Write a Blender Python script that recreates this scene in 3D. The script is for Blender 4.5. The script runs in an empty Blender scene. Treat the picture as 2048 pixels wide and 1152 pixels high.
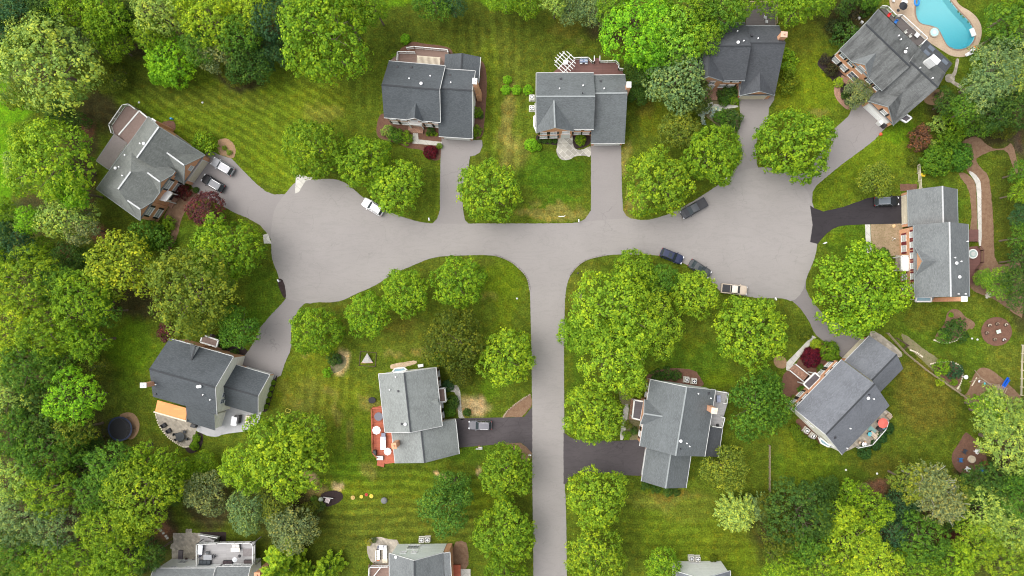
import bpy, math, random
import numpy as np
from mathutils import Vector, geometry
R = math.radians
random.seed(11)
sc = bpy.context.scene
COL = sc.collection
HC = 130.0                      # drone height above the lawn, metres
NX, NY = (1090-1024)*.1, -(620-576)*.1   # point straight below the drone
def W(px, py, z=0.0):
    k = (HC-z)/HC
    gx, gy = (px-1024)*.1, -(py-576)*.1
    return Vector((NX+(gx-NX)*k, NY+(gy-NY)*k, z))
# ------------------------------------------------------------------ materials
MATS = {}
def nt(name):
    m = bpy.data.materials.new(name); m.use_nodes = True
    t = m.node_tree; b = t.nodes['Principled BSDF']
    return m, t, b
def N(t, typ, **kw):
    n = t.nodes.new(typ)
    for k, v in kw.items():
        if k in n.inputs: n.inputs[k].default_value = v
        else: setattr(n, k, v)
    return n
def L(t, a, b): t.links.new(a, b)
def rgba(c): return (c[0], c[1], c[2], 1)
def ramp(t, fac, stops):
    r = t.nodes.new('ShaderNodeValToRGB')
    el = r.color_ramp.elements
    while len(el) < len(stops): el.new(.5)
    for e, (p, c) in zip(el, stops):
        e.position = p; e.color = rgba(c) if hasattr(c, '__len__') else (c, c, c, 1)
    L(t, fac, r.inputs[0]); return r
def mixc(t, a, b, fac, mode='MIX'):
    n = t.nodes.new('ShaderNodeMix'); n.data_type = 'RGBA'; n.blend_type = mode
    for s, v in ((n.inputs[0], fac), (n.inputs[6], a), (n.inputs[7], b)):
        if hasattr(v, 'links'): L(t, v, s)
        elif hasattr(v, '__len__'): s.default_value = rgba(v)
        else: s.default_value = v
    return n.outputs[2]
def bump(t, b, h, strength=.4, dist=.03):
    n = t.nodes.new('ShaderNodeBump'); n.inputs['Strength'].default_value = strength
    n.inputs['Distance'].default_value = dist
    L(t, h, n.inputs['Height']); L(t, n.outputs[0], b.inputs['Normal'])
def pos(t): return t.nodes.new('ShaderNodeNewGeometry').outputs['Position']
def noise(t, vec, scale, detail=3, rough=.6, dist=0):
    n = N(t, 'ShaderNodeTexNoise', Scale=scale, Detail=detail, Roughness=rough, Distortion=dist)
    if vec is not None: L(t, vec, n.inputs['Vector'])
    return n.outputs[0]
def mapping(t, vec, scale=(1,1,1), rot=(0,0,0)):
    m = t.nodes.new('ShaderNodeMapping'); m.inputs['Scale'].default_value = scale; m.inputs['Rotation'].default_value = rot
    L(t, vec, m.inputs['Vector']); return m.outputs[0]
def simple(name, c, rough=.6, var=.12, scale=3., metal=0., spec=.4, bmp=0.):
    if name in MATS: return MATS[name]
    m, t, b = nt(name)
    n = noise(t, pos(t), scale, 4)
    r = ramp(t, n, [(.3, [x*(1-var) for x in c]), (.7, [min(1, x*(1+var)) for x in c])])
    L(t, r.outputs[0], b.inputs['Base Color'])
    b.inputs['Roughness'].default_value = rough; b.inputs['Metallic'].default_value = metal
    b.inputs['Specular IOR Level'].default_value = spec
    if bmp: bump(t, b, noise(t, pos(t), scale*6, 3), bmp)
    MATS[name] = m; return m
def mottled(name, c1, c2, c3, s1=1.5, s2=9., rough=.9, bmp=.5, streak=None):
    if name in MATS: return MATS[name]
    m, t, b = nt(name); p = pos(t)
    n1 = noise(t, p, s1, 4, .65); n2 = noise(t, p, s2, 3, .7)
    a = mixc(t, c1, c2, ramp(t, n1, [(.35, 0.), (.65, 1.)]).outputs[0])
    a = mixc(t, a, c3, ramp(t, n2, [(.5, 0.), (.72, .85)]).outputs[0])
    L(t, a, b.inputs['Base Color']); b.inputs['Roughness'].default_value = rough
    b.inputs['Specular IOR Level'].default_value = .2
    if bmp: bump(t, b, n2, bmp, .05)
    MATS[name] = m; return m
def asphalt(name, c, crack=.5, sweep=.12):
    m, t, b = nt(name); p = pos(t)
    fine = noise(t, p, 5., 4, .75)
    big = noise(t, p, .2 if c[0] < .1 else .09, 5, .6)
    sw = noise(t, mapping(t, p, (.12, .5, 1)), 1., 5, .62, 1.6)     # tyre sweeps
    lines = ramp(t, sw, [(.47, 0.), (.497, 1.), (.503, 1.), (.53, 0.)]).outputs[0]
    vor = N(t, 'ShaderNodeTexVoronoi', feature='DISTANCE_TO_EDGE', Scale=.16)
    wob = t.nodes.new('ShaderNodeVectorMath'); wob.operation = 'ADD'
    nn = N(t, 'ShaderNodeTexNoise', Scale=.5, Detail=3.); L(t, p, nn.inputs['Vector'])
    sc_ = t.nodes.new('ShaderNodeVectorMath'); sc_.operation = 'SCALE'; sc_.inputs['Scale'].default_value = 2.6
    L(t, nn.outputs['Color'], sc_.inputs[0]); L(t, p, wob.inputs[0]); L(t, sc_.outputs[0], wob.inputs[1])
    L(t, wob.outputs[0], vor.inputs['Vector'])
    ck = ramp(t, vor.outputs['Distance'], [(0., 1.), (.012, .0)]).outputs[0]
    msk = ramp(t, noise(t, p, .12, 2), [(.48, 0.), (.6, 1.)]).outputs[0]
    a = mixc(t, [x*(.7 if c[0] < .1 else .84) for x in c], [x*(1.4 if c[0] < .1 else 1.13) for x in c], big)
    a = mixc(t, a, [x*.72 for x in c], ramp(t, fine, [(.45, 0.), (.8, .35)]).outputs[0])
    mu = t.nodes.new('ShaderNodeMath'); mu.operation = 'MULTIPLY'; L(t, lines, mu.inputs[0]); mu.inputs[1].default_value = sweep*1.5
    a = mixc(t, a, [x*.62 for x in c], mu.outputs[0])
    m2 = t.nodes.new('ShaderNodeMath'); m2.operation = 'MULTIPLY'; L(t, ck, m2.inputs[0]); L(t, msk, m2.inputs[1])
    m3 = t.nodes.new('ShaderNodeMath'); m3.operation = 'MULTIPLY'; L(t, m2.outputs[0], m3.inputs[0]); m3.inputs[1].default_value = crack
    a = mixc(t, a, [x*.35 for x in c], m3.outputs[0])
    L(t, a, b.inputs['Base Color']); b.inputs['Roughness'].default_value = .88
    b.inputs['Specular IOR Level'].default_value = .25
    bump(t, b, fine, .25, .02)
    return m
def uvn(t): return t.nodes.new('ShaderNodeUVMap').outputs[0]
def shingles(name, c, stain=0.):
    m, t, b = nt(name); uv = uvn(t)
    br = N(t, 'ShaderNodeTexBrick', Scale=1., **{'Mortar Size': .012, 'Brick Width': .33, 'Row Height': .145, 'Bias': 0.})
    br.inputs['Color1'].default_value = rgba([x*1.22 for x in c]); br.inputs['Color2'].default_value = rgba([x*.8 for x in c])
    br.inputs['Mortar'].default_value = rgba([x*.55 for x in c]); L(t, uv, br.inputs['Vector'])
    n = noise(t, mapping(t, uv, (2.4, 1.1, 1)), 2.2, 4, .8)
    a = mixc(t, br.outputs[0], [x*.7 for x in c], ramp(t, n, [(.4, 0.), (.75, .7)]).outputs[0])
    n3 = noise(t, mapping(t, uv, (.5, .5, 1)), .6, 3, .6)
    a = mixc(t, a, [x*1.25 for x in c], ramp(t, n3, [(.4, 0.), (.8, .5)]).outputs[0])
    if stain:
        n2 = noise(t, mapping(t, uv, (.55, .09, 1)), 1.6, 4, .7)
        a = mixc(t, a, [x*.38 for x in c], ramp(t, n2, [(.46, 0.), (.68, stain)]).outputs[0])
    L(t, a, b.inputs['Base Color']); b.inputs['Roughness'].default_value = .9; b.inputs['Specular IOR Level'].default_value = .25
    bump(t, b, br.outputs['Fac'], .5, .02)
    return m
def brick(name, c):
    m, t, b = nt(name); uv = uvn(t)
    br = N(t, 'ShaderNodeTexBrick', Scale=1., **{'Mortar Size': .012, 'Brick Width': .24, 'Row Height': .08})
    br.inputs['Color1'].default_value = rgba([c[0]*1.15, c[1]*1.1, c[2]*1.1]); br.inputs['Color2'].default_value = rgba([x*.75 for x in c])
    br.inputs['Mortar'].default_value = (.42, .34, .28, 1); L(t, uv, br.inputs['Vector'])
    n = noise(t, pos(t), 1.3, 3)
    a = mixc(t, br.outputs[0], [x*.75 for x in c], ramp(t, n, [(.4, 0.), (.8, .5)]).outputs[0])
    L(t, a, b.inputs['Base Color']); b.inputs['Roughness'].default_value = .85
    bump(t, b, br.outputs['Fac'], .4, .01)
    return m
def boards(name, c, row=.14, along=3., dark=.45, rough=.65):
    m, t, b = nt(name); uv = uvn(t)
    br = N(t, 'ShaderNodeTexBrick', Scale=1., **{'Mortar Size': .01, 'Brick Width': along, 'Row Height': row})
    br.inputs['Color1'].default_value = rgba([min(1, x*1.08) for x in c]); br.inputs['Color2'].default_value = rgba([x*.88 for x in c])
    br.inputs['Mortar'].default_value = rgba([x*dark for x in c]); L(t, uv, br.inputs['Vector'])
    n = noise(t, pos(t), 1.8, 4)
    a = mixc(t, br.outputs[0], [x*.7 for x in c], ramp(t, n, [(.5, 0.), (.85, .5)]).outputs[0])
    L(t, a, b.inputs['Base Color']); b.inputs['Roughness'].default_value = rough
    bump(t, b, br.outputs['Fac'], .4, .01)
    return m
def paving(name, c, size=.6, mort=(.3, .27, .24), var=.3):
    m, t, b = nt(name); p = pos(t)
    br = N(t, 'ShaderNodeTexBrick', Scale=1., **{'Mortar Size': .03, 'Brick Width': size*1.4, 'Row Height': size})
    br.inputs['Color1'].default_value = rgba([min(1, x*(1+var)) for x in c]); br.inputs['Color2'].default_value = rgba([x*(1-var) for x in c])
    br.inputs['Mortar'].default_value = rgba(mort); L(t, mapping(t, p, (1,1,1), (0,0,.75)), br.inputs['Vector'])
    n = noise(t, p, .9, 4)
    a = mixc(t, br.outputs[0], [x*.6 for x in c], ramp(t, n, [(.45, 0.), (.8, .6)]).outputs[0])
    L(t, a, b.inputs['Base Color']); b.inputs['Roughness'].default_value = .85
    return m
M = {}
M['road'] = asphalt('worn_asphalt', (.262, .243, .232), .25, .13)
M['drive_grey'] = asphalt('driveway_asphalt', (.238, .219, .212), .35, .05)
M['drive_mid'] = asphalt('driveway_mid', (.185, .168, .166), .3, .1)
M['drive_dark'] = asphalt('driveway_dark', (.066, .057, .06), .5, .25)
M['drive_black'] = asphalt('driveway_sealed', (.03, .026, .029), .3, .3)
M['roof_grey'] = shingles('shingles_grey', (.13, .142, .146))
M['roof_charcoal'] = shingles('shingles_charcoal', (.088, .098, .106))
M['roof_dark'] = shingles('shingles_dark', (.075, .08, .088))
M['roof_light'] = shingles('shingles_light', (.235, .25, .24), .12)
M['roof_stained'] = shingles('shingles_stained', (.14, .145, .143), .95)
M['roof_blue'] = shingles('shingles_blue_grey', (.148, .156, .173))
M['roof_mid'] = shingles('shingles_mid', (.165, .176, .178))
M['roof_warm'] = shingles('shingles_warm', (.175, .185, .172), .35)
M['brick'] = brick('brick_orange', (.78, .34, .15))
M['brick_pink'] = brick('brick_pink', (.68, .4, .28))
M['siding_white'] = boards('siding_white', (.88, .88, .86), .12, 4., .7)
M['siding_cream'] = boards('siding_cream', (.88, .85, .74), .12, 4., .7)
M['siding_grey'] = boards('siding_pale_grey', (.74, .78, .76), .12, 4., .7)
M['white'] = simple('white_paint', (.66, .66, .64), .5, .06, 2.)
M['cream'] = simple('cream_paint', (.62, .55, .42), .6, .08)
M['shutter_black'] = simple('black_shutter', (.02, .02, .022), .5)
M['shutter_red'] = simple('dark_red_shutter', (.16, .02, .03), .5)
M['shutter_grey'] = simple('grey_shutter', (.09, .09, .1), .5)
M['gutter'] = simple('gutter_white', (.5, .5, .49), .5, .15, 1.2)
M['dark'] = simple('dark_grey_paint', (.03, .03, .035), .5)
M['black'] = simple('black_fabric', (.015, .015, .018), .7)
M['ridge'] = simple('ridge_vent', (.035, .038, .042), .8)
M['ridge_pale'] = simple('pale_ridge_cap', (.44, .45, .45), .7)
M['ridge_mid'] = simple('grey_ridge_cap', (.24, .26, .26), .8)
M['metal'] = simple('galvanised_metal', (.6, .6, .62), .35, .1, 3., .6)
M['vent_white'] = simple('white_vent', (.85, .85, .85), .4, .04)
M['deck_brown'] = boards('deck_brown', (.21, .13, .1), .14, 3.6, .4)
M['deck_red'] = boards('deck_dark_red', (.13, .055, .045), .14, 3.6, .5)
M['deck_orange'] = boards('deck_orange', (.42, .1, .045), .14, 3.6, .5)
M['deck_grey'] = boards('deck_grey', (.32, .31, .31), .14, 3.6, .6)
M['deck_dark'] = boards('deck_dark', (.1, .085, .08), .14, 3.6, .5)
M['porch_dark'] = boards('porch_roof_dark', (.08, .07, .08), .4, 6., .5)
M['porch_brown'] = simple('porch_brown', (.2, .14, .12), .8)
M['copper'] = boards('orange_panel_roof', (.72, .26, .06), .45, 1.6, .8, .5)
M['wood'] = simple('weathered_wood', (.3, .23, .16), .8, .25, 4.)
M['wood_dark'] = simple('dark_timber', (.08, .05, .035), .8, .25, 4.)
M['stone'] = paving('flagstone', (.38, .36, .31), .9, (.6,.58,.53))
M['patio_tan'] = paving('tan_pavers', (.33, .29, .23), .45)
M['patio_grey'] = simple('concrete_patio', (.4, .4, .41), .85, .14, .6, bmp=.2)
M['brickpath'] = paving('brick_pavers', (.33, .18, .12), .3, (.2,.13,.1), .2)
M['path_concrete'] = paving('concrete_slabs', (.5, .48, .43), 1.2, (.3,.28,.25), .08)
M['pool_deck'] = mottled('pool_surround', (.36, .27, .19), (.42, .33, .24), (.26, .19, .13), .5, 5, .85, .1)
M['mulch_brown'] = mottled('mulch_brown', (.17, .1, .06), (.23, .145, .09), (.08, .05, .035))
M['mulch_red'] = mottled('mulch_red', (.13, .065, .045), (.17, .09, .06), (.06, .04, .03))
M['mulch_dark'] = mottled('mulch_dark', (.032, .022, .02), (.045, .03, .03), (.015, .012, .012))
M['dirt'] = mottled('bare_soil', (.32, .235, .15), (.22, .16, .095), (.12, .11, .035), .45, 3)
M['sand'] = mottled('sandy_soil', (.55, .42, .3), (.42, .3, .19), (.2, .17, .08), .8, 4)
M['dirt_green'] = mottled('weedy_soil', (.2, .17, .1), (.14, .13, .06), (.06, .09, .02), .5, 3)
M['orange_ring'] = mottled('bark_chips', (.33, .2, .115), (.26, .17, .1), (.14, .1, .05))
def glass(name, c, rough=.08):
    m, t, b = nt(name)
    b.inputs['Base Color'].default_value = rgba(c); b.inputs['Roughness'].default_value = rough
    b.inputs['Specular IOR Level'].default_value = .4; b.inputs['Coat Weight'].default_value = .1
    return m
M['pane'] = glass('window_pane', (.12, .14, .17))
M['pane_pale'] = glass('window_pane_curtained', (.42, .43, .43), .2)
M['carglass'] = glass('car_glass', (.03, .04, .045), .04)
M['lamp_clear'] = glass('headlight_lens', (.6, .6, .62), .1)
M['lamp_red'] = glass('tail_light_lens', (.35, .01, .01), .15)
M['tyre'] = simple('tyre_rubber', (.015, .015, .015), .8)
M['rim'] = simple('alloy_rim', (.4, .4, .42), .3, .05, 2., .8)
M['awning_blue'] = simple('blue_glass_roof', (.2, .32, .38), .25)
def paint(name, c, metal=0.):
    if name in MATS: return MATS[name]
    m, t, b = nt(name)
    n = noise(t, pos(t), 2., 2)
    r = ramp(t, n, [(.3, [x*.94 for x in c]), (.7, c)])
    L(t, r.outputs[0], b.inputs['Base Color']); b.inputs['Metallic'].default_value = metal
    b.inputs['Roughness'].default_value = .5; b.inputs['Specular IOR Level'].default_value = .3; b.inputs['Coat Weight'].default_value = .12; b.inputs['Coat Roughness'].default_value = .1
    MATS[name] = m; return m
def pl(key, c, rough=.5):
    return simple(key, c, rough, .06, 2.)
# ------------------------------------------------------------------ mesh builder
class MB:
    def __init__(s): s.v = []; s.f = []; s.m = []; s.uv = []; s.smooth = False
    def face(s, pts, m=0, uv=None):
        i = len(s.v); s.v += [tuple(p) for p in pts]; s.f.append(tuple(range(i, i+len(pts)))); s.m.append(m)
        if uv is None:
            p0 = Vector(pts[0]); n = geometry.normal([Vector(p) for p in pts[:4]]) if len(pts) > 2 else Vector((0,0,1))
            if abs(n.z) > .8: uv = [(p[0], p[1]) for p in pts]
            else:
                h = Vector((-n.y, n.x, 0)).normalized(); uv = [(Vector(p).dot(h), p[2]) for p in pts]
        s.uv.append(uv)
    def hexa(s, b, t, m=0, top=None):
        n = len(b)
        s.face(list(reversed(b)), m); s.face(t, m if top is None else top)
        for i in range(n):
            j = (i+1) % n; s.face([b[i], b[j], t[j], t[i]], m)
    def box(s, c, size, rz=0., m=0, taper=1.):
        ca, sa = math.cos(rz), math.sin(rz); hx, hy, hz = size[0]/2, size[1]/2, size[2]/2
        def P(x, y, z): return (c[0]+x*ca-y*sa, c[1]+x*sa+y*ca, c[2]+z)
        b = [P(-hx,-hy,-hz), P(hx,-hy,-hz), P(hx,hy,-hz), P(-hx,hy,-hz)]
        t = [P(-hx*taper,-hy*taper,hz), P(hx*taper,-hy*taper,hz), P(hx*taper,hy*taper,hz), P(-hx*taper,hy*taper,hz)]
        s.hexa(b, t, m)
    def bar(s, p0, p1, w, h, m=0):
        p0 = Vector(p0); p1 = Vector(p1); d = (p1-p0).normalized()
        side = d.cross(Vector((0,0,1)))
        side = side.normalized()*w/2 if side.length > 1e-4 else Vector((w/2,0,0))
        up = side.cross(d).normalized()*h/2
        b = [p0-side-up, p0+side-up, p0+side+up, p0-side+up]; t = [q+(p1-p0) for q in b]
        s.hexa([tuple(x) for x in b], [tuple(x) for x in t], m)
    def prism(s, pts, z0, z1, m=0, top=None):
        a = sum(pts[i][0]*pts[(i+1) % len(pts)][1]-pts[(i+1) % len(pts)][0]*pts[i][1] for i in range(len(pts)))
        if a < 0: pts = list(reversed(pts))
        s.hexa([(p[0], p[1], z0) for p in pts], [(p[0], p[1], z1) for p in pts], m, top)
    def tube(s, p0, p1, r0, r1=None, n=8, m=0, caps=True):
        r1 = r0 if r1 is None else r1
        p0 = Vector(p0); p1 = Vector(p1); d = (p1-p0).normalized()
        a = d.orthogonal().normalized(); b = d.cross(a)
        A = [p0+(a*math.cos(k*6.2832/n)+b*math.sin(k*6.2832/n))*r0 for k in range(n)]
        B = [p1+(a*math.cos(k*6.2832/n)+b*math.sin(k*6.2832/n))*r1 for k in range(n)]
        for k in range(n):
            j = (k+1) % n; s.face([A[k], A[j], B[j], B[k]], m)
        if caps: s.face(list(reversed(A)), m); s.face(B, m)
    def disc(s, c, r, h, n=20, m=0, top=None, rx=1.):
        s.prism([(c[0]+math.cos(k*6.2832/n)*r*rx, c[1]+math.sin(k*6.2832/n)*r) for k in range(n)], c[2], c[2]+h, m, top)
    def dome(s, c, r, rz, n=12, rings=4, m=0, jit=0.):
        prev = None
        for i in range(rings+1):
            a = i/rings*math.pi/2
            rr, z = r*math.cos(a), rz*math.sin(a)
            cur = [(c[0]+math.cos(k*6.2832/n)*rr*(1+random.uniform(-jit, jit)), c[1]+math.sin(k*6.2832/n)*rr*(1+random.uniform(-jit, jit)), c[2]+z) for k in range(n)]
            if prev:
                for k in range(n):
                    j = (k+1) % n
                    if i == rings: s.face([prev[k], prev[j], cur[0]], m)
                    else: s.face([prev[k], prev[j], cur[j], cur[k]], m)
            prev = cur
    def build(s, name, mats, parent=None, origin=None, smooth=False):
        if not isinstance(mats, (list, tuple)): mats = [mats]
        o0 = Vector((0,0,0))
        if parent is not None: o0 = Vector(parent.get('_o', (0,0,0)))
        elif origin is not None: o0 = Vector(origin)
        me = bpy.data.meshes.new(name)
        me.from_pydata([(v[0]-o0.x, v[1]-o0.y, v[2]-o0.z) for v in s.v], [], s.f)
        for m_ in mats: me.materials.append(m_)
        me.polygons.foreach_set('material_index', s.m)
        ul = me.uv_layers.new(name='UVMap')
        flat = [c for u in s.uv for q in u for c in q]
        ul.data.foreach_set('uv', flat)
        if smooth: me.polygons.foreach_set('use_smooth', [True]*len(s.f))
        ob = bpy.data.objects.new(name, me); COL.objects.link(ob)
        if parent is not None: ob.parent = parent; ob['_o'] = tuple(o0)
        else: ob.location = o0; ob['_o'] = tuple(o0)
        return ob
LABELS = set()
def tag(o, label=None, cat=None, group=None, kind=None):
    if label:
        o['label'] = label
    if cat: o['category'] = cat
    if group: o['group'] = group
    if kind: o['kind'] = kind
    return o
def empty(name, origin, label, cat, group=None, rz=0.):
    """an Empty at the thing's base; world-built parts keep rz = 0"""
    o = bpy.data.objects.new(name, None); COL.objects.link(o)
    o.empty_display_size = .3; o.location = origin; o.rotation_euler = (0,0,rz)
    o['_o'] = tuple(origin) if rz == 0. else (0.,0.,0.)
    return tag(o, label, cat, group)
def local(name, px, py, label, cat, group=None, rot=0., z=0.):
    """an Empty whose parts are modelled in its own frame; rot = heading in the picture, degrees clockwise"""
    o = bpy.data.objects.new(name, None); COL.objects.link(o)
    o.location = W(px, py, z); o.rotation_euler = (0,0,-R(rot)); o['_o'] = (0.,0.,0.)
    return tag(o, label, cat, group)
def copy_tree(o, parent=None):
    c = o.copy(); COL.objects.link(c)
    if parent is not None: c.parent = parent
    for ch in list(o.children): copy_tree(ch, c)
    return c
def smooth_poly(pts, it=2, closed=True):
    for _ in range(it):
        q = []
        n = len(pts)
        for i in range(n if closed else n-1):
            a, b = pts[i], pts[(i+1) % n]
            q.append((a[0]*.75+b[0]*.25, a[1]*.75+b[1]*.25)); q.append((a[0]*.25+b[0]*.75, a[1]*.25+b[1]*.75))
        if not closed: q = [pts[0]]+q+[pts[-1]]
        pts = q
    return pts
def ragged(pts, step=3., amp=.7, seed=1):
    rd = random.Random(seed); out = []
    for i in range(len(pts)):
        a, b = pts[i], pts[(i+1) % len(pts)]
        d = math.hypot(b[0]-a[0], b[1]-a[1]); k = max(1, int(d/step))
        for j in range(k):
            f = j/k; w = amp if j else amp*.3
            out.append((a[0]+(b[0]-a[0])*f+rd.uniform(-w, w), a[1]+(b[1]-a[1])*f+rd.uniform(-w, w)))
    return out
def sheet(name, pts, z, mat, sm=1, rag=.5, label=None, kind='structure', thick=.25, hole=None):
    if sm: pts = smooth_poly(pts, sm)
    if rag: pts = ragged(pts, 3., rag, len(pts))
    w = [W(p[0], p[1], 0) for p in pts]
    mb = MB()
    area = sum(w[i].x*w[(i+1) % len(w)].y-w[(i+1) % len(w)].x*w[i].y for i in range(len(w)))
    if area < 0: w.reverse()
    if hole:
        hw = [W(p[0], p[1], 0) for p in hole]
        tris = geometry.tessellate_polygon([[Vector((p.x, p.y, 0)) for p in w], [Vector((p.x, p.y, 0)) for p in hw]])
        allp = w+hw
        for t in tris:
            q = [allp[i] for i in t]
            if geometry.normal([Vector((p.x, p.y, 0)) for p in q]).z < 0: q.reverse()
            mb.face([(p.x, p.y, z) for p in q])
    else:
        tris = geometry.tessellate_polygon([[Vector((p.x, p.y, 0)) for p in w]])
        for t in tris:
            q = [w[i] for i in t]
            if geometry.normal([Vector((p.x, p.y, 0)) for p in q]).z < 0: q.reverse()
            mb.face([(p.x, p.y, z) for p in q])
    for i in range(len(w)):
        a, b = w[i], w[(i+1) % len(w)]
        mb.face([(a.x, a.y, z-thick), (b.x, b.y, z-thick), (b.x, b.y, z), (a.x, a.y, z)])
    o = mb.build(name, mat)
    if kind: o['kind'] = kind
    if label: o['label'] = label
    return o
# ------------------------------------------------------------------ lawn with low-frequency grass colour, some soft shade painted into its dark zones
BASE = (.07, .1, .01)
DK = (.05, .065, .008); BR = (.095, .145, .006); LIME = (.085, .2, .004); TAN = (.2, .165, .055); OL = (.085, .1, .014)  # DK: darker grass, partly soft shade painted into the colour
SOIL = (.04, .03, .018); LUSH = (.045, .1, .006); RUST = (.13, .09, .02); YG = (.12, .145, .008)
Z = []   # px, py, rx, ry, colour, strength
def z(px, py, rx, ry, c, s=.8, soft=.5): Z.append((px, py, rx, ry, c, s, soft))
z(1060,70,220,90,DK,.75); z(870,60,120,60,DK,.6); z(1130,60,35,18,RUST,.25); z(1160,85,16,10,TAN,.25); z(1000,170,60,120,OL,.45)
z(480,250,230,110,BR,.45); z(560,330,70,60,BR,.5); z(650,225,45,20,TAN,.35); z(640,200,70,60,YG,.3); z(320,170,90,25,DK,.6); z(430,200,140,20,OL,.5)
z(1015,235,18,75,TAN,.55); z(1030,300,30,40,TAN,.3); z(1030,350,35,28,LUSH,.4); z(1110,350,70,45,LUSH,.8); z(1110,402,70,6,LUSH,.8); z(1095,425,90,18,TAN,.6); z(1070,398,20,8,TAN,.35); z(1000,330,16,60,TAN,.3)
z(985,200,18,150,BR,.3); z(955,250,12,120,OL,.5)
z(1252,320,12,35,TAN,.6); z(1268,400,26,38,TAN,.6); z(1275,230,40,90,DK,.4); z(1320,240,45,30,YG,.5); z(1290,215,20,20,RUST,.4); z(1345,380,30,60,OL,.4)  # tall DK zone: shade east of the house, painted into the grass
z(1600,150,60,120,YG,.6); z(1640,180,60,60,BR,.6); z(1600,60,60,50,OL,.6); z(1640,225,25,8,TAN,.5); z(1720,300,110,70,BR,.6); z(1800,265,40,25,LIME,.4); z(1665,385,60,30,BR,.5)
z(1700,480,60,40,LUSH,.6); z(1660,470,50,14,BR,.4); z(1560,640,40,40,DK,.35); z(1590,610,20,12,OL,.4); z(1640,400,15,20,BR,.4)
z(1890,420,35,70,LUSH,.5); z(1980,100,60,110,LUSH,.7); z(2010,430,45,120,DK,.75); z(2010,470,30,60,OL,.3)
z(1870,660,90,50,LUSH,.4); z(1850,640,40,30,RUST,.25); z(1960,620,70,50,OL,.5); z(1950,700,90,80,LUSH,.3); z(2010,740,50,60,OL,.7); z(1840,800,120,110,DK,.6); z(1850,790,70,80,RUST,.35); z(1760,960,120,70,DK,.55); z(1770,930,50,20,RUST,.2)
z(1620,940,60,60,BR,.4); z(1580,880,30,30,YG,.4); z(1560,930,20,30,LUSH,.4); z(1680,960,70,30,LUSH,.3)
z(1340,1050,110,90,BR,.35); z(1380,1010,80,35,OL,.6); z(1460,1090,80,60,YG,.35); z(1330,1000,90,12,TAN,.2); z(1340,990,40,8,RUST,.5); z(1500,1120,50,40,BR,.5); z(1270,1060,20,90,DK,.4)
z(1250,640,90,110,LUSH,.5); z(1390,720,80,40,LUSH,.6); z(1440,760,40,20,BR,.6); z(1160,545,40,25,OL,.7); z(1145,600,16,60,OL,.7); z(1155,760,20,60,LUSH,.5); z(1380,690,20,30,YG,.3)
z(1010,560,45,45,BR,.6); z(1010,630,30,90,BR,.5); z(985,590,14,14,TAN,.3); z(1020,545,15,20,BR,.5); z(1012,640,10,40,YG,.35); z(960,530,40,10,OL,.5); z(985,770,25,30,LIME,.3)
z(900,530,80,15,OL,.4); z(700,620,90,30,OL,.6); z(840,680,80,40,OL,.55); z(640,740,60,60,YG,.5); z(800,650,40,20,RUST,.3); z(620,800,60,50,TAN,.22); z(655,840,30,90,YG,.5); z(720,830,30,70,BR,.6); z(700,780,60,30,YG,.4); z(700,900,60,60,LIME,.35)
for q in ((787,712,18,7),(615,714,6,9),(840,702,22,14),(735,800,20,14),(742,812,26,16),(655,790,14,10),(700,870,10,30),(672,830,9,40),(570,780,14,25),(575,800,25,12),(480,1000,10,6),(1190,650,8,8),(728,940,20,12)): z(*q, TAN, .5)
z(660,830,130,110,OL,.3)
z(800,990,240,50,BR,.35); z(880,1000,140,30,YG,.3); z(780,1050,200,60,OL,.55); z(560,1050,150,60,DK,.5); z(600,1090,120,50,DK,.5); z(1040,1000,40,130,DK,.6); z(950,900,60,25,LUSH,.5); z(700,980,40,20,YG,.5)
z(240,720,60,70,BR,.3); z(240,650,40,50,BR,.25); z(265,690,50,60,LIME,.35); z(250,790,40,50,LUSH,.4); z(300,900,60,30,OL,.5); z(240,840,60,70,OL,.3); z(215,950,60,30,DK,.7); z(380,930,90,30,BR,.5); z(560,780,40,40,YG,.5)
z(530,590,45,60,LUSH,.5); z(505,640,30,20,LUSH,.6); z(500,450,30,30,OL,.5); z(510,415,20,12,BR,.3); z(230,460,50,80,DK,.6); z(240,520,30,50,SOIL,.6); z(380,470,40,20,LUSH,.4)
z(15,180,50,70,LIME,.95,.3); z(5,330,30,80,LIME,.95,.3); z(10,470,60,60,DK,.6); z(30,430,70,25,(.04,.13,.01),.8)
z(840,5,90,10,LIME,.6); z(1000,8,60,8,LIME,.5); z(1550,1120,20,40,LIME,.6)
# woodland floor: leaf litter where the woods stand
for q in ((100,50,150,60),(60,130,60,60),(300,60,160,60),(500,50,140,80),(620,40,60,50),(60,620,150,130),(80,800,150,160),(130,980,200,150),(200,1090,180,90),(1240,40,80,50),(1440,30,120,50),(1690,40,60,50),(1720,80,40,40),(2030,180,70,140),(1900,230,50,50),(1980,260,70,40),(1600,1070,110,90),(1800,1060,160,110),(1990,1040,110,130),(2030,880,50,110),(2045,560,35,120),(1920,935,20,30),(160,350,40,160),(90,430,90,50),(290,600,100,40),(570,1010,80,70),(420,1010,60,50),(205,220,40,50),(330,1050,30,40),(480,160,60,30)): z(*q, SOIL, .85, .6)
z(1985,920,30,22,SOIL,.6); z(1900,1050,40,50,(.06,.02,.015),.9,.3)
z(2033,282,13,43,(.05,.035,.03),.95,.7)
z(1759,977,23,21,(.15,.075,.055),.95,.7)
z(949,811,33,27,(.3,.22,.14),.95,.7)
z(684,724,17,24,(.42,.31,.2),.95,.7)
z(635,983,19,26,(.15,.12,.05),.95,.7)
z(676,974,17,13,(.42,.31,.2),.95,.7)
z(625,963,9,12,(.42,.31,.2),.95,.7)
z(951,936,8,12,(.42,.31,.2),.95,.7)
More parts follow.
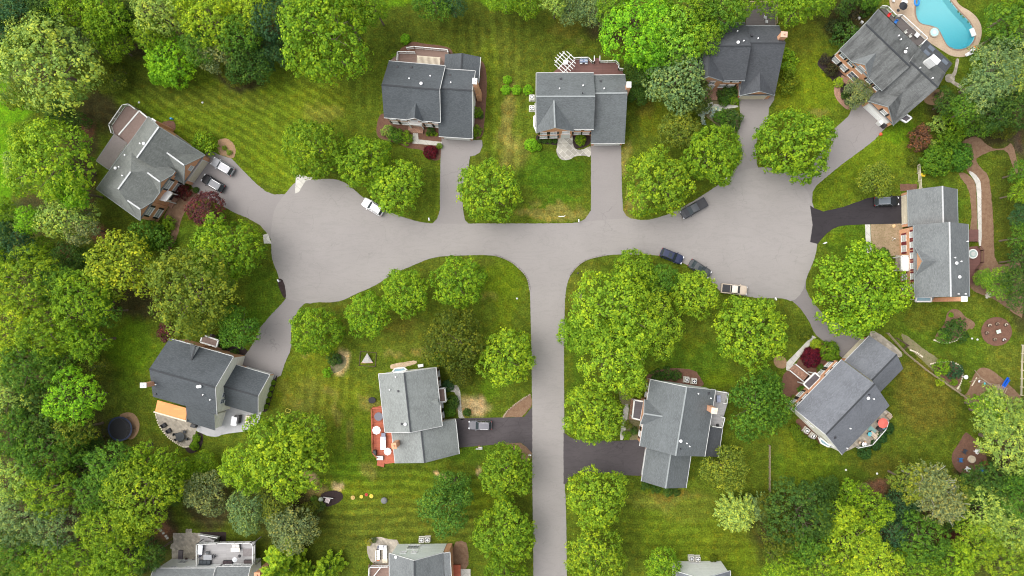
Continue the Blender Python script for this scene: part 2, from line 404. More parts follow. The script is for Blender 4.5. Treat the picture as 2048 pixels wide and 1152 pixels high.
z(881,957,6,6,(.42,.31,.2),.95,.7)
z(167,253,16,38,(.15,.075,.055),.95,.7)
z(199,470,19,21,(.15,.075,.055),.95,.7)
z(121,508,17,17,(.2,.11,.07),.95,.7)
z(326,1059,17,27,(.15,.075,.055),.95,.7)
def axis(a, b, step, far):
    inner = list(np.arange(a, b+step, step)); lo = [a-d for d in far]; hi = [inner[-1]+d for d in far]
    return np.array(sorted(lo)+inner+hi)
xs = axis(-160, 2210, 5, (60, 200, 600, 2000, 8000)); ys = axis(-160, 1310, 5, (60, 200, 600, 2000, 8000))
PX, PY = np.meshgrid(xs.astype(float), ys.astype(float)); nx_, ny_ = len(xs), len(ys)
rs = np.random.RandomState(5)
def lump(X, Y, s, seed):
    r_ = np.random.RandomState(seed); o = np.zeros(X.shape)
    for k in range(7):
        a = r_.uniform(0, 6.28); f = r_.uniform(.6, 1.6)/s
        o += np.sin((X*math.cos(a)+Y*math.sin(a))*f+r_.uniform(0, 6.28))
    return o/7
WXx = PX+lump(PX, PY, 14, 1)*18+lump(PX, PY, 5, 3)*9; WYy = PY+lump(PX, PY, 14, 2)*18+lump(PX, PY, 5, 4)*9
C = np.zeros(PX.shape+(3,)); C[:] = BASE
for (a, b, rx, ry, c, s, soft) in Z:
    d = np.sqrt(((WXx-a)/rx)**2+((WYy-b)/ry)**2)
    w = np.clip((1.15-d)/soft, 0, 1); w = w*w*(3-2*w)*s
    C = C*(1-w[..., None])+np.array(c)*w[..., None]
C *= np.array([1.0, 1.02, .8])*(1+.2*lump(PX, PY, 30, 8)[..., None])
def reg(x0, y0, x1, y1, soft=25):
    return np.clip((PX-x0)/soft, 0, 1)*np.clip((x1-PX)/soft, 0, 1)*np.clip((PY-y0)/soft, 0, 1)*np.clip((y1-PY)/soft, 0, 1)
SV = np.maximum(np.maximum(reg(850, 20, 1070, 430), reg(690, 30, 760, 240)), np.maximum(reg(580, 720, 740, 900)*.9, reg(1560, 60, 1650, 300)*.5))
SH = np.maximum(np.maximum(reg(560, 910, 980, 1100), reg(330, 1010, 620, 1080)), np.maximum(reg(1230, 980, 1540, 1150)*.6, reg(1040, 330, 1180, 440)*.4))
SD = np.maximum(reg(200, 150, 700, 390)*1.0, reg(1700, 560, 2048, 900)*.35)
holes_poly = []
def inside(px, py, poly):
    r_ = False; j = len(poly)-1
    for i in range(len(poly)):
        xi, yi = poly[i]; xj, yj = poly[j]
        if (yi > py) != (yj > py) and px < (xj-xi)*(py-yi)/(yj-yi)+xi: r_ = not r_
        j = i
    return r_
POOL = smooth_poly([(1838,-12),(1831,12),(1832,34),(1841,48),(1862,51),(1877,57),(1886,76),(1895,93),(1913,100),(1934,96),(1947,82),(1950,66),(1938,42),(1920,26),(1908,12),(1899,0),(1888,-16),(1860,-24)], 2)
verts = np.empty((nx_*ny_, 3)); verts[:, 0] = ((PX-1024)*.1).ravel(); verts[:, 1] = (-(PY-576)*.1).ravel(); verts[:, 2] = 0
faces = []
for j in range(ny_-1):
    for i in range(nx_-1):
        if 1820 < xs[i] < 1965 and -40 < ys[j] < 112 and inside(xs[i]+2.5, ys[j]+2.5, [(p[0]+(2 if p[0]>1890 else -2), p[1]+2) for p in POOL]): continue
        a = j*nx_+i; faces.append((a, a+nx_, a+nx_+1, a+1))
me = bpy.data.meshes.new('lawn'); me.from_pydata(verts.tolist(), [], faces)
ca = me.color_attributes.new('grass', 'FLOAT_COLOR', 'POINT')
ca.data.foreach_set('color', np.concatenate([C.reshape(-1, 3), np.ones((nx_*ny_, 1))], 1).ravel())
cb = me.color_attributes.new('mow', 'FLOAT_COLOR', 'POINT')
cb.data.foreach_set('color', np.stack([SV, SH, SD, np.ones_like(SV)], -1).ravel())
lawn = bpy.data.objects.new('lawn', me); COL.objects.link(lawn); lawn['kind'] = 'structure'
m, t, b = nt('grass'); p = pos(t)
att = t.nodes.new('ShaderNodeVertexColor'); att.layer_name = 'grass'
mow = t.nodes.new('ShaderNodeVertexColor'); mow.layer_name = 'mow'
sep = t.nodes.new('ShaderNodeSeparateColor'); L(t, mow.outputs[0], sep.inputs[0])
fine = noise(t, p, 3.2, 5, .82); mid = noise(t, p, .55, 4, .7); big = noise(t, p, .1, 3, .6)
a = mixc(t, att.outputs[0], ramp(t, fine, [(.32, .4), (.5, 1.), (.68, 1.9)]).outputs[0], 1., 'MULTIPLY')
a = mixc(t, a, ramp(t, mid, [(.3, .62), (.52, 1.), (.74, 1.5)]).outputs[0], 1., 'MULTIPLY')
yel = mixc(t, (1,1,1), (1.55, 1.15, .9), ramp(t, noise(t, p, .9, 4, .75), [(.5, 0.), (.7, 1.)]).outputs[0])
a = mixc(t, a, yel, 1., 'MULTIPLY')
for k, (rot, per, amp) in enumerate(((0., 2.3, .13), (1.5708, 1.9, .16), (-1.02, 1.7, .16))):
    wv = N(t, 'ShaderNodeTexWave', Scale=1/per*.314*1., Distortion=5., Detail=2.); wv.inputs['Detail Scale'].default_value = .5
    L(t, mapping(t, p, (1,1,1), (0,0,rot)), wv.inputs['Vector'])
    st = ramp(t, wv.outputs[0], [(.25, 1-amp), (.75, 1+amp)]).outputs[0]
    a = mixc(t, a, mixc(t, (1,1,1), st, sep.outputs[k]), 1., 'MULTIPLY')
L(t, a, b.inputs['Base Color']); b.inputs['Roughness'].default_value = .95; b.inputs['Specular IOR Level'].default_value = .1
bump(t, b, fine, .7, .12)
me.materials.append(m); M['grass'] = m
# ------------------------------------------------------------------ roads and driveways
road = [(1067,1300),(1067,1152),(1066,1040),(1064,948),(1065,870),(1063,700),(1061,620),(1060,580),(1056,560),(1050,549),(1037,536),(1024,525),(1008,517),(989,511),(955,510),(919,511),(890,512),(869,515),(851,520),(835,527),(810,538),(785,547),(765,562),(745,574),(709,589),(690,599),(672,604),(650,605),(635,604),(615,608),(600,602),(575,600),(562,575),(555,544),(548,530),(543,512),(543,487),(541,470),(545,440),(550,415),(570,388),(592,362),(612,360),(645,358),(672,358),(692,366),(710,381),(735,402),(757,414),(775,422),(795,431),(812,436),(839,444),(865,447),(900,448),(942,447),(1024,447),(1090,447),(1156,446),(1200,440),(1252,437),(1264,437),(1287,441),(1311,437),(1344,426),(1384,404),(1412,386),(1440,368),(1460,354),(1480,342),(1510,335),(1540,335),(1575,344),(1605,365),(1621,395),(1630,424),(1635,457),(1635,486),(1631,510),(1624,530),(1614,552),(1605,585),(1585,604),(1569,597),(1545,596),(1517,597),(1490,592),(1460,588),(1441,584),(1430,570),(1405,550),(1377,531),(1350,519),(1324,512),(1291,509),(1257,509),(1230,509),(1205,512),(1181,517),(1165,524),(1152,535),(1141,549),(1132,574),(1129,617),(1128,700),(1128,768),(1129,865),(1129,965),(1132,1010),(1134,1152),(1134,1300)]
sheet('road', road, .05, M['road'], 1, .35)
sheet('driveway', [(884,262),(945,266),(946,280),(964,280),(965,292),(960,305),(950,311),(940,313),(937,335),(930,360),(924,384),(926,420),(930,440),(945,455),(862,455),(866,446),(874,438),(880,420),(880,384),(881,323)], .04, M['drive_grey'], 0, .3)
sheet('driveway', [(1182,275),(1242,275),(1243,340),(1244,384),(1246,421),(1253,432),(1268,440),(1268,452),(1150,452),(1157,445),(1170,438),(1182,421)], .04, M['drive_grey'], 0, .3)
sheet('driveway', [(1476,180),(1550,180),(1548,200),(1538,215),(1536,240),(1530,254),(1522,266),(1514,280),(1511,300),(1514,330),(1522,350),(1470,362),(1462,350),(1474,333),(1481,310),(1478,290),(1474,267),(1480,250),(1481,233),(1479,212)], .04, M['drive_grey'], 0, .4)
sheet('driveway', [(1727,200),(1780,248),(1766,261),(1749,280),(1723,300),(1686,327),(1649,357),(1632,372),(1625,384),(1624,411),(1600,400),(1560,345),(1586,352),(1612,345),(1628,328),(1639,307),(1663,263),(1696,233),(1706,213)], .04, M['drive_grey'], 0, .4)
sheet('driveway', [(418,300),(440,310),(463,317),(490,345),(512,367),(532,383),(548,389),(575,388),(565,470),(543,480),(535,467),(520,450),(495,436),(470,426),(447,413),(420,400),(392,385),(375,360)], .04, M['drive_grey'], 0, .4)
sheet('driveway', [(585,595),(615,603),(602,614),(592,629),(584,648),(582,667),(583,690),(580,704),(570,726),(562,751),(540,762),(470,740),(487,715),(500,697),(512,677),(519,657),(540,632),(562,609),(572,597),(570,590)], .04, M['drive_grey'], 0, .4)
sheet('driveway', [(1618,545),(1612,551),(1611,577),(1617,590),(1626,604),(1638,619),(1653,634),(1686,654),(1706,665),(1720,676),(1700,720),(1682,714),(1669,700),(1646,681),(1633,671),(1626,661),(1621,648),(1613,634),(1600,616),(1586,603),(1560,590),(1590,560)], .04, M['drive_mid'], 0, .4)
sheet('driveway', [(1620,411),(1628,416),(1646,423),(1665,419),(1686,414),(1705,407),(1723,401),(1735,396),(1760,393),(1815,391),(1815,447),(1770,448),(1723,449),(1700,450),(1679,452),(1665,458),(1653,467),(1644,477),(1635,488),(1620,484),(1625,450)], .054, M['drive_black'], 0, .15)
sheet('driveway', [(900,837),(1048,834),(1056,824),(1066,811),(1070,811),(1070,907),(1064,906),(1053,894),(1042,885),(980,890),(918,895),(900,896)], .045, M['drive_dark'], 0, .25)
sheet('driveway', [(1127,865),(1133,869),(1141,875),(1149,878),(1200,881),(1235,882),(1290,878),(1300,890),(1300,952),(1237,950),(1200,946),(1165,944),(1150,948),(1139,956),(1131,968),(1127,968)], .054, M['drive_dark'], 0, .25)
sheet('driveway_edging', [(592,352),(596,349),(625,355),(622,360),(612,361),(598,384),(590,387)], .056, M['path_concrete'], 0, .2)
sheet('concrete_apron', [(526,470),(536,467),(543,487),(528,487)], .055, M['path_concrete'], 0, .2)
# kerbs
def kerb(pts, label):
    mb = MB(); pts = smooth_poly(pts, 2, False)
    for a, b_ in zip(pts[:-1], pts[1:]):
        A, B = W(*a), W(*b_); d = (B-A).normalized()*.05
        mb.bar((A.x-d.x, A.y-d.y, .06), (B.x+d.x, B.y+d.y, .06), .28, .13)
    o = mb.build('kerb', simple('kerb_stone', (.24, .22, .2), .9)); o['kind'] = 'structure'; o['label'] = label
kerb([(989,510),(1008,516),(1024,524),(1037,535),(1051,549),(1057,562),(1060,580)], 'rounded kerb on the left corner of the junction')
kerb([(1211,510),(1181,516),(1165,523),(1151,535),(1139,551)], 'rounded kerb on the right corner of the junction')
# beds, paths, patios
def bed(name, pts, mat, z_=.02, sm=2, rag=.6): return sheet(name, pts, z_, M[mat], sm, rag)
bed('mulch_bed', [(765,224),(756,236),(752,262),(756,276),(775,282),(800,288),(815,297),(840,298),(852,306),(860,318),(872,322),(882,318),(884,270),(880,230)], 'mulch_red')
bed('mulch_bed', [(795,122),(798,98),(815,90),(826,82),(850,88),(890,92),(905,100),(905,112),(800,130)], 'mulch_red')
bed('mulch_bed', [(945,118),(968,122),(974,150),(973,200),(968,250),(966,275),(945,280)], 'mulch_red')
bed('stepping_path', [(826,266),(836,266),(837,279),(884,284),(884,292),(825,287)], 'path_concrete', .05, 0, .1)
bed('mulch_bed', [(1072,264),(1145,264),(1182,264),(1182,292),(1140,300),(1115,290),(1072,286)], 'mulch_dark')
bed('flagstone_patio', [(1115,270),(1146,270),(1146,292),(1152,299),(1164,300),(1176,294),(1182,292),(1182,315),(1170,311),(1150,312),(1141,319),(1126,321),(1117,315),(1112,301),(1115,292)], 'stone', .05, 1, .2)
bed('mulch_bed', [(1405,172),(1478,172),(1478,210),(1440,212),(1404,204)], 'dirt_green')
bed('garden_path', [(1415,204),(1425,203),(1426,209),(1475,210),(1477,215),(1445,219),(1415,217)], 'path_concrete', .05, 1, .2)
bed('planting_bed', [(1400,222),(1425,216),(1475,218),(1480,240),(1476,268),(1450,262),(1420,240)], 'dirt_green', .03)
bed('mulch_bed', [(1636,120),(1650,112),(1662,118),(1690,148),(1705,170),(1712,200),(1706,214),(1688,200),(1670,165),(1650,145),(1634,130)], 'mulch_dark')
bed('brick_path', [(1678,152),(1690,160),(1684,168),(1679,182),(1684,196),(1704,212),(1696,222),(1678,206),(1668,190),(1668,172),(1674,160)], 'brickpath', .05, 2, .2)
bed('pine_straw_bed', [(1850,190),(1862,180),(1880,178),(1888,186),(1886,200),(1872,212),(1852,208),(1846,198)], 'orange_ring')
bed('mulch_bed', [(1916,192),(1922,182),(1932,184),(1930,197),(1920,199)], 'mulch_red')
bed('stone_path', [(1912,116),(1919,118),(1915,134),(1912,150),(1903,158),(1925,172),(1920,178),(1898,163),(1893,158),(1906,146),(1910,132)], 'patio_tan', .04, 1, .6)
bed('stone_patio', [(1890,150),(1903,147),(1912,158),(1900,166),(1890,162)], 'patio_tan', .035, 1)
pd = smooth_poly([(1779,-30),(1778,12),(1790,30),(1815,45),(1840,72),(1866,90),(1889,104),(1903,113),(1929,115),(1946,104),(1959,87),(1965,60),(1957,38),(1940,22),(1920,12),(1910,-2),(1902,-30)], 2)
sheet('pool_surround', pd, .05, M['pool_deck'], 0, 0, hole=POOL)
bed('mulch_path', [(1921,286),(1935,276),(1955,272),(1981,296),(2000,298),(2013,294),(2022,284),(2030,300),(2038,345),(2030,346),(2022,322),(2014,300),(1986,300),(1962,311),(1950,318),(1960,335),(1977,349),(1982,386),(1985,420),(1987,459),(1989,530),(2019,527),(2045,520),(2050,640),(2025,625),(1990,598),(1965,590),(1942,580),(1938,560),(1946,540),(1962,500),(1963,370),(1950,358),(1932,342),(1935,325),(1945,315)], 'mulch_brown', .02, 1)
bed('mulch_bed', [(1915,348),(1925,344),(1938,350),(1952,366),(1953,400),(1955,480),(1940,480),(1940,454),(1944,430),(1938,376)], 'mulch_brown', .018, 1)
bed('garden_wall_path', [(1936,344),(1941,342),(1955,353),(1962,368),(1962,420),(1963,492),(1956,492),(1955,430),(1953,372),(1947,358)], 'path_concrete', .12, 1, .15)
bed('soil_plot', [(1741,449),(1799,447),(1806,449),(1806,510),(1780,512),(1760,508),(1743,503)], 'dirt', .03, 0, .5)
bed('concrete_path', [(1730,449),(1740,449),(1741,475),(1743,505),(1734,506),(1731,475)], 'path_concrete', .055, 0, .1)
bed('gravel_pad', [(1800,368),(1834,368),(1834,382),(1800,382)], 'mulch_red', .02, 0)
bed('mulch_bed', [(1892,636),(1894,625),(1905,617),(1920,620),(1930,634),(1943,640),(1952,648),(1944,660),(1938,655),(1925,672),(1905,682),(1885,685),(1868,678),(1875,664),(1888,650)], 'mulch_brown', .02, 2)
bed('mulch_bed', [(1800,665),(1815,672),(1850,700),(1875,715),(1900,745),(1925,780),(1918,786),(1880,760),(1855,730),(1830,708),(1810,690)], 'dirt_green', .02, 1)
bed('planting_bed', [(1860,727),(1875,724),(1900,724),(1918,730),(1925,745),(1922,762),(1912,778),(1895,762),(1868,742)], 'mulch_red', .022, 2)
bed('play_area', [(1926,792),(1936,785),(1946,752),(1956,738),(1966,734),(1985,740),(2010,762),(2035,785),(2046,800),(2030,820),(1975,830),(1935,812)], 'mulch_brown', .03, 2)
bed('mulch_circle', [(1993+31*math.cos(a*.3142), 663+29*math.sin(a*.3142)) for a in range(20)], 'mulch_red', .03, 0, .3)
bed('fire_pit_bed', [(1930,863),(1938,868),(1960,888),(1972,905),(1974,925),(1962,945),(1938,952),(1915,944),(1903,925),(1904,905),(1916,890)], 'mulch_red', .03, 2)
bed('mulch_bed', [(1706,980),(1716,968),(1735,963),(1740,975),(1720,990)], 'mulch_red', .019)
bed('flower_bed', [(1548,715),(1557,710),(1570,714),(1575,726),(1570,738),(1555,736),(1547,727)], 'orange_ring', .03)
bed('garden_path', [(1573,725),(1625,671),(1632,675),(1586,729),(1592,738),(1584,744),(1572,740)], 'path_concrete', .05, 0, .15)
bed('mulch_bed', [(1586,732),(1632,678),(1650,690),(1672,695),(1683,714),(1650,740),(1620,755),(1600,740)], 'mulch_red', .02, 1)
bed('mulch_bed', [(1570,740),(1590,745),(1610,762),(1600,790),(1580,810),(1566,800),(1560,770)], 'mulch_red', .019, 2)
bed('mulch_bed', [(1596,835),(1612,846),(1635,872),(1650,884),(1640,890),(1600,866),(1590,845)], 'mulch_red', .019, 1)
bed('stone_patio', [(1738,664),(1750,660),(1800,700),(1806,712),(1796,716),(1760,690),(1742,678)], 'patio_tan', .05, 1, .5)
bed('mulch_bed', [(1305,742),(1345,735),(1392,740),(1400,755),(1410,770),(1395,775),(1300,760),(1295,800),(1290,800),(1290,755)], 'mulch_red', .02, 1)
bed('garden_path', [(1248,808),(1259,808),(1253,850),(1247,880),(1239,880),(1243,850)], 'stone', .05, 1, .15)
bed('planting_bed', [(1256,830),(1262,800),(1290,800),(1290,880),(1250,880)], 'dirt_green', .03, 1)
bed('planting_bed', [(1236,770),(1262,765),(1262,800),(1258,812),(1240,808)], 'dirt_green', .025, 1)
bed('mulch_bed', [(1008,834),(1011,828),(1018,818),(1040,802),(1061,789),(1064,800),(1063,812),(1056,820),(1044,834)], 'mulch_brown', .03, 0)
bed('mulch_bed', [(1011,886),(1040,885),(1052,893),(1064,905),(1062,918),(1050,925),(1030,900),(1012,893)], 'mulch_brown', .03, 0)
bed('garden_path', [(900,770),(912,768),(920,778),(922,800),(924,830),(932,838),(918,840),(915,815),(913,785),(896,782)], 'stone', .045, 1, .3)
bed('planting_bed', [(660,745),(664,712),(675,706),(690,712),(694,722),(690,735),(672,747)], 'dirt_green', .02, 2)
bed('mulch_bed', [(780,731),(785,728),(810,724),(833,720),(834,727),(815,733),(790,738),(781,738)], 'sand', .03, 1)
bed('play_bed', [(645,985),(668,980),(684,985),(687,995),(680,1004),(656,1015),(648,1008),(640,995)], 'mulch_dark', .025, 1, .6)
bed('patio', [(312,830),(317,848),(328,864),(341,877),(355,886),(367,893),(377,893),(384,884),(393,862),(400,820),(380,815),(315,815)], 'patio_tan', .06, 1, .3)
bed('patio', [(390,860),(402,866),(416,872),(434,874),(446,868),(498,862),(517,849),(524,820),(530,800),(420,780),(396,840)], 'patio_grey', .056, 1, .2)
bed('mulch_ring', [(370,893),(388,885),(390,870),(398,864),(407,868),(405,890),(396,902),(382,908),(372,902)], 'mulch_dark', .025, 1)
bed('mulch_bed', [(552,752),(556,750),(545,790),(536,820),(528,826),(524,820),(535,790)], 'mulch_dark', .05, 1)
bed('bark_ring', [(236,832),(250,824),(268,826),(278,840),(280,858),(270,876),(258,880),(246,868)], 'orange_ring', .03, 2)
bed('mulch_spot', [(292,884),(300,881),(307,885),(306,893),(298,895),(292,890)], 'mulch_dark', .03, 2)
bed('mulch_spot', [(338,921),(348,919),(358,925),(352,932),(342,930)], 'mulch_red', .03, 2)
bed('mulch_bed', [(392,375),(410,385),(402,400),(385,405),(372,420),(362,440),(356,470),(345,495),(330,508),(328,498),(342,475),(345,440),(335,440),(325,438),(345,400),(365,385)], 'mulch_brown', .03, 1)
bed('mulch_bed', [(433,283),(445,276),(462,280),(472,295),(471,310),(465,318),(450,312),(438,310)], 'orange_ring', .03, 1, 1.3)
bed('mulch_bed', [(320,245),(345,240),(352,250),(350,262),(330,258)], 'mulch_red', .03, 1)
bed('mulch_strip', [(554,560),(560,556),(568,562),(573,590),(571,597),(566,594),(558,575)], 'mulch_dark', .055, 1, .3)
bed('mulch_bed', [(395,688),(412,665),(440,672),(500,700),(488,712),(470,706),(440,700)], 'mulch_dark', .03, 1)
bed('mulch_bed', [(905,1085),(930,1080),(937,1100),(937,1140),(905,1140)], 'mulch_brown', .02, 1)
bed('patio', [(733,1085),(742,1076),(760,1073),(775,1078),(800,1080),(800,1120),(780,1135),(745,1128),(735,1110)], 'patio_tan', .05, 1, .3)
bed('concrete_path', [(905,1138),(941,1138),(941,1170),(905,1170)], 'path_concrete', .05, 0, .1)
bed('patio', [(346,1066),(372,1066),(372,1058),(384,1058),(384,1066),(402,1066),(400,1121),(344,1121),(344,1098),(340,1096),(342,1088),(347,1086)], 'patio_tan', .05, 0, .6)
bed('planting_bed', [(400,1064),(452,1064),(452,1084),(400,1084)], 'mulch_dark', .03, 0)
# ------------------------------------------------------------------ house building
def house(label, px, py, name='house', cat='house', group='houses round the two culs-de-sac'):
    return empty(name, W(px, py, 0), label, cat, group)
class Blk:
    def __init__(s, H, A, B, C, zf, zb, zr, Rp, ridge='u', roof='roof_grey', walls=('brick','siding_white','siding_white','siding_white'),
                 hipL=0., hipR=0., o=.32, og=.22, trims='fblr', rc='ridge', z0=-.1, t=.16, mkwall=True, ext=0., gut='gutter'):
        s.H, s.zf, s.zb, s.zr, s.ridge, s.o, s.og, s.t = H, zf, zb, zr, ridge, o, og, t
        a, b = W(*A, zf), W(*B, zf); c = W(*C, zb if ridge == 'u' else zf)
        s.a = Vector((a.x, a.y)); ab = Vector((b.x-a.x, b.y-a.y)); s.L = ab.length; s.U = ab.normalized()
        s.V = Vector((-s.U.y, s.U.x)); ac = Vector((c.x-a.x, c.y-a.y))
        if ac.dot(s.V) < 0: s.V = -s.V
        s.D = abs(ac.dot(s.V))
        if ext: s.D += ext
        shed = Rp == 'shed'; r = W(*Rp, zr) if (Rp and not shed) else None
        if ridge == 'u': s.rr = (Vector((r.x, r.y))-s.a).dot(s.V) if r else (s.D*.96 if shed else s.D/2)
        else: s.rr = (Vector((r.x, r.y))-s.a).dot(s.U) if r else s.L/2
        s.hl, s.hr = hipL, hipR
        L_, D, rr = s.L, s.D, s.rr
        P = s.P
        if ridge == 'u':
            c00, c10, c11, c01 = P(0,0,zf), P(L_,0,zf), P(L_,D,zb), P(0,D,zb)
            r0, r1 = P(hipL, rr, zr), P(L_-hipR, rr, zr)
            polys = [([c00,c10,r1,r0], 'u'), ([c11,c01,r0,r1], 'u')]
            loop = [c00, c10] + ([r1] if not hipR else []) + [c11, c01] + ([r0] if not hipL else [])
            if hipL: polys.append(([c01,c00,r0], 'h'))
            if hipR: polys.append(([c10,c11,r1], 'h'))
        else:
            c00, c10, c11, c01 = P(0,0,zf), P(L_,0,zb), P(L_,D,zb), P(0,D,zf)
            r0, r1 = P(rr,0,zr), P(rr,D,zr)
            polys = [([c00,r0,r1,c01], 'v'), ([r0,c10,c11,r1], 'v')]
            loop = [c00, r0, c10, c11, r1, c01]
        s.r0, s.r1 = r0, r1
        mb = MB()
        def uvf(pts):
            n = geometry.normal(pts[:3]);
            if n.z < 0: n = -n
            al = Vector((-n.y, n.x, 0)).normalized(); up = n.cross(al)
            if up.z < 0: up = -up
            return [(p.dot(al), p.dot(up)) for p in pts]
        for pts, k in polys:
            if geometry.normal(pts[:3]).z < 0: pts = list(reversed(pts))
            mb.face(pts, 0, uvf(pts))
            mb.face([p-Vector((0,0,t)) for p in reversed(pts)], 1)
        for i in range(len(loop)):
            p, q = loop[i], loop[(i+1) % len(loop)]
            mb.face([p-Vector((0,0,t)), q-Vector((0,0,t)), q, p], 1)
        s.roof = mb.build('roof', [M[roof], M['white']], H)
        # trim: gutters on the eaves, rake boards on the gables
        mb = MB(); e = .1
        def tb(p, q, out, h=.13):
            d = Vector((out.x, out.y, 0))*.055
            mb.bar(p+d-Vector((0,0,.05)), q+d-Vector((0,0,.05)), .1, h)
        nV, nU = s.V, s.U
        def flush():
            nonlocal mb
            if mb.v: mb.build('gutter', M[gut], s.roof)
            mb = MB()
        if 'f' in trims:
            if ridge == 'u': tb(c00, c10, -nV)
            else: tb(c00, r0, -nV); tb(r0, c10, -nV)
        flush()
        if 'b' in trims:
            if ridge == 'u': tb(c11, c01, nV)
            else: tb(c01, r1, nV); tb(r1, c11, nV)
        flush()
        if 'l' in trims:
            if ridge == 'u' and not hipL: tb(c00, r0, -nU); tb(r0, c01, -nU)
            else: tb(c01, c00, -nU)
        flush()
        if 'r' in trims:
            if ridge == 'u' and not hipR: tb(c10, r1, nU); tb(r1, c11, nU)
            else: tb(c10, c11, nU)
        flush()
        if rc:
            mb = MB(); mb.bar(r0+Vector((0,0,.03)), r1+Vector((0,0,.03)), .28, .1); mb.build('ridge_cap', M[rc], s.roof)
        if mkwall:
            mb = MB(); mats = []
            def mi(k):
                if k not in mats: mats.append(k)
                return mats.index(k)
            uo, vo = (og, o) if ridge == 'u' else (o, og)
            u0, u1, v0, v1 = uo, L_-uo, vo, D-vo
            def wall(pts2, mat):
                lo = [P(u, v, z0) for u, v in (pts2[0], pts2[-1])]
                hi = [P(u, v, s.h(u, v)-t+.01) for u, v in pts2]
                mb.face([lo[0], lo[1]]+list(reversed(hi)), mi(mat))
            if ridge == 'u':
                wall([(u0,v0),(u1,v0)] if not (hipL or hipR) else [(u0,v0),(max(hipL,u0),v0),(min(L_-hipR,u1),v0),(u1,v0)], walls[0])
                wall([(u1,v1),(u0,v1)], walls[1])
                wall([(u0,v1),(u0,rr),(u0,v0)], walls[2]); wall([(u1,v0),(u1,rr),(u1,v1)], walls[3])
            else:
                wall([(u0,v0),(rr,v0),(u1,v0)], walls[0]); wall([(u1,v1),(rr,v1),(u0,v1)], walls[1])
                wall([(u0,v1),(u0,v0)], walls[2]); wall([(u1,v0),(u1,v1)], walls[3])
            s.wall = mb.build('wall', [M[k] for k in mats], H)
            s.u0, s.u1, s.v0, s.v1 = u0, u1, v0, v1
    def P(s, u, v, z): return Vector((s.a.x+s.U.x*u+s.V.x*v, s.a.y+s.U.y*u+s.V.y*v, z))
    def h(s, u, v):
        zf, zb, zr = s.zf, s.zb, s.zr
        if s.ridge == 'u':
            z_ = min(zf+(zr-zf)*v/s.rr, zb+(zr-zb)*(s.D-v)/(s.D-s.rr))
            if s.hl: z_ = min(z_, zf+(zr-zf)*u/s.hl)
            if s.hr: z_ = min(z_, zf+(zr-zf)*(s.L-u)/s.hr)
            return z_
        return min(zf+(zr-zf)*u/s.rr, zb+(zr-zb)*(s.L-u)/(s.L-s.rr))
    def on(s, px, py):
        z_ = s.zf+1
        for _ in range(6):
            w = W(px, py, z_); d = Vector((w.x, w.y))-s.a; z_ = s.h(d.dot(s.U), d.dot(s.V))
        return Vector((w.x, w.y, z_))
    def side(s, side, f):
        if side == 'front': return s.P(s.u0+f*(s.u1-s.u0), s.v0, 0), s.U, -s.V
        if side == 'back': return s.P(s.u0+f*(s.u1-s.u0), s.v1, 0), s.U, s.V
        if side == 'left': return s.P(s.u0, s.v0+f*(s.v1-s.v0), 0), s.V, -s.U
        return s.P(s.u1, s.v0+f*(s.v1-s.v0), 0), s.V, s.U
def win(bk, side, f, zc, w=.95, h=1.35, sh='shutter_black', pane='pane', shw=.36, name='window'):
    p, T, Nn = bk.side(side, f); T3 = Vector((T.x, T.y, 0)); N3 = Vector((Nn.x, Nn.y, 0)); p = p+Vector((0,0,zc))
    def box(mb, cu, cz, su, sz, n0, n1):
        c = p+T3*cu+Vector((0,0,cz)); a = T3*su/2; b_ = Vector((0,0,sz/2))
        q = [c-a-b_, c+a-b_, c+a+b_, c-a+b_]
        mb.hexa([x+N3*n0 for x in q], [x+N3*n1 for x in q])
    mb = MB(); e = .1
    box(mb, 0, h/2, w+2*e, e, 0, .1); box(mb, 0, -h/2, w+2*e+.1, e, 0, .16)
    box(mb, -w/2-e/2, 0, e, h, 0, .08); box(mb, w/2+e/2, 0, e, h, 0, .08); box(mb, 0, 0, w, .06, .03, .07); box(mb, 0, 0, .04, h, .03, .06)
    o = mb.build(name, M['white'], bk.H)
    mb = MB(); box(mb, 0, 0, w, h, .005, .03); mb.build('pane', M[pane], o)
    if sh:
        for k in (-1, 1):
            mb = MB(); box(mb, k*(w/2+e+shw/2+.02), 0, shw, h+.1, 0, .07); mb.build('shutter', M[sh], o)
    return o
def panel(bk, side, f, z0, w, h, mat, name='door', n=.06, frame='white', rows=0):
    p, T, Nn = bk.side(side, f); T3 = Vector((T.x, T.y, 0)); N3 = Vector((Nn.x, Nn.y, 0)); p = p+Vector((0,0,z0))
    def box(mb, cu, cz, su, sz, n0, n1):
        c = p+T3*cu+Vector((0,0,cz)); a = T3*su/2; b_ = Vector((0,0,sz/2)); q = [c-a-b_, c+a-b_, c+a+b_, c-a+b_]
        mb.hexa([x+N3*n0 for x in q], [x+N3*n1 for x in q])
    mb = MB(); box(mb, 0, h/2, w, h, 0, n)
    for r_ in range(rows): box(mb, 0, h*(r_+.5)/rows, w-.2, h/rows-.12, n, n+.02)
    o = mb.build(name, M[mat], bk.H)
    if frame:
        mb = MB(); e = .14
        box(mb, 0, h+e/2, w+2*e, e, 0, n+.05); box(mb, -w/2-e/2, h/2, e, h, 0, n+.04); box(mb, w/2+e/2, h/2, e, h, 0, n+.04)
        mb.build('door_frame', M[frame], o)
    return o
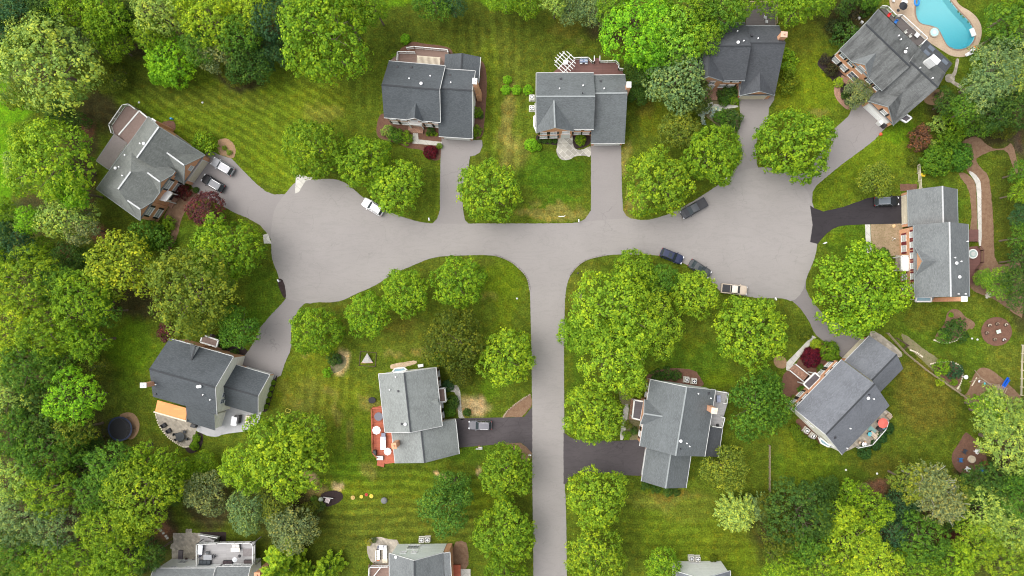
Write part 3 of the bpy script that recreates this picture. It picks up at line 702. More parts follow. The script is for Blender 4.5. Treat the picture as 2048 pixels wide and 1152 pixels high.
def vents(bk, items):
    for px, py, k in items:
        p = bk.on(px, py); mb = MB()
        if k == 'w': mb.tube(p-Vector((0,0,.2)), p+Vector((0,0,.35)), .16, .16, 10); mb.dome((p.x, p.y, p.z+.33), .32, .25, 10, 3); nm = 'turbine_vent'; mt = 'vent_white'
        elif k == 'd': mb.box((p.x, p.y, p.z+.08), (.45, .45, .22), .1, 0, .8); nm = 'box_vent'; mt = 'dark'
        elif k == 'b': mb.tube(p-Vector((0,0,.2)), p+Vector((0,0,.6)), .1, .1, 8); nm = 'vent_pipe'; mt = 'dark'
        else: mb.tube(p-Vector((0,0,.2)), p+Vector((0,0,.4)), .1, .09, 8); mb.disc((p.x, p.y, p.z+.4), .13, .05, 8); nm = 'vent_pipe'; mt = 'vent_white'
        mb.build(nm, M[mt], bk.roof)
def chimney(H, px, py, zt, w=1., l=.7, mat='brick', cap='white', rot=0., z0=0., shoulder=0.):
    c = W(px, py, zt); mb = MB()
    mb.box((c.x, c.y, (zt+z0)/2), (w, l, zt-z0), -R(rot))
    if shoulder: mb.box((c.x, c.y, (shoulder+z0)/2), (w+.05, l*1.5, shoulder-z0), -R(rot)); mb.box((c.x, c.y, shoulder+.25), (w+.05, l*1.5, .5), -R(rot), 0, .75)
    o = mb.build('chimney', M[mat], H)
    mb = MB(); mb.box((c.x, c.y, zt+.06), (w+.14, l+.14, .12), -R(rot)); mb.tube((c.x, c.y, zt+.1), (c.x, c.y, zt+.4), .16, .14, 10)
    mb.build('chimney_cap', M[cap], o)
def railing(parent, lines, zd, mat='white', h=1., step=1.6):
    mb = MB()
    for ln in lines:
        P3 = [W(x, y, zd) for x, y in ln]
        for a, b in zip(P3[:-1], P3[1:]):
            mb.bar(a+Vector((0,0,h)), b+Vector((0,0,h)), .14, .06); mb.bar(a+Vector((0,0,.12)), b+Vector((0,0,.12)), .06, .06)
            n = max(2, int((b-a).length/.16))
            for i in range(n): q = a.lerp(b, (i+.5)/n); mb.box((q.x, q.y, zd+h/2), (.035, .035, h-.1))
            k = max(1, round((b-a).length/step))
            for i in range(k+1): q = a.lerp(b, i/k); mb.box((q.x, q.y, zd+h/2+.05), (.13, .13, h+.1))
    return mb.build('railing', M[mat], parent)
def deck(H, pts, zd, mat, rails=(), post='white', rmat='white', name='deck'):
    w = [W(x, y, zd) for x, y in pts]; mb = MB(); mb.prism([(p.x, p.y) for p in w], zd-.25, zd, 0)
    if zd > .8:
        for p in w: mb.box((p.x, p.y, (zd-.25)/2), (.15, .15, zd-.25))
    o = mb.build(name, M[mat], H)
    for rl_ in rails: railing(o, [rl_], zd, rmat)
    return o
def canopy(H, pts, z_, mat, border='white', posts=True, name='porch_roof', slope=None, edges=None):
    w = [W(x, y, z_) for x, y in pts]
    mb = MB(); c = sum(w, Vector())/len(w)
    inn = [c+(p-c)*.93 for p in w]; mb.prism([(p.x, p.y) for p in inn], z_-.12, z_+.05)
    o = mb.build(name, M[mat], H)
    mb = MB()
    for i in range(len(w)):
        if edges and i not in edges: continue
        mb.bar(w[i], w[(i+1) % len(w)], .26, .3)
    mb.build('porch_trim', M[border], o)
    if posts:
        for p in w[:posts if isinstance(posts, int) and posts > 1 else 2]:
            mb = MB(); q = c+(p-c)*.92; mb.tube((q.x, q.y, .1), (q.x, q.y, z_-.1), .13, .11, 10); mb.build('porch_column', M['white'], o)
    return o
def steps(H, pts, n, z1, mat, name='porch_steps'):
    """pts = far-left, far-right, near-right, near-left ; rises from near to far"""
    a, b, c, d = [W(x, y, 0) for x, y in pts]; mb = MB()
    for k in range(n):
        f0, f1 = k/n, (k+1)/n
        q = [d.lerp(a, f0), c.lerp(b, f0), c.lerp(b, f1), d.lerp(a, f1)]
        mb.prism([(p.x, p.y) for p in q], 0, z1*(k+1)/n)
    return mb.build(name, M[mat], H)
def wrow(bk, side, fs, z_, **k):
    for f in fs: win(bk, side, f, z_, **k)
BW = ('brick', 'siding_white', 'siding_white', 'siding_white')
# ---- A : charcoal roof, brown deck, third from the left along the top
H = house('charcoal-roofed house, pink brick front, brown back deck under a cream slatted pergola', 850, 180)
W4 = ('brick_pink', 'siding_white', 'siding_white', 'siding_white')
b = Blk(H, (768,235), (880.6,244.6), (777,122), 5.6, 5.6, 9.2, (768,170), roof='roof_charcoal', walls=W4, trims='fbr')
wrow(b, 'front', (.1, .3, .7, .9), 4.4, sh='shutter_black'); wrow(b, 'front', (.1, .28, .74, .92), 1.7, sh='shutter_black', pane='pane_pale', w=1.1, h=1.6)
win(b, 'front', .5, 4.5, sh=None, w=1.2); panel(b, 'front', .5, .1, 1.3, 2.3, 'white')
vents(b, [(794,134.5,'d'), (823,135,'d'), (843,168,'w'), (861,153,'p'), (819,158,'p')])
g = Blk(H, (812,239.5), (846,242.5), (829,205), 5.75, 5.75, 7.6, (829,236), ridge='v', roof='roof_charcoal', walls=W4, trims='f', rc=None, z0=5.)
b2 = Blk(H, (877.5,272.7), (945,277), (889,138), 2.9, 5.2, 8.2, (912,179), roof='roof_charcoal', walls=W4, trims='fbr')
panel(b2, 'front', .5, .05, 4.9, 2.2, 'white', 'garage_door', rows=4)
vents(b2, [(900,150.5,'d'), (902,166,'p')])
b3 = Blk(H, (961,114), (957,165), (890,110), 2.7, 2.7, 3.9, (923,128), roof='roof_charcoal', walls=('siding_white',)*4, trims='fr')
chimney(H, 949.5, 162.5, 9.3, .75, 1., 'brick', 'white', 5, shoulder=3.)
deck(H, [(796,106),(831,108),(831,96),(897,101),(890,131),(778,124)], 1.1, 'deck_brown', [[(796,124),(797,107),(831,108)], [(815,99),(830,97),(897,103),(897,108)]])
mb = MB()
for k in range(20):
    x = 835+k*2.35; p, q = W(x, 111+k*.2, 3.), W(x-1, 131+k*.2, 3.); mb.bar(p, q, .12, .1)
mb.bar(W(834,112.5,2.9), W(881,116,2.9), .14, .16); mb.bar(W(834,129,2.9), W(881,133,2.9), .14, .16)
for x, y in ((836,113),(880,116)): p = W(x, y, 2.9); mb.box((p.x, p.y, 2.), (.14,.14,1.8))
mb.build('pergola', M['cream'], H)
deck(H, [(817,249),(847,251),(846,267),(816,264)], .35, 'brickpath', name='brick_porch')
canopy(H, [(816,248),(843,250),(843,243),(818,241)], 3.1, 'white')
# ---- B
H = house('grey-roofed house with dark red back deck, white corner pergola and flagstone front walk', 1150, 200)
WB = ('brick', 'siding_white', 'siding_grey', 'brick')
b = Blk(H, (1073,258.5), (1187.5,258.3), (1073,146), 5.6, 5.6, 9.2, (1130,193), roof='roof_grey', walls=WB, trims='fbl', rc='ridge_mid')
wrow(b, 'front', (.74, .92), 4.4); wrow(b, 'front', (.74, .9), 1.7, w=1.2, h=1.5, pane='pane_pale')
vents(b, [(1121.5,158,'d'), (1166,172,'p'), (1165,187,'b'), (1119,178,'p')])
g = Blk(H, (1072.7,266), (1148,263), (1110,205), 5.6, 5.6, 8.7, (1110,257), ridge='v', roof='roof_grey', walls=WB, trims='l', rc='ridge_mid')
wrow(g, 'front', (.16, .46), 4.4, w=1.1); wrow(g, 'front', (.16, .46), 1.7, w=1.3, h=1.5, pane='pane_pale')
panel(g, 'front', .82, .3, 1.6, 2.6, 'white'); win(g, 'front', .82, 4.6, w=1.3, sh=None, pane='pane_pale')
b2 = Blk(H, (1181.7,287), (1249.4,286), (1186,150.4), 2.9, 5.2, 8., (1220,186.5), roof='roof_grey', walls=('brick','siding_white','brick','siding_white'), trims='fb', rc='ridge_mid')
panel(b2, 'front', .5, .05, 4.9, 2.2, 'white', 'garage_door', rows=4); vents(b2, [(1201.5,163,'d'), (1208,178,'p')])
chimney(H, 1257.7, 169.5, 9.2, .75, .95, 'brick', 'white', 0, shoulder=3.)
canopy(H, [(1068,233),(1074,231),(1074,266),(1068,252)], 4.2, 'roof_dark', 'white', False, 'bay_roof')
deck(H, [(1104,146),(1135,122),(1149,118),(1176,118),(1182,126),(1187,127),(1187,116),(1199,116),(1199,125),(1232,125),(1237,132),(1237,141),(1246,143),(1246,150),(1186,150)], 1.1, 'deck_red',
     [[(1148,119),(1176,118.5),(1184,127),(1188,127),(1188,116)], [(1199,116),(1199,126),(1231,125),(1237,132),(1236,140),(1245,141)]])
mb = MB()
def chord(ang, off, r, zz, cx=1130., cy=124., wd=.12):
    dx, dy = math.cos(R(ang)), math.sin(R(ang)); h_ = math.sqrt(max(0, r*r-off*off)); ox, oy = -dy*off, dx*off
    mb.bar(W(cx+ox-dx*h_, cy+oy-dy*h_, zz), W(cx+ox+dx*h_, cy+oy+dy*h_, zz), wd, .14)
for k in range(7): chord(42, -18+k*5.9, 21.5, 3.1, wd=.11)
for k in (0, 1, 2): chord(-48, -14+k*13, 20, 2.95, wd=.12)
for x, y in ((1114,118),(1128,103),(1148,116),(1128,144)): p = W(x, y, 2.9); mb.box((p.x, p.y, 1.45), (.16,.16,2.9))
mb.build('pergola', M['white'], H)
deck(H, [(1117,271),(1145,271),(1145,287),(1117,287)], .3, 'stone', name='porch_slab')
# ---- C
H = house('dark grey roofed brick house, its left end hidden under the trees', 1480, 120)
b = Blk(H, (1392,161), (1490,161), (1392,46), 5.6, 5.6, 9.3, (1460,91.5), gut='ridge_mid', roof='roof_dark', walls=('brick','siding_white','brick','brick'), trims='fb', hipL=3.)
wrow(b, 'front', (.68, .87), 4.6, h=1.1); wrow(b, 'front', (.64, .83), 1.8, w=1.3, h=1.5, pane='pane_pale')
vents(b, [(1475.5,86,'w'), (1474,63.5,'p'), (1486.5,83,'p'), (1503.5,71,'d')])
g = Blk(H, (1389,164), (1449,163), (1418,96), 5.6, 5.6, 8.6, (1418,156.5), ridge='v', gut='ridge_mid', roof='roof_dark', walls=('brick',)*4, trims='f', rc='ridge')
win(g, 'front', .65, 4.4, sh=None); panel(g, 'front', .66, .3, 1.7, 2.5, 'white')
b2 = Blk(H, (1478.5,190), (1549.5,190), (1489,52), 2.9, 5.4, 8.6, (1530,86), gut='ridge_mid', roof='roof_dark', walls=('brick','siding_white','brick','brick'), trims='fb')
vents(b2, [(1515,78,'p')])
g = Blk(H, (1478.8,191), (1549,190.5), (1520,138), 2.95, 2.95, 5.5, (1520,183.5), ridge='v', gut='ridge_mid', roof='roof_dark', walls=('brick',)*4, trims='flr', rc=None)
panel(g, 'front', .45, .05, 4.9, 2.2, 'cream', 'garage_door', rows=4)
chimney(H, 1568, 69, 9.6, 1.1, .9, 'brick', 'brick_pink', 5, shoulder=3.)
deck(H, [(1492,8),(1551,8),(1551,51),(1492,51)], 2.4, 'deck_dark', [[(1492,20),(1492,8),(1551,8),(1551,50)]], rmat='wood')
deck(H, [(1408,174),(1435,174),(1435,200),(1405,199)], .4, 'brickpath', name='brick_porch')
# ---- D
H = house('large brick house beside the pool, dark streaks down its grey roof', 1790, 140)
b = Blk(H, (1679.3,99.6), (1764.9,181.8), (1758.8,19.4), 5.6, 5.4, 9.3, (1775,90), gut='ridge_mid', roof='roof_stained', walls=('brick','siding_white','siding_grey','siding_grey'), trims='fl')
wrow(b, 'front', (.1, .3, .74, .93), 4.6); wrow(b, 'front', (.08, .27), 1.8, w=1.3, h=1.6, pane='pane_pale'); wrow(b, 'front', (.72, .9), 1.8, w=1.3, h=1.6, pane='pane_pale')
win(b, 'front', .5, 1.9, w=1.7, h=2., sh=None)
vents(b, [(1809,105,'w'), (1796,72.5,'p'), (1800,80,'p'), (1812,98,'p')])
g = Blk(H, (1704,123.5), (1738,155.5), (1754,108), 5.75, 5.75, 8., (1722,138), ridge='v', gut='ridge_mid', roof='roof_mid', walls=('brick',)*4, trims='f', rc=None, z0=4.8)
win(g, 'front', .5, 5.6, w=1.4, h=1.6, sh=None, pane='pane_pale')
b2 = Blk(H, (1734.5,200.5), (1788,250.3), (1892,147), 2.9, 5.2, 9., (1850,151), gut='ridge_mid', roof='roof_stained', walls=('brick','siding_white','siding_grey','siding_grey'), trims='f')
vents(b2, [(1838,137,'p'), (1863,157.5,'p')])
g = Blk(H, (1733.8,201.2), (1787.5,251), (1818,173), 2.95, 2.95, 6.3, (1776.5,214.5), ridge='v', gut='ridge_mid', roof='roof_stained', walls=('brick',)*4, trims='f', rc=None)
panel(g, 'front', .48, .05, 5.2, 2.2, 'siding_white', 'garage_door', rows=4); win(g, 'front', .55, 3.7, w=1., h=1.1, pane='pane_pale')
b3 = Blk(H, (1853,79), (1905,127), (1880,152), 2.6, 4., 4.05, 'shed', roof='roof_dark', walls=('siding_grey',)*4, trims='', rc=None)
for x, y in ((1862,97),(1853,106),(1889,124)):
    p = b3.on(x, y); mb = MB(); mb.box((p.x, p.y, p.z+.05), (1.35, .7, .2), -R(41)); mb.build('skylight', M['pane'], b3.roof)
chimney(H, 1870, 119, 9.6, 1.7, .9, 'siding_white', 'vent_white', 42)
canopy(H, [(1800,238),(1812,229),(1823,236),(1812,245)], 3.2, 'porch_dark', 'white', False, 'bay_roof')
deck(H, [(1760,17),(1771,18),(1788,35),(1801,34),(1850,80),(1838,92),(1830,88)], 2.6, 'deck_dark', [[(1760,16),(1771,17),(1788,35),(1800,34),(1850,80),(1838,92)]])
deck(H, [(1684,150),(1702,160),(1696,170),(1680,160)], .3, 'brickpath', name='brick_porch')
# ---- E
H = house('grey-roofed orange brick house with dark red shutters and a black driveway', 1880, 490)
WE = ('brick', 'brick', 'brick', 'brick')
b = Blk(H, (1827.2,450.3), (1830,595.2), (1936,448.7), 5.6, 5.6, 9.6, (1900,520), gut='ridge_mid', roof='roof_mid', walls=WE, trims='fb', rc='ridge_pale')
wrow(b, 'front', (.11, .255, .41, .56, .71, .86), 4.5, sh='shutter_red', pane='pane_pale', shw=.34); wrow(b, 'front', (.14, .29, .71, .86), 1.6, sh='shutter_red', pane='pane_pale', w=1.1, h=1.6)
panel(b, 'front', .5, .3, 1.3, 2.3, 'shutter_red')
g = Blk(H, (1830.5,495), (1830.8,552), (1876,521.5), 5.75, 5.75, 8.2, (1840,522.5), ridge='v', gut='ridge_mid', roof='roof_mid', walls=WE, trims='f', rc=None, z0=5.)
vents(b, [(1911,526.5,'w'), (1920.5,523,'p'), (1917,554,'w'), (1908,515.5,'p'), (1915,588,'p'), (1929,588,'p'), (1933,483,'p')])
b2 = Blk(H, (1815.3,380.3), (1817,453), (1914,378), 2.9, 2.9, 6.6, (1885.5,415), gut='ridge_mid', roof='roof_mid', walls=('brick','siding_white','siding_white','siding_white'), trims='fb', rc='ridge_pale')
panel(b2, 'front', .5, .05, 5.4, 2.2, 'cream', 'garage_door', rows=4)
canopy(H, [(1803,512),(1803,541),(1817,541),(1817,512)], 3.2, 'white'); deck(H, [(1792,510),(1816,510),(1816,543),(1792,543)], .3, 'patio_tan', name='porch_slab')
b3 = Blk(H, (1829,602.5), (1864,602.5), (1829,594), 2.6, 3.3, 3.35, 'shed', gut='ridge_mid', roof='roof_mid', walls=('siding_white',)*4, trims='l', rc=None)
canopy(H, [(1831,603),(1862,603),(1862,594),(1833,594)], 3.5, 'awning_blue', 'white', False, 'bay_roof')
chimney(H, 1928, 598, 10., 1., .8, 'brick', 'vent_white', 0)
deck(H, [(1937,459),(1957,459),(1957,483),(1937,483)], 1., 'deck_red', name='deck')
deck(H, [(1937,494),(1955,492),(1962,500),(1962,525),(1951,540),(1949,565),(1938,572)], .6, 'deck_red', [[(1955,494),(1961,501),(1961,525),(1950,540),(1948,563)]], rmat='deck_red')
# ---- NW
H = house('silver-grey roofed brick house set at an angle beside the left cul-de-sac', 300, 330)
WN = ('brick', 'siding_white', 'siding_white', 'brick')
m1 = Blk(H, (279,440), (350,342), (191,380), 5.6, 5.6, 9., (249,361), gut='ridge_mid', roof='roof_warm', walls=WN, trims='fbl', hipL=3.2, hipR=4.4, rc='ridge_pale')
m2 = Blk(H, (366.7,368.2), (408.5,309.5), (295,236), 2.9, 5.4, 9.1, (290,293), gut='ridge_mid', roof='roof_warm', walls=WN, trims='fbr', rc='ridge_pale')
vents(m1, [(233,337,'w'), (240,334.5,'p'), (247,352,'p')]); vents(m2, [(282.5,288,'p'), (290,288,'w'), (252,311,'p')])
g1 = Blk(H, (367.5,368.8), (409.5,310.5), (328.7,302), 2.95, 2.95, 6.6, (370,331.5), ridge='v', gut='ridge_mid', roof='roof_warm', walls=('brick',)*4, trims='f', rc='ridge_pale')
panel(g1, 'front', .5, .05, 4.8, 2.2, 'cream', 'garage_door', rows=4); win(g1, 'front', .5, 3.9, w=.9, h=1., sh=None, pane='pane_pale')
g2 = Blk(H, (319.5,385), (346.5,348.2), (290,343), 5.65, 5.65, 7.6, (318.5,362.5), ridge='v', gut='ridge_mid', roof='roof_warm', walls=('brick',)*4, trims='f', rc='ridge_pale')
win(g2, 'front', .45, 4.4, w=1.6, pane='pane_pale'); win(g2, 'front', .45, 1.6, w=1.6, h=1.5, pane='pane_pale')
g3 = Blk(H, (280.2,440.6), (306.5,402.5), (253,398), 5.65, 5.65, 7.6, (280.5,418.3), ridge='v', gut='ridge_mid', roof='roof_warm', walls=('brick',)*4, trims='f', rc='ridge_pale')
win(g3, 'front', .5, 4.4, w=1.6, pane='pane_pale'); win(g3, 'front', .5, 1.6, w=1.6, h=1.5, pane='pane_pale')
canopy(H, [(332,402),(345,386),(333,381),(316,388),(310,397)], 3.6, 'white'); panel(m1, 'front', .55, .3, 1.6, 2.4, 'dark')
deck(H, [(335,410),(352,388),(360,393),(342,417)], .3, 'brickpath', name='brick_porch')
pb = Blk(H, (193,321.5), (229,268), (217,341), 3., 3.3, 3.35, 'shed', gut='ridge_mid', roof='porch_brown' if False else 'roof_dark', walls=('siding_white',)*4, trims='fl', rc=None)
pb.roof.data.materials[0] = simple('brown_membrane', (.21, .18, .17), .85, .08)
deck(H, [(227,266),(224,252),(251,214),(262,211),(276,221),(297,236),(262,290),(229,270)], 2.6, 'porch_brown', [[(229,268),(224,252),(251,213),(263,211),(276,221)]])
mb = MB(); p = [W(x, y, 3.3) for x, y in ((229,268),(276,221),(297,236),(253,292))]
canopy(H, [(238,270),(279,222),(296,236),(255,292)], 3.2, 'porch_brown', 'white', False, 'deck_roof', edges=(0,1))
chimney(H, 306, 243, 6.2, .8, .8, 'brick', 'vent_white', 35)
# ---- SW
H = house('charcoal-roofed house with cream gable walls, orange panel roof and curved back patio', 410, 770)
WS = ('brick', 'siding_cream', 'siding_cream', 'siding_cream')
b = Blk(H, (339,677), (466.7,713.3), (304,793), 5.6, 5.6, 9.4, (366,757), roof='roof_charcoal', walls=WS, trims='fr')
wrow(b, 'front', (.1, .24, .7, .88), 4.4)
vents(b, [(397.5,773,'w'), (402,772.5,'w'), (408,789,'p'), (313.5,768.5,'p'), (422,799,'p'), (311,787,'d'), (404,790,'d')])
wrow(b, 'right', (.68, .8), 4.4, w=.8, h=1.5, sh=None); wrow(b, 'right', (.7, .84), 1.6, w=.9, h=1.7, sh=None)
g = Blk(H, (381,688), (398,693), (388,722), 5.75, 5.75, 7.2, (392,690), ridge='v', roof='roof_charcoal', walls=('brick',)*4, trims='', rc='ridge', z0=4.8)
s1 = Blk(H, (374,843.5), (430,861), (432,829), 2.9, 5.2, 5.25, 'shed', ridge='u', roof='roof_charcoal', walls=('siding_cream',)*4, trims='', rc=None)
o1 = canopy(H, [(313,799),(377.6,816.4),(373,842),(308,823.5)], 3.6, 'copper', 'cream', False, 'patio_roof', edges=(2,))
b2 = Blk(H, (471.4,729.7), (539.4,749.6), (445.6,809.4), 2.9, 2.9, 5.6, (480,782), roof='roof_charcoal', walls=WS, trims='fr')
panel(b2, 'front', .55, .05, 4.8, 2.2, 'white', 'garage_door', rows=4)
chimney(H, 287, 770.5, 10.2, 1., .8, 'brick', 'vent_white', 0)
canopy(H, [(406,670),(437,680.5),(433,694),(401,684)], 3.2, 'porch_brown', 'white')
deck(H, [(430,692),(446,697),(443,702),(428,700)], .6, 'brickpath', name='brick_steps')
# ---- S
H = house('light grey roofed house with white trim and orange-red deck', 830, 830)
WS = ('brick_pink', 'siding_white', 'siding_white', 'siding_white')
b = Blk(H, (884.3,851.7), (871.7,735.6), (757.7,751.8), 5.6, 5.6, 9., (815,806), roof='roof_light', walls=WS, trims='fbrl')
wrow(b, 'front', (.12, .3, .7, .88), 4.4); wrow(b, 'front', (.12, .3, .7, .88), 1.6)
vents(b, [(811.5,848,'w'), (804,848,'d'), (797,782.5,'d'), (792,753.5,'p'), (780,779,'p')])
g = Blk(H, (879,812), (876.5,795), (852,800), 5.7, 5.7, 6.6, (872,802), ridge='v', roof='roof_light', walls=('siding_white',)*4, trims='', rc=None, z0=5.)
b2 = Blk(H, (918.3,908), (910.7,838.7), (790.3,924.4), 2.9, 5., 7.6, (845.5,890), roof='roof_light', walls=WS, trims='fb')
panel(b2, 'front', .5, .05, 4.9, 2.2, 'white', 'garage_door', rows=4)
canopy(H, [(892,803),(889.5,776),(875,778),(878,804)], 3.1, 'porch_brown', 'white')
canopy(H, [(784,745),(790,737),(808,735),(815,741)], 2.9, 'awning_blue', 'white', False, 'bay_roof')
chimney(H, 788, 892, 8.6, .8, 1., 'brick', 'brick', -8)
deck(H, [(745,815),(764,812),(771,864),(788,864),(793,925),(771,928),(760,918),(747,903),(743,860)], .9, 'deck_orange', [[(765,814),(745,816),(747,903),(756,914)]], rmat='deck_orange')
steps(H, [(758,914),(772,919),(768,934),(754,930)], 3, .8, 'deck_orange')
# ---- SS
H = house('grey-roofed house right of the through road with chimney and grey back deck', 1360, 870)
WS = ('brick', 'siding_grey', 'siding_grey', 'siding_grey')
b = Blk(H, (1301,759.3), (1279.5,892), (1430.7,780.8), 5.6, 5.6, 9.6, (1362,843), roof='roof_grey', walls=WS, trims='fbl', rc='ridge_mid')
wrow(b, 'front', (.1, .25, .7, .86), 4.4, pane='pane_pale'); wrow(b, 'front', (.12, .25, .72, .88), 1.6, pane='pane_pale')
vents(b, [(1361,881.5,'w'), (1373,886,'p'), (1378.5,892,'p'), (1361,897.5,'b'), (1417,787,'d'), (1396,787,'p'), (1421,796,'p')])
g = Blk(H, (1289,799), (1281.3,848), (1321,831), 5.65, 5.65, 7.6, (1288,827), ridge='v', roof='roof_grey', walls=('brick',)*4, trims='f', rc='ridge_mid')
b2 = Blk(H, (1293,896), (1283,962.5), (1381,915), 2.9, 2.9, 5.7, (1336,943), roof='roof_grey', walls=('brick','siding_grey','siding_grey','siding_grey'), trims='fb', rc='ridge_mid')
panel(b2, 'front', .5, .05, 4.9, 2.2, 'white', 'garage_door', rows=4)
b3 = Blk(H, (1445,856), (1436.5,914), (1412,851), 2.8, 4.2, 4.3, 'shed', roof='roof_dark', walls=('siding_grey',)*4, trims='f', rc=None)
canopy(H, [(1268.5,800),(1264.5,836),(1281,840),(1287.5,803)], 3.2, 'porch_dark', 'white'); deck(H, [(1262,796),(1290,801),(1284,842),(1258,838)], .4, 'brickpath', name='brick_porch')
chimney(H, 1428.5, 821.5, 9.8, 1., 1., 'brick', 'cream', 8)
deck(H, [(1430,781),(1454,785),(1450,806),(1455,807),(1447,834),(1442,854),(1421,851)], 2.6, 'deck_grey', [[(1431,781),(1454,785),(1451,806),(1444,805)], [(1439,832),(1447,834),(1442,854),(1422,851)]])
# ---- SE
H = house('blue-grey roofed house set at an angle, brick front steps and cluttered back patio', 1690, 800)
WS = ('brick', 'siding_cream', 'siding_cream', 'siding_cream')
b = Blk(H, (1589,817.5), (1683.5,719.3), (1686,908), 5.6, 5.6, 9.4, (1702,817), roof='roof_blue', walls=WS, trims='fl')
wrow(b, 'front', (.08, .24, .76, .92), 4.5, h=.9); wrow(b, 'front', (.09, .26, .72, .9), 1.7, w=1.2, h=1.6, pane='pane_pale')
wrow(b, 'left', (.34, .42), 3.6, w=.6, h=1., sh=None); win(b, 'left', .88, 3.9, w=.7, h=1., sh=None)
vents(b, [(1735,796,'w'), (1737,789,'b'), (1746,797.5,'p'), (1670,875,'d'), (1699.5,856.5,'p'), (1693,896,'p')])
b2 = Blk(H, (1690,721.8), (1738.8,671.5), (1809.3,734.4), 2.9, 2.9, 6.3, (1769,734.5), roof='roof_blue', walls=WS, trims='f')
panel(b2, 'front', .5, .05, 4.9, 2.2, 'cream', 'garage_door', rows=4)
canopy(H, [(1606.5,768),(1629.5,745.5),(1641,755),(1618,778.5)], 3.2, 'porch_dark', 'white')
canopy(H, [(1637,874),(1646,880),(1662,893),(1655,893),(1642,886)], 2.8, 'awning_blue', 'white', False, 'bay_roof')
deck(H, [(1604,764),(1620,747),(1632,757),(1614,777)], .6, 'brickpath', name='brick_porch')
steps(H, [(1606,762),(1617.5,751),(1589,728.5),(1578,739)], 5, .6, 'brickpath')
railing(H, [[(1577,740),(1605,763)]], .4, 'white', .8); railing(H, [[(1589,728),(1618,751)]], .4, 'white', .8)
deck(H, [(1686,905),(1699,900),(1712,893),(1741,894),(1768,862),(1784,829),(1773,820),(1720,850)], .35, 'patio_tan', [[(1712,894),(1740,888),(1768,856),(1772,842)]], name='raised_patio')
# ---- bottom edge houses
H = house('white-walled house cut off by the lower edge, furnished pale grey deck', 420, 1180)
b = Blk(H, (307.6,1136.6), (430,1136.6), (307.6,1245), 5.6, 5.6, 9.3, None, roof='roof_mid', walls=('siding_white',)*4, trims='flr', rc='ridge')
b2 = Blk(H, (434,1133.5), (500.6,1133), (434,1235), 5.2, 5.2, 8.6, None, roof='roof_mid', walls=('siding_white',)*4, trims='flr', rc='ridge')
wrow(b, 'front', (.25, .5), 4.5, w=1., h=.9, sh=None); wrow(b, 'front', (.28,), 1.6, w=1.4, h=1.3, sh=None); wrow(b2, 'front', (.2, .5, .8), 4., w=1.1, h=1.1, sh=None)
deck(H, [(397,1085),(510.5,1083),(510.5,1130),(397,1130)], 2.7, 'deck_grey', [[(398,1128),(398,1085),(437,1084)], [(441,1083.5),(505,1082.5),(510,1088),(509,1127)]])
steps(H, [(436,1086),(441,1072),(402,1067),(402,1084)], 7, 2.4, 'deck_grey', 'deck_stairs')
railing(H, [[(402,1067),(438,1073)]], 1.4, 'white', .8)
chimney(H, 514.5, 1150, 5.5, 1., .9, 'brick', 'brick', 0)
H = house('pale grey gabled house at the lower edge beside a rounded tan patio', 830, 1150)
b = Blk(H, (778.6,1106.8), (888,1105.7), (778.6,1200), 5.6, 5.6, 9.4, (828.6,1116.8), ridge='v', roof='roof_mid', walls=('siding_grey','siding_grey','siding_grey','brick'), trims='fl', rc='ridge')
wrow(b, 'front', (.22, .43), 4.6, w=.9, h=.8, sh=None); win(b, 'front', .36, 1.9, w=2.2, h=2., sh=None, name='bay_window')
b2 = Blk(H, (884,1102), (901,1101), (884,1180), 4.6, 5.6, 5.9, (887,1102), ridge='v', roof='roof_mid', walls=('brick',)*4, trims='fr', rc=None)
vents(b, [(792.5,1113,'w')])
deck(H, [(737,1132),(745,1130),(778,1130),(778,1180),(735,1180)], 1.4, 'deck_brown', [[(737,1180),(741,1131),(777,1130)], [(747,1152),(764,1131)]])
deck(H, [(902,1130),(921,1130),(921,1170),(902,1170)], .5, 'deck_orange', name='brick_porch')
H = house('house at the lower edge showing one white windowless gable end', 1405, 1160)
b = Blk(H, (1352.5,1143), (1460.6,1142), (1352.5,1230), 5.6, 5.6, 9.2, (1404,1153), ridge='v', roof='roof_blue', walls=('siding_white',)*4, trims='flr', rc='ridge')
# ------------------------------------------------------------------ foliage
def leafmat(name, trans=.3, hue=.25, rough=.6):
    m, t, b = nt(name)
    oi = t.nodes.new('ShaderNodeObjectInfo'); at = t.nodes.new('ShaderNodeAttribute'); at.attribute_name = 'vary'
    r = ramp(t, at.outputs['Fac'], [(.05, (.3,.42,.5)), (.4, (.85,.95,1.)), (.62, (1.35,1.22,.9)), (.85, (2.2,1.7,1.)),])
    c = mixc(t, oi.outputs['Color'], r.outputs[0], 1., 'MULTIPLY')
    L(t, c, b.inputs['Base Color']); b.inputs['Roughness'].default_value = rough; b.inputs['Specular IOR Level'].default_value = .08
    tr = t.nodes.new('ShaderNodeBsdfTranslucent'); L(t, mixc(t, c, (1.2, 1.15, .5), 1., 'MULTIPLY'), tr.inputs[0])
    mx = t.nodes.new('ShaderNodeMixShader'); mx.inputs[0].default_value = trans
    L(t, b.outputs[0], mx.inputs[1]); L(t, tr.outputs[0], mx.inputs[2]); L(t, mx.outputs[0], t.nodes['Material Output'].inputs[0])
    return m
M['leaf'] = leafmat('foliage'); M['needle'] = leafmat('needles', .15)
M['bark'] = simple('bark', (.16, .12, .09), .9, .3, 5., bmp=.5); M['bark_pale'] = simple('pale_bark', (.42, .39, .34), .85, .2, 5.)
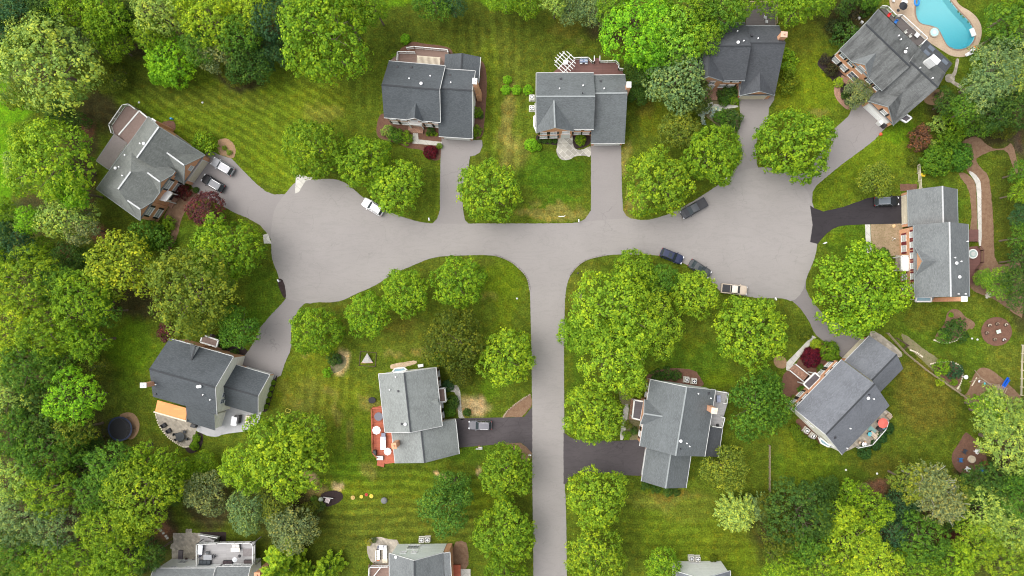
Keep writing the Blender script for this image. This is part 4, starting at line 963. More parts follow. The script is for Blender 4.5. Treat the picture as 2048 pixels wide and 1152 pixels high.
def leaf_mesh(name, Pn, Nn, size, vary, mats, rs, aspect=1.5, extra=None):
    """one small folded leaf-spray face per point"""
    n = len(Pn)
    rv = rs.normal(size=(n, 3)); T = np.cross(Nn, rv); T /= np.linalg.norm(T, axis=1)[:, None]+1e-9
    B = np.cross(Nn, T)
    s = (size*rs.uniform(.6, 1.35, n))[:, None]
    a = Pn-T*s*.5*aspect; c = Pn+T*s*.5*aspect
    b = Pn+B*s*.5+Nn*s*.12; d = Pn-B*s*.5+Nn*s*.12
    V = np.stack([a, b, c, d], 1).reshape(-1, 3)
    F = np.arange(n*4).reshape(-1, 4)
    me = bpy.data.meshes.new(name)
    me.vertices.add(n*4); me.vertices.foreach_set('co', V.ravel())
    me.loops.add(n*4); me.loops.foreach_set('vertex_index', F.ravel().astype(np.int32))
    me.polygons.add(n); me.polygons.foreach_set('loop_start', np.arange(0, n*4, 4, dtype=np.int32)); 
    me.update(calc_edges=True)
    at = me.attributes.new('vary', 'FLOAT', 'POINT'); at.data.foreach_set('value', np.repeat(vary, 4).astype(np.float32))
    me.materials.append(mats); me.validate()
    return me
def unit(v): return v/(np.linalg.norm(v, axis=1)[:, None]+1e-9)
def crown(seed, Rr, flat, nl, lr, leaf, dens=1.2, spread=1., low=-.25, rough=.5, tuft=.42, gap=1.7, fill=.4, irr=.12):
    """a crown of leafy lobes round a dome; every lobe carries separate leaf tufts; z = 0 at the crown's middle"""
    rs = np.random.RandomState(seed); Cs, Rl = [], []
    ga = 2.39996; f1, f2 = rs.uniform(0, 6.28, 2)
    for i in range(nl):
        zc = 1-(i+.5)/nl*(1-low); a = i*ga+rs.uniform(-.5, .5); q = math.sqrt(max(0, 1-zc*zc))
        f = rs.uniform(.8, 1.05) if rs.rand() > .2 else rs.uniform(.62, .8); r_ = lr*rs.uniform(.65, 1.35)
        f *= 1+irr*math.sin(3*a+f1)+irr*.6*math.sin(5*a+f2)
        Cs.append(((Rr-r_)*q*math.cos(a)*f*spread, (Rr-r_)*q*math.sin(a)*f*spread, (Rr*flat-r_)*zc*f)); Rl.append(r_)
    Cs = np.array(Cs); Rl = np.array(Rl); PP, NN, VV = [], [], []
    for k in range(nl):
        r_ = Rl[k]; nt_ = max(6, int(12.6*r_*r_/(tuft*tuft*gap)))
        i = np.arange(nt_)+.5; ph = np.arccos(1-2*i/nt_); th = i*5.083+k
        d = np.stack([np.cos(th)*np.sin(ph), np.sin(th)*np.sin(ph), np.cos(ph)], 1); d = unit(d+rs.normal(size=d.shape)*.14)
        d = d[d[:, 2] > -.5]
        c = Cs[k]+d*(r_*rs.uniform(.76, 1.16, len(d)))[:, None]
        keep = np.ones(len(c), bool)
        for j in range(nl):
            if j != k: keep &= np.linalg.norm(c-Cs[j], axis=1) > Rl[j]*.93
        w_ = 2.4/Rr*3; keep &= (np.sin(c[:, 0]*w_+f1)+np.sin(c[:, 1]*w_*1.1+f2)+np.sin(c[:, 2]*w_*.9+c[:, 0]*w_*.5)+np.sin((c[:, 0]-c[:, 1])*w_*1.7)) < 1.55
        c = c[keep]; d = d[keep]; lobe = rs.uniform(-.1, .1)
        m_ = max(5, int(dens*2.6*tuft*tuft/(leaf*leaf)))
        for q_ in range(len(c)):
            ts = tuft*rs.uniform(.7, 1.25); o = rs.normal(size=(m_, 3))*.34*ts; o = o+d[q_]*(np.abs(rs.normal(size=m_))*.25*ts)[:, None]
            PP.append(c[q_]+o); NN.append(unit(o*1.4/ts+d[q_]*.7+rs.normal(size=(m_, 3))*.35+np.array([0, 0, .45])))
            VV.append(np.clip(.45+lobe+rs.uniform(-.16, .16)+rs.normal(size=m_)*.13, 0, 1))
        n = int(fill*.8*12.6*r_*r_/(leaf*leaf*3)); e = unit(rs.normal(size=(n, 3))); e = e[e[:, 2] > -.4]; n = len(e)
        p = Cs[k]+e*(r_*rs.uniform(.45, .74, n))[:, None]; keep = np.ones(n, bool)
        for j in range(nl):
            if j != k: keep &= np.linalg.norm(p-Cs[j], axis=1) > Rl[j]*.55
        PP.append(p[keep]); NN.append(unit(e[keep]+np.array([0, 0, .5])+rs.normal(size=(int(keep.sum()), 3))*.4)); VV.append(np.clip(.4+rs.normal(size=int(keep.sum()))*.12, 0, 1))
    return leaf_mesh('crown', np.concatenate(PP), np.concatenate(NN), leaf, np.concatenate(VV), M['leaf'], rs, 1.35)
def fir(seed, Rr, H_, levels=12, mat='needle', leaf=.4, droop=.25, nb=9):
    rs = np.random.RandomState(seed); PP, NN, VV = [], [], []
    for l in range(levels):
        f = l/(levels-1); z_ = -H_*.45+H_*f; rr = Rr*(1-f*.93)**.85
        for k in range(max(5, int(nb*(1-f*.4)))):
            a = rs.uniform(0, 6.28); rr_ = rr*rs.uniform(.7, 1.1); n = int(46*rr_/Rr*Rr/3/leaf*.4)+6
            t_ = rs.uniform(.1, 1, n)**.8; w = (1-t_)*.32*rr_+.14; side = rs.uniform(-1, 1, n)*w
            x = t_*rr_; zz = z_-droop*x*.8+rs.normal(size=n)*.1+ .15*t_*rr_
            PP.append(np.stack([x*math.cos(a)-side*math.sin(a), x*math.sin(a)+side*math.cos(a), zz], 1))
            NN.append(unit(rs.normal(size=(n, 3))*.4+np.array([0, 0, 1.]))); VV.append(np.clip(.3+.35*t_+rs.normal(size=n)*.14, 0, 1))
    return leaf_mesh('crown', np.concatenate(PP), np.concatenate(NN), leaf, np.concatenate(VV), M[mat], rs, 1.9)
def wispy(seed, Rr, H_, n_br=60, leaf=.28, per=46, out=1., mat='leaf'):
    """fine drooping sprays radiating outward, gaps between them"""
    rs = np.random.RandomState(seed); PP, NN, VV = [], [], []
    for k in range(n_br):
        a = rs.uniform(0, 6.28); el = rs.uniform(.05, 1.45); r_ = Rr*rs.uniform(.75, 1.08)
        e = np.array([math.cos(a)*math.cos(el), math.sin(a)*math.cos(el), math.sin(el)*H_/Rr])*r_
        t_ = np.sort(rs.uniform(.25, 1, per)); wob = rs.normal(size=(per, 3))*.03*Rr
        p = e*t_[:, None]+wob; p[:, 2] -= (t_**3)*.25*Rr*math.cos(el); p[:, :2] += np.array([-math.sin(a), math.cos(a)])*(rs.uniform(-1, 1)*.15*Rr)*(t_**2)[:, None]
        PP.append(p); NN.append(unit(rs.normal(size=(per, 3))*.6+np.array([0, 0, 1.]))); VV.append(np.clip(.5+rs.normal(size=per)*.18, 0, 1))
    return leaf_mesh('crown', np.concatenate(PP), np.concatenate(NN), leaf, np.concatenate(VV), M[mat], rs, 1.8)
def trunk_mesh(seed, hgt, r0, reach, nl=7, mat='bark', up=.55):
    """tapered trunk with limbs; origin at the ground, crown middle at hgt"""
    rd = random.Random(seed); mb = MB()
    pts = [Vector((0, 0, -.2))]; 
    for i in range(1, 5): pts.append(Vector((rd.uniform(-.12, .12), rd.uniform(-.12, .12), hgt*i/4)))
    rr = [r0*1.25, r0, r0*.85, r0*.7, r0*.5]
    for i in range(4): mb.tube(pts[i], pts[i+1], rr[i], rr[i+1], 8, 0, i == 0)
    for k in range(nl):
        a = k*6.28/nl+rd.uniform(-.3, .3); s_ = pts[2].lerp(pts[4], rd.uniform(0, .9)); e1 = s_+Vector((math.cos(a), math.sin(a), up*1.4))*reach*.42
        e2 = e1+Vector((math.cos(a+rd.uniform(-.4, .4)), math.sin(a+rd.uniform(-.4, .4)), up))*reach*.38
        mb.tube(s_, e1, r0*.42, r0*.28, 6, 0, False); mb.tube(e1, e2, r0*.28, r0*.1, 6, 0, False)
        e3 = e1+Vector((math.cos(a+.9), math.sin(a+.9), up))*reach*.3; mb.tube(e1, e3, r0*.2, r0*.07, 5, 0, False)
    o = mb.build('trunk', M[mat]); me = o.data; bpy.data.objects.remove(o); return me
PROTO = {}
def proto(key, crown_me, hgt, Rr, trunk_args=None, ratio=None):
    PROTO.setdefault(key, []).append((crown_me, hgt, Rr, trunk_mesh(len(PROTO)*7+3, hgt, *trunk_args) if trunk_args else None))
# street maples: full rounded domes of small tufts; unit radius 6 m
for s_ in range(5): proto('maple', crown(20+s_, 6, .8, 34, 1.7, .26, 1.1, tuft=.6, irr=.08, gap=1.5), 5.2, 6, (.22, 5.0))
for s_ in range(4): proto('oak', crown(40+s_, 8, .68, 30, 2.3, .3, .95, tuft=.85, irr=.15, gap=1.55, low=-.1), 9., 8, (.38, 6.4, 9))
for s_ in range(4): proto('lumpy', crown(60+s_, 6, .85, 22, 1.9, .28, .95, tuft=.75, irr=.16, gap=1.55), 8., 6, (.3, 4.8, 8))
for s_ in range(2): proto('loose', crown(80+s_, 5, .85, 34, 1.25, .22, .85, tuft=.34, gap=1.8, fill=.6, spread=1.04), 5., 5, (.2, 4.2, 7))
for s_ in range(2): proto('willow', crown(90+s_, 7, .62, 60, 1.5, .25, .8, tuft=.4, gap=1.5, fill=.8, irr=.05), 5., 7, (.28, 5.8, 9))
for s_ in range(2): proto('fir', fir(100+s_, 4, 11, 13), 6., 4, (.2, 2.5, 4, 'bark', 0.))
for s_ in range(2): proto('pine', crown(110+s_, 5, .9, 40, 1.1, .22, .9, tuft=.4, gap=1.8, fill=.6), 6., 5, (.22, 4., 8))
proto('birch', wispy(121, 6, 6, 230, .3, 60), 7., 6, (.22, 6.2, 14, 'bark_pale', .7))
proto('weeping', wispy(122, 4, 3, 190, .2, 70, mat='needle'), 2.2, 4, (.14, 3., 7))
for s_ in range(3): proto('shrub', crown(130+s_, 1.5, .8, 16, .5, .12, 1.1, low=-.4, tuft=.2, gap=1.5), .8, 1.5)
for s_ in range(2): proto('hedge', crown(140+s_, 1.5, .75, 40, .42, .1, 1.3, low=-.5, tuft=.16, gap=1.1, irr=0.), .75, 1.5)
NAMES = dict(maple='maple_tree', oak='oak_tree', lumpy='broadleaf_tree', loose='ornamental_tree', willow='spreading_tree', fir='fir_tree', pine='pine_tree', birch='birch_tree', weeping='weeping_tree', shrub='shrub', hedge='clipped_shrub')
tr_rs = random.Random(77)
def tree(kind, px, py, r, col, label, h=1., group=None, rxy=1., rot=None, sq=0., name=None, ztop=None):
    """px, py, r: crown centre and radius as seen in the picture (pixels); h: height factor"""
    ps = PROTO[kind]; me, hgt, Rr, tm = ps[tr_rs.randrange(len(ps))]
    zc = hgt*h*(.6+.4*(r*.1)/Rr) if tm else 0.
    zc0 = hgt*(r*.1/Rr)
    zz = zc if tm else zc0
    w = W(px, py, zz); k = (HC-zz)/HC*r*.1/Rr*1.06
    a = tr_rs.uniform(0, 6.28) if rot is None else -R(rot)
    jj = tr_rs.uniform(.92, 1.1); jit = [min(.6, x*jj*tr_rs.uniform(.97, 1.03)*1.18) for x in col]
    lu = .3*jit[0]+.6*jit[1]+.1*jit[2]; jit = [x*.95+lu*.05 for x in jit]
    if tm is None:
        o = bpy.data.objects.new(name or NAMES[kind], me); COL.objects.link(o)
        o.location = (w.x, w.y, zz*.95); o.scale = (k*rxy, k, k*h); o.rotation_euler = (0, 0, a); o.color = (*jit, 1)
        return tag(o, label, 'shrub', group)
    root = bpy.data.objects.new(name or NAMES[kind], None); COL.objects.link(root); root.location = (w.x, w.y, 0); root.rotation_euler = (0, 0, a); root.empty_display_size = .5
    c = bpy.data.objects.new('crown', me); COL.objects.link(c); c.parent = root; c.location = (0, 0, zz); c.scale = (k*rxy, k, k*(.85+.15*h)); c.color = (*jit, 1)
    tt = bpy.data.objects.new('trunk', tm); COL.objects.link(tt); tt.parent = root; tt.scale = (k, k, zz/hgt)
    return tag(root, label, 'tree', group)
# leaf colours
MG = (.152,.265,.008); MY = (.19,.3,.01); LM = (.17,.36,.006); OLV = (.16,.21,.02); OLD = (.085,.11,.01); DG = (.055,.115,.018); MID = (.085,.185,.015)
PALE = (.26,.36,.06); GG = (.16,.24,.08); TEAL = (.045,.11,.04); YEL = (.26,.37,.01); RED = (.13,.04,.045); BRN = (.17,.08,.045); SAGE = (.2,.24,.09); DEEP = (.035,.08,.01)
def T(kind, px, py, r, col, label, **k): return tree(kind, px, py, r, col, label, **k)
SG = 'maples lining the street'
T('maple',627,297,60,MG,'round maple nearest above the left cul-de-sac, standing alone on the striped lawn',group=SG)
T('maple',733,330,56,MG,'left of the two merged maples above the white car',group=SG)
T('maple',797,373,54,MY,'maple hanging over the white car, right of its merged pair',group=SG)
T('maple',983,385,63,MY,'dense round maple between the two upper driveways, brushing the road edge',group=SG)
T('maple',1317,370,66,MY,'yellow-green round maple left of the black pickup',group=SG)
T('maple',1422,312,59,MG,'round maple above the black pickup, left of the narrow drive',group=SG)
T('maple',1360,262,42,OLV,'olive maple tucked between the grey-green fir and the pickup maples',h=.8)
T('maple',1588,295,73,MG,'big round maple between the two drives that meet at the right cul-de-sac',group=SG)
T('maple',458,503,69,MG,'bright round maple beside the dark red maple and left turning circle',group=SG)
T('maple',633,660,50,MG,'smallish maple at the start of the row below the left circle, beside the side drive',group=SG)
T('maple',738,633,45,MG,'second maple of the row below the left circle',group=SG)
T('maple',815,587,48,MG,'third maple of the row below the left circle',group=SG)
T('maple',916,567,53,MG,'last maple of the row, nearest the left corner of the junction',group=SG)
T('maple',1012,718,57,MY,'round maple at the through road, right of the dark olive tree',group=SG)
T('maple',1390,590,48,MY,'maple overhanging the grey parked car',group=SG)
T('maple',1502,666,72,MY,'broad dense maple below the tan pickup',group=SG)
T('maple',1187,824,60,MY,'maple at the road left of the house with the chimney',group=SG)
T('maple',1190,990,60,MY,'maple just below the dark driveway, right of the through road',group=SG)
T('maple',1190,1108,61,MY,'lowest maple on the right side of the through road',group=SG)
T('maple',1010,943,54,MG,'maple below the dark driveway on the left of the through road',group=SG)
T('maple',1010,1062,58,MY,'second maple below the dark driveway, left roadside',group=SG)
T('maple',1008,1150,42,MG,'maple cut off by the lower edge, left roadside',group=SG)
T('maple',1324,1127,36,MG,'small maple above the white gable at the lower edge')
T('oak',1225,630,88,MY,'huge many-lobed oak filling the right corner of the junction')
T('oak',1228,705,78,MY,'lower crown of the oak mass, above the air conditioners')
T('oak',1300,650,62,MY,'right-hand crown of the oak mass, toward the parked cars')
T('maple',1268,548,45,MG,'green maple crown rising over the top of the huge oak')
T('maple',1153,668,36,MG,'dark green maple squeezed between the huge oak and the road')
T('maple',1320,560,34,MID,'shaded small maple between the oak and the grey car maple')
T('lumpy',1262,768,30,MY,'low yellow-green crown touching the left roof corner of the chimney house',h=.6)
T('loose',252,540,70,(.24,.31,.015),'olive-green feathery tree below the angled brick house')
T('oak',385,580,86,(.15,.2,.02),'large dull olive tree above the charcoal house')
T('loose',400,618,50,(.15,.2,.02),'olive crown at the foot of the large dull olive tree',h=.8)
T('loose',480,655,42,MID,'green tree leaning over the side drive of the charcoal house')
T('loose',914,682,64,OLD,'dark olive loose tree above the light grey house')
T('loose',925,745,30,OLD,'small dark olive tree directly right of the light grey roof',h=.7)
T('willow',1718,580,92,(.19,.33,.008),'wide feathery bright green tree in front of the orange brick house')
T('loose',1512,815,64,MID,'loose dark green tree left of the angled blue-grey house')
T('loose',1535,770,30,MID,'small green crown above the loose tree left of the angled house')
T('loose',1448,935,46,OLV,'olive-yellow tree at the lower right corner of the chimney house')
T('weeping',1473,1022,42,(.26,.36,.06),'pale straw-green weeping tree on the lower lawn')
T('weeping',1518,1012,30,GG,'small grey-green weeping tree right of the pale one')
T('lumpy',562,892,68,MY,'yellow-green lumpy tree right of the concrete patio')
T('lumpy',585,930,66,MY,'lower right crown of the yellow-green lumpy pair')
T('lumpy',490,932,48,MY,'left crown beside the yellow-green lumpy trees')
T('lumpy',610,870,48,MY,'upper right crown of the yellow-green lumpy trees')
T('pine',893,1015,52,(.085,.18,.02),'green pine leaning over the house at the lower edge')
T('pine',905,970,34,(.085,.18,.02),'smaller pine crown above the leaning green pine')
T('maple',343,122,50,LM,'bright lime-green tree at the edge of the top left woods',h=.9)
T('maple',330,150,26,LM,'low lime-green crown tucked against the bright lime tree',h=.8)
T('loose',1350,165,64,GG,'grey-green pine tree left of the dark-roofed brick house')
T('loose',1385,190,40,(.07,.1,.02),'olive pine between the grey-green pine and the brick porch')
T('loose',1278,150,30,DG,'dark green narrow tree right of the flagstone house',h=.8)
T('loose',1275,190,22,DG,'dark small tree right of the flagstone house chimney',h=.7)
T('oak',1280,60,78,(.17,.38,.006),'big bright green tree at the top behind the flagstone house')
T('oak',1345,70,66,(.2,.38,.02),'big pale-tipped bright tree left of the dark-roofed house')
T('maple',1300,115,36,(.17,.38,.006),'low bright crown pointing down below the big bright trees',h=1.2)
T('maple',1408,385,4,MG,'x') if False else None
T('shrub',1572,120,22,MG,'tall green shrub at the upper right side of the dark-roofed house')
T('shrub',1572,168,24,(.12,.16,.008),'yellow-green tall shrub at the lower right side of the dark-roofed house')
T('shrub',1578,140,16,MY,'middle shrub of the row right of the dark-roofed house')
T('loose',1713,188,29,SAGE,'pale cream-green tree over the brick path of the poolside house',h=.6)
T('loose',1750,362,36,OLV,'thin olive tree on the lawn above the black driveway',h=.8)
T('maple',414,419,35,RED,'dark red maple beside the silver-grey roofed house',h=.7,name='red_maple_tree')
T('shrub',366,384,16,(.1,.02,.02),'small dark red shrub by the garage of the silver-grey house')
T('shrub',336,663,20,RED,'dark red shrub at the upper left corner of the charcoal house')
T('shrub',410,288,27,MG,'round green shrub beside the silver car')
T('shrub',298,468,34,MID,'dark green shrub below the lower gable of the silver-grey house')
T('shrub',325,480,26,MID,'right-hand dark shrub below the silver-grey house')
T('shrub',338,447,14,MG,'small bright shrub by the brick path of the silver-grey house')
T('hedge',392,380,6,DG,'tiny clipped shrub at the edge of the left drive')
T('hedge',1872,322,31,(.09,.19,.01),'large clipped round shrub, left one above the orange brick house')
T('hedge',1917,313,28,(.06,.15,.012),'large clipped round shrub, right one above the orange brick house')
T('shrub',1893,285,26,(.09,.17,.008),'bright shrub behind the two large clipped shrubs')
T('shrub',1912,262,22,MG,'green shrub beside the brown path clearing')
T('shrub',1838,282,24,BRN,'rusty brown shrub beside the clipped shrubs')
T('shrub',1845,262,15,BRN,'small rusty shrub at the top of the brown pair')
T('shrub',1874,248,20,PALE,'pale grey-green shrub above the rusty shrub')
T('shrub',1864,290,12,PALE,'small pale shrub between rusty and clipped shrubs')
T('shrub',1826,322,14,OLD,'dull low shrub at the end of the rail fence')
T('shrub',1907,662,26,DG,'dark green shrub inside the edged bed below the orange brick house')
T('shrub',1888,672,15,MID,'low green shrub at the left tip of the edged bed')
T('shrub',1883,735,17,MG,'green shrub in the round bed above the long fence')
T('shrub',1910,742,18,(.04,.1,.04),'blue-green round shrub beside the white bird bath')
T('shrub',1880,764,9,YEL,'bright yellow shrub against the long fence')
T('shrub',1908,765,8,MG,'small green shrub at the foot of the blue-green shrub')
T('hedge',1902,630,5,LM,'tiny bright shrub in the brown edging loop')
T('hedge',1767,508,12,DG,'dark round shrub at the corner of the soil plot')
T('loose',1995,565,32,(.15,.28,.02),'light green tree reaching over the brown path',h=.7)
T('loose',1965,558,20,(.15,.28,.02),'left tip of the light green tree over the brown path',h=.6)
for i,(x,y,r,c,l) in enumerate([(1609,668,14,(.1,.13,.01),'olive clipped ball on the lawn beside the side drive'),(1622,715,20,(.09,.008,.02),'deep crimson clipped maple beside the front steps'),(1659,703,20,(.1,.19,.006),'bright green clipped ball by the lower right drive'),(1631,689,11,YEL,'flat yellow shrub above the crimson one'),(1775,857,12,(.03,.08,.02),'clipped ball at the upper end of the cluttered patio'),(1763,875,11,(.03,.08,.02),'second clipped ball from the top beside the cluttered patio'),(1751,890,11,(.03,.08,.02),'third clipped ball beside the cluttered patio'),(1729,904,14,(.035,.09,.02),'large flat clipped ball at the patio lower corner'),(1590,858,11,(.11,.17,.008),'upper ball of the yellow-green crescent hedge'),(1597,872,12,(.11,.17,.008),'second ball of the yellow-green crescent hedge'),(1609,883,13,(.11,.17,.008),'third ball of the yellow-green crescent hedge'),(1624,889,12,(.11,.17,.008),'lowest ball of the yellow-green crescent hedge'),
  (1012,180,10,LM,'left of three bright balls between the two upper houses'),(1033,180,10,LM,'middle of three bright balls between the two upper houses'),(1056,180,10,LM,'right of three bright balls, next to the air conditioner'),(1015,160,9,LM,'bright ball standing above the other three'),(811,78,10,LM,'bright round shrub above the brown deck'),(1062,290,13,LM,'bright round shrub at the left end of the dark bed'),(1076,294,8,LM,'low bright shrub trailing along the dark bed'),(1161,280,11,MG,'round shrub in the dark bed beside the flagstone walk'),
  (1427,1117,8,(.1,.14,.006),'olive ball against the white gable end'),(861,304,14,(.1,.01,.02),'crimson round shrub beside the grey driveway'),(393,876,8,MG,'upper of two balls in the dark mulch ring'),(389,892,9,MG,'lower of two balls in the dark mulch ring'),(934,825,8,DG,'round green bush on the bare soil by the dark driveway'),(905,805,14,DG,'dark bush right of the light grey house front'),(900,822,12,MID,'green bush just above the silver car driveway'),(895,772,12,TEAL,'blue-green bush by the white portico'),(1447,1068,1,MG,'')]):
    if l: T('hedge',x,y,r,c,l)
for q,l in (((1452,190,17,DG),'upper block of the square dark hedge by the brick porch'),((1465,182,14,DG),'right corner of the square dark hedge'),((1448,203,12,MID),'lower left of the square dark hedge'),((1466,200,12,MG),'bright corner shrub of the square dark hedge'),((1440,232,16,MID),'green shrub beside the blue conifer'),((1462,240,22,DG),'dark rounded shrub left of the narrow drive'),((1425,260,14,(.08,.13,.02)),'pale shrub below the blue conifer'),((1663,140,14,(.05,.05,.02)),'sparse dull shrub in the dark bed of the poolside house'),((1676,165,11,YEL),'yellow-green shrub at the bend of the brick path'),((1650,120,12,(.06,.05,.03)),'dusty shrub at the top of the dark bed'),((1690,70,28,DG),'dark shrubs below the stone bench'),((1668,55,20,(.05,.07,.02)),'dull shrub left of the stone bench'),((1700,25,24,(.06,.05,.025)),'brownish shrub above the white garden chair'),((1735,12,22,DG),'dark shrub at the top left of the poolside house'),
  ((777,262,14,PALE),'grey-green shrub at the left front of the brown deck house'),((790,272,16,MID),'dark shrub right of the grey-green shrub'),((812,276,14,MG),'low green shrub in the curved red bed'),((862,262,10,DG),'dark shrub between porch and garage'),((843,262,0,DG),''),((952,155,9,DG),'dark shrub at the base of the brick chimney'),((955,225,12,MG),'green hedge clump at the right wall of the garage'),((953,262,11,MG),'lower hedge clump at the right wall of the garage'),((962,232,6,(.06,.12,.03)),'small spiky shrub in the right bed'),((879,292,7,MG),'green shrub between crimson shrub and drive'),((790,115,9,MG),'shrub at the left end of the brown deck'),
  ((1315,752,14,DG),'left dark shrub along the top wall of the chimney house'),((1335,748,14,DG),'middle dark shrub along the top wall of the chimney house'),((1352,750,12,DG),'right dark shrub along the top wall of the chimney house'),((1265,782,9,MID),'small shrub at the top of the stone garden path'),((1256,770,9,GG),'grey shrub beside the stone garden path'),((1255,850,9,OLV),'olive shrub by the stone garden path'),((1254,870,10,MG),'green shrub beside the dark driveway corner'),((1268,862,9,DG),'dark shrub below the white-trimmed portico'),((1290,970,10,DG),'left dark shrub below the lower garage wing'),((1312,976,11,DG),'second dark shrub below the lower garage wing'),((1335,984,11,DG),'third dark shrub below the lower garage wing'),((1352,985,9,DG),'right dark shrub below the lower garage wing'),
  ((1603,780,10,MID),'shrub left of the portico steps'),((1640,735,9,MID),'small shrub at the foot of the crimson maple'),((1585,800,9,OLV),'olive shrub at the left front corner of the angled house'),((668,718,14,DG),'dark shrub in the oval bed on the left lawn'),((678,722,8,(.06,.12,.06)),'blue-grey shrub inside the oval bed'),((655,745,10,LM),'bright low shrub below the oval bed'),((640,1012,12,(.1,.15,.03)),'light green bush beside the sandy play spot'),((628,998,8,MID),'small bush beside the white play panel'),((880,720,14,MID),'bush touching the top right of the light grey roof'),((447,690,10,DG),'dark shrub beside the brown porch roof'),((470,705,9,DG),'dark shrub at the corner of the side drive'),((440,675,9,MID),'green shrub above the brown porch roof')):
    if l: T('shrub',*q,l)
T('shrub',1,1,0.01,MG,'x') if False else None
for q,l in (((449,296,5,MG),'tiny plant in the tan bed beside the silver SUV, upper'),((459,305,6,MG),'tiny plant in the tan bed beside the silver SUV, lower'),((1690,190,9,DG),'dark plants inside the bend of the brick path'),((1697,203,8,TEAL),'blue-grey plants at the end of the brick path bed'),((826,253,0,MG),'')):
    if l: T('shrub',*q,l)
for k in range(5): T('hedge',1150+k*0,1,1,MG,'') if False else None
for k,n_ in enumerate(('first','second','third','fourth')): T('hedge',1079+k*10.5,282,5,DG,n_+' from the left of four clipped balls in the dark bed')
for k,n_ in enumerate(('left','middle','right')): T('hedge',856+k*8,268.5,4,YEL,n_+' of three yellow balls before the pink brick front')
for k,n_ in enumerate(('first','second','third','fourth','fifth')): T('hedge',546-k*3.6,765+k*12,5,MG,n_+' from the top of the balls along the right garage wall')
# woods: each crown a tree of its own
def wood(region, items, h=1.1):
    kinds = dict(o='oak', l='lumpy', m='maple', p='pine', f='fir', s='loose', b='birch', w='weeping')
    cn = {}
    names = {MG:'green', MY:'yellow-green', LM:'lime', OLV:'olive', OLD:'dark olive', DG:'dark green', MID:'mid-green', PALE:'pale', GG:'grey-green', TEAL:'blue-green', YEL:'yellow-tipped', BRN:'brownish', SAGE:'sage', DEEP:'deep green'}
    for it in items:
        k, x, y, r, c, where = it[:6]
        T(kinds[k], x, y, r, c, f"{names.get(c, 'sage')} {'twiggy tree' if k in 'bw' else 'tree'} {region}, {where}", h=it[6] if len(it) > 6 else h, group='trees of the woods '+region, rxy=tr_rs.uniform(.84, 1.1))
wood('in the top left woods', [
 ('l',20,60,55,TEAL,'at the very corner'),('o',98,135,92,PALE,'largest, above the lime field'),('l',60,85,50,PALE,'upper left part of the big pale mass'),('p',165,85,42,GG,'against the right of the big pale tree'),('l',155,22,48,MG,'touching the top edge, second from corner'),('l',215,30,50,MG,'third along the top edge',1.1),('l',200,60,34,MG,'just below the top edge trees'),('s',232,92,34,MG,'bright sprays beside the small clearing'),('s',262,40,40,DEEP,'in the shaded gap along the top edge',.8),('s',225,160,30,OLV,'low, above the silver-grey roofed house',.5),('s',240,140,22,OLD,'low, at the clearing edge',.5),('l',318,28,48,PALE,'top edge, left of the yellow blossoms'),('l',305,70,34,MG,'above the lime-green tree'),('s',280,60,24,TEAL,'gap left of the lime tree',.6),('l',425,45,50,YEL,'yellowest crown above the striped lawn'),('l',380,20,40,YEL,'top edge, beside the yellowest crown'),('s',440,110,42,SAGE,'pinkish-grey, right of the lime-green tree'),('l',400,95,34,MID,'between lime tree and yellow crown'),('s',500,130,46,DG,'leaning over the striped lawn',1.),('l',478,70,42,MID,'right of the yellowest crown'),('l',545,40,42,TEAL,'top edge, left of the largest green tree'),('l',510,20,42,YEL,'top edge, left of the largest'),('s',548,110,36,TEAL,'shaded, left of the largest green tree',.9),('s',470,150,26,OLD,'lowest, at the lawn edge',.6),('s',465,30,40,OLV,'top edge centre',1.),('l',50,20,40,TEAL,'second at the corner'),('l',100,30,40,DG,'top edge near the corner'),('s',45,195,34,OLV,'below the big pale mass',.8)])
wood('above the brown deck house', [('o',650,75,90,(MG),'largest round crown over the lawn'),('l',640,115,46,MY,'lower lobe over the lawn'),('l',690,35,52,MG,'top edge right'),('l',610,25,46,MG,'top edge left'),('l',745,10,32,MG,'top edge beyond the largest'),('s',865,0,40,MID,'hanging over the lawn'),('s',905,8,30,TEAL,'small blue tip at the top edge'),('s',1010,-4,34,MG,'top edge between the houses')], 1.3)
wood('behind the flagstone walk house', [('s',1052,2,34,MG,'top edge left'),('s',1140,12,34,GG,'top edge centre'),('s',1183,20,34,GG,'shaded, left of the bright trees'),('l',1110,0,28,PALE,'small and pale'),('l',1230,10,40,MG,'top edge'),('l',1385,25,50,MG,'top edge, centre right'),('l',1405,75,40,MG,'against the dark roof'),('l',1440,25,45,MID,'over the dark roof'),('l',1478,10,36,MG,'right end at the top edge'),('s',1372,100,26,MG,'lowest, between pine and roof')], 1.2)
wood('between the deck and the pool', [('l',1600,12,44,MG,'bright, largest'),('l',1555,2,34,MG,'left end'),('s',1640,5,30,MG,'small, right of the bright one'),('s',1690,-2,34,DG,'dark at the top edge'),('s',1740,-4,24,MID,'smallest at the top edge')], 1.)
wood('right of the pool', [('o',1985,150,56,GG,'broad, beside the sun loungers'),('l',2030,115,46,GG,'upper, cut by the right edge'),('l',1962,190,40,GG,'lower left lobe'),('l',2035,165,44,PALE,'right edge middle'),('l',2020,55,48,MID,'upper right corner, below the tip'),('l',2040,15,44,MG,'right at the corner'),('s',2000,90,30,DG,'shaded inner'),('l',1930,222,30,MID,'over the small mulch bed'),('l',1892,205,26,DG,'next to the straw bed',.7),('s',1905,228,24,MG,'bright low',.6),('l',1985,225,42,DG,'dark under the grey-green ones'),('l',2030,220,40,DG,'dark at the right edge'),('s',1960,250,30,MID,'above the path clearing',.9),('s',2005,258,24,OLD,'low at the path clearing',.5)], 1.2)
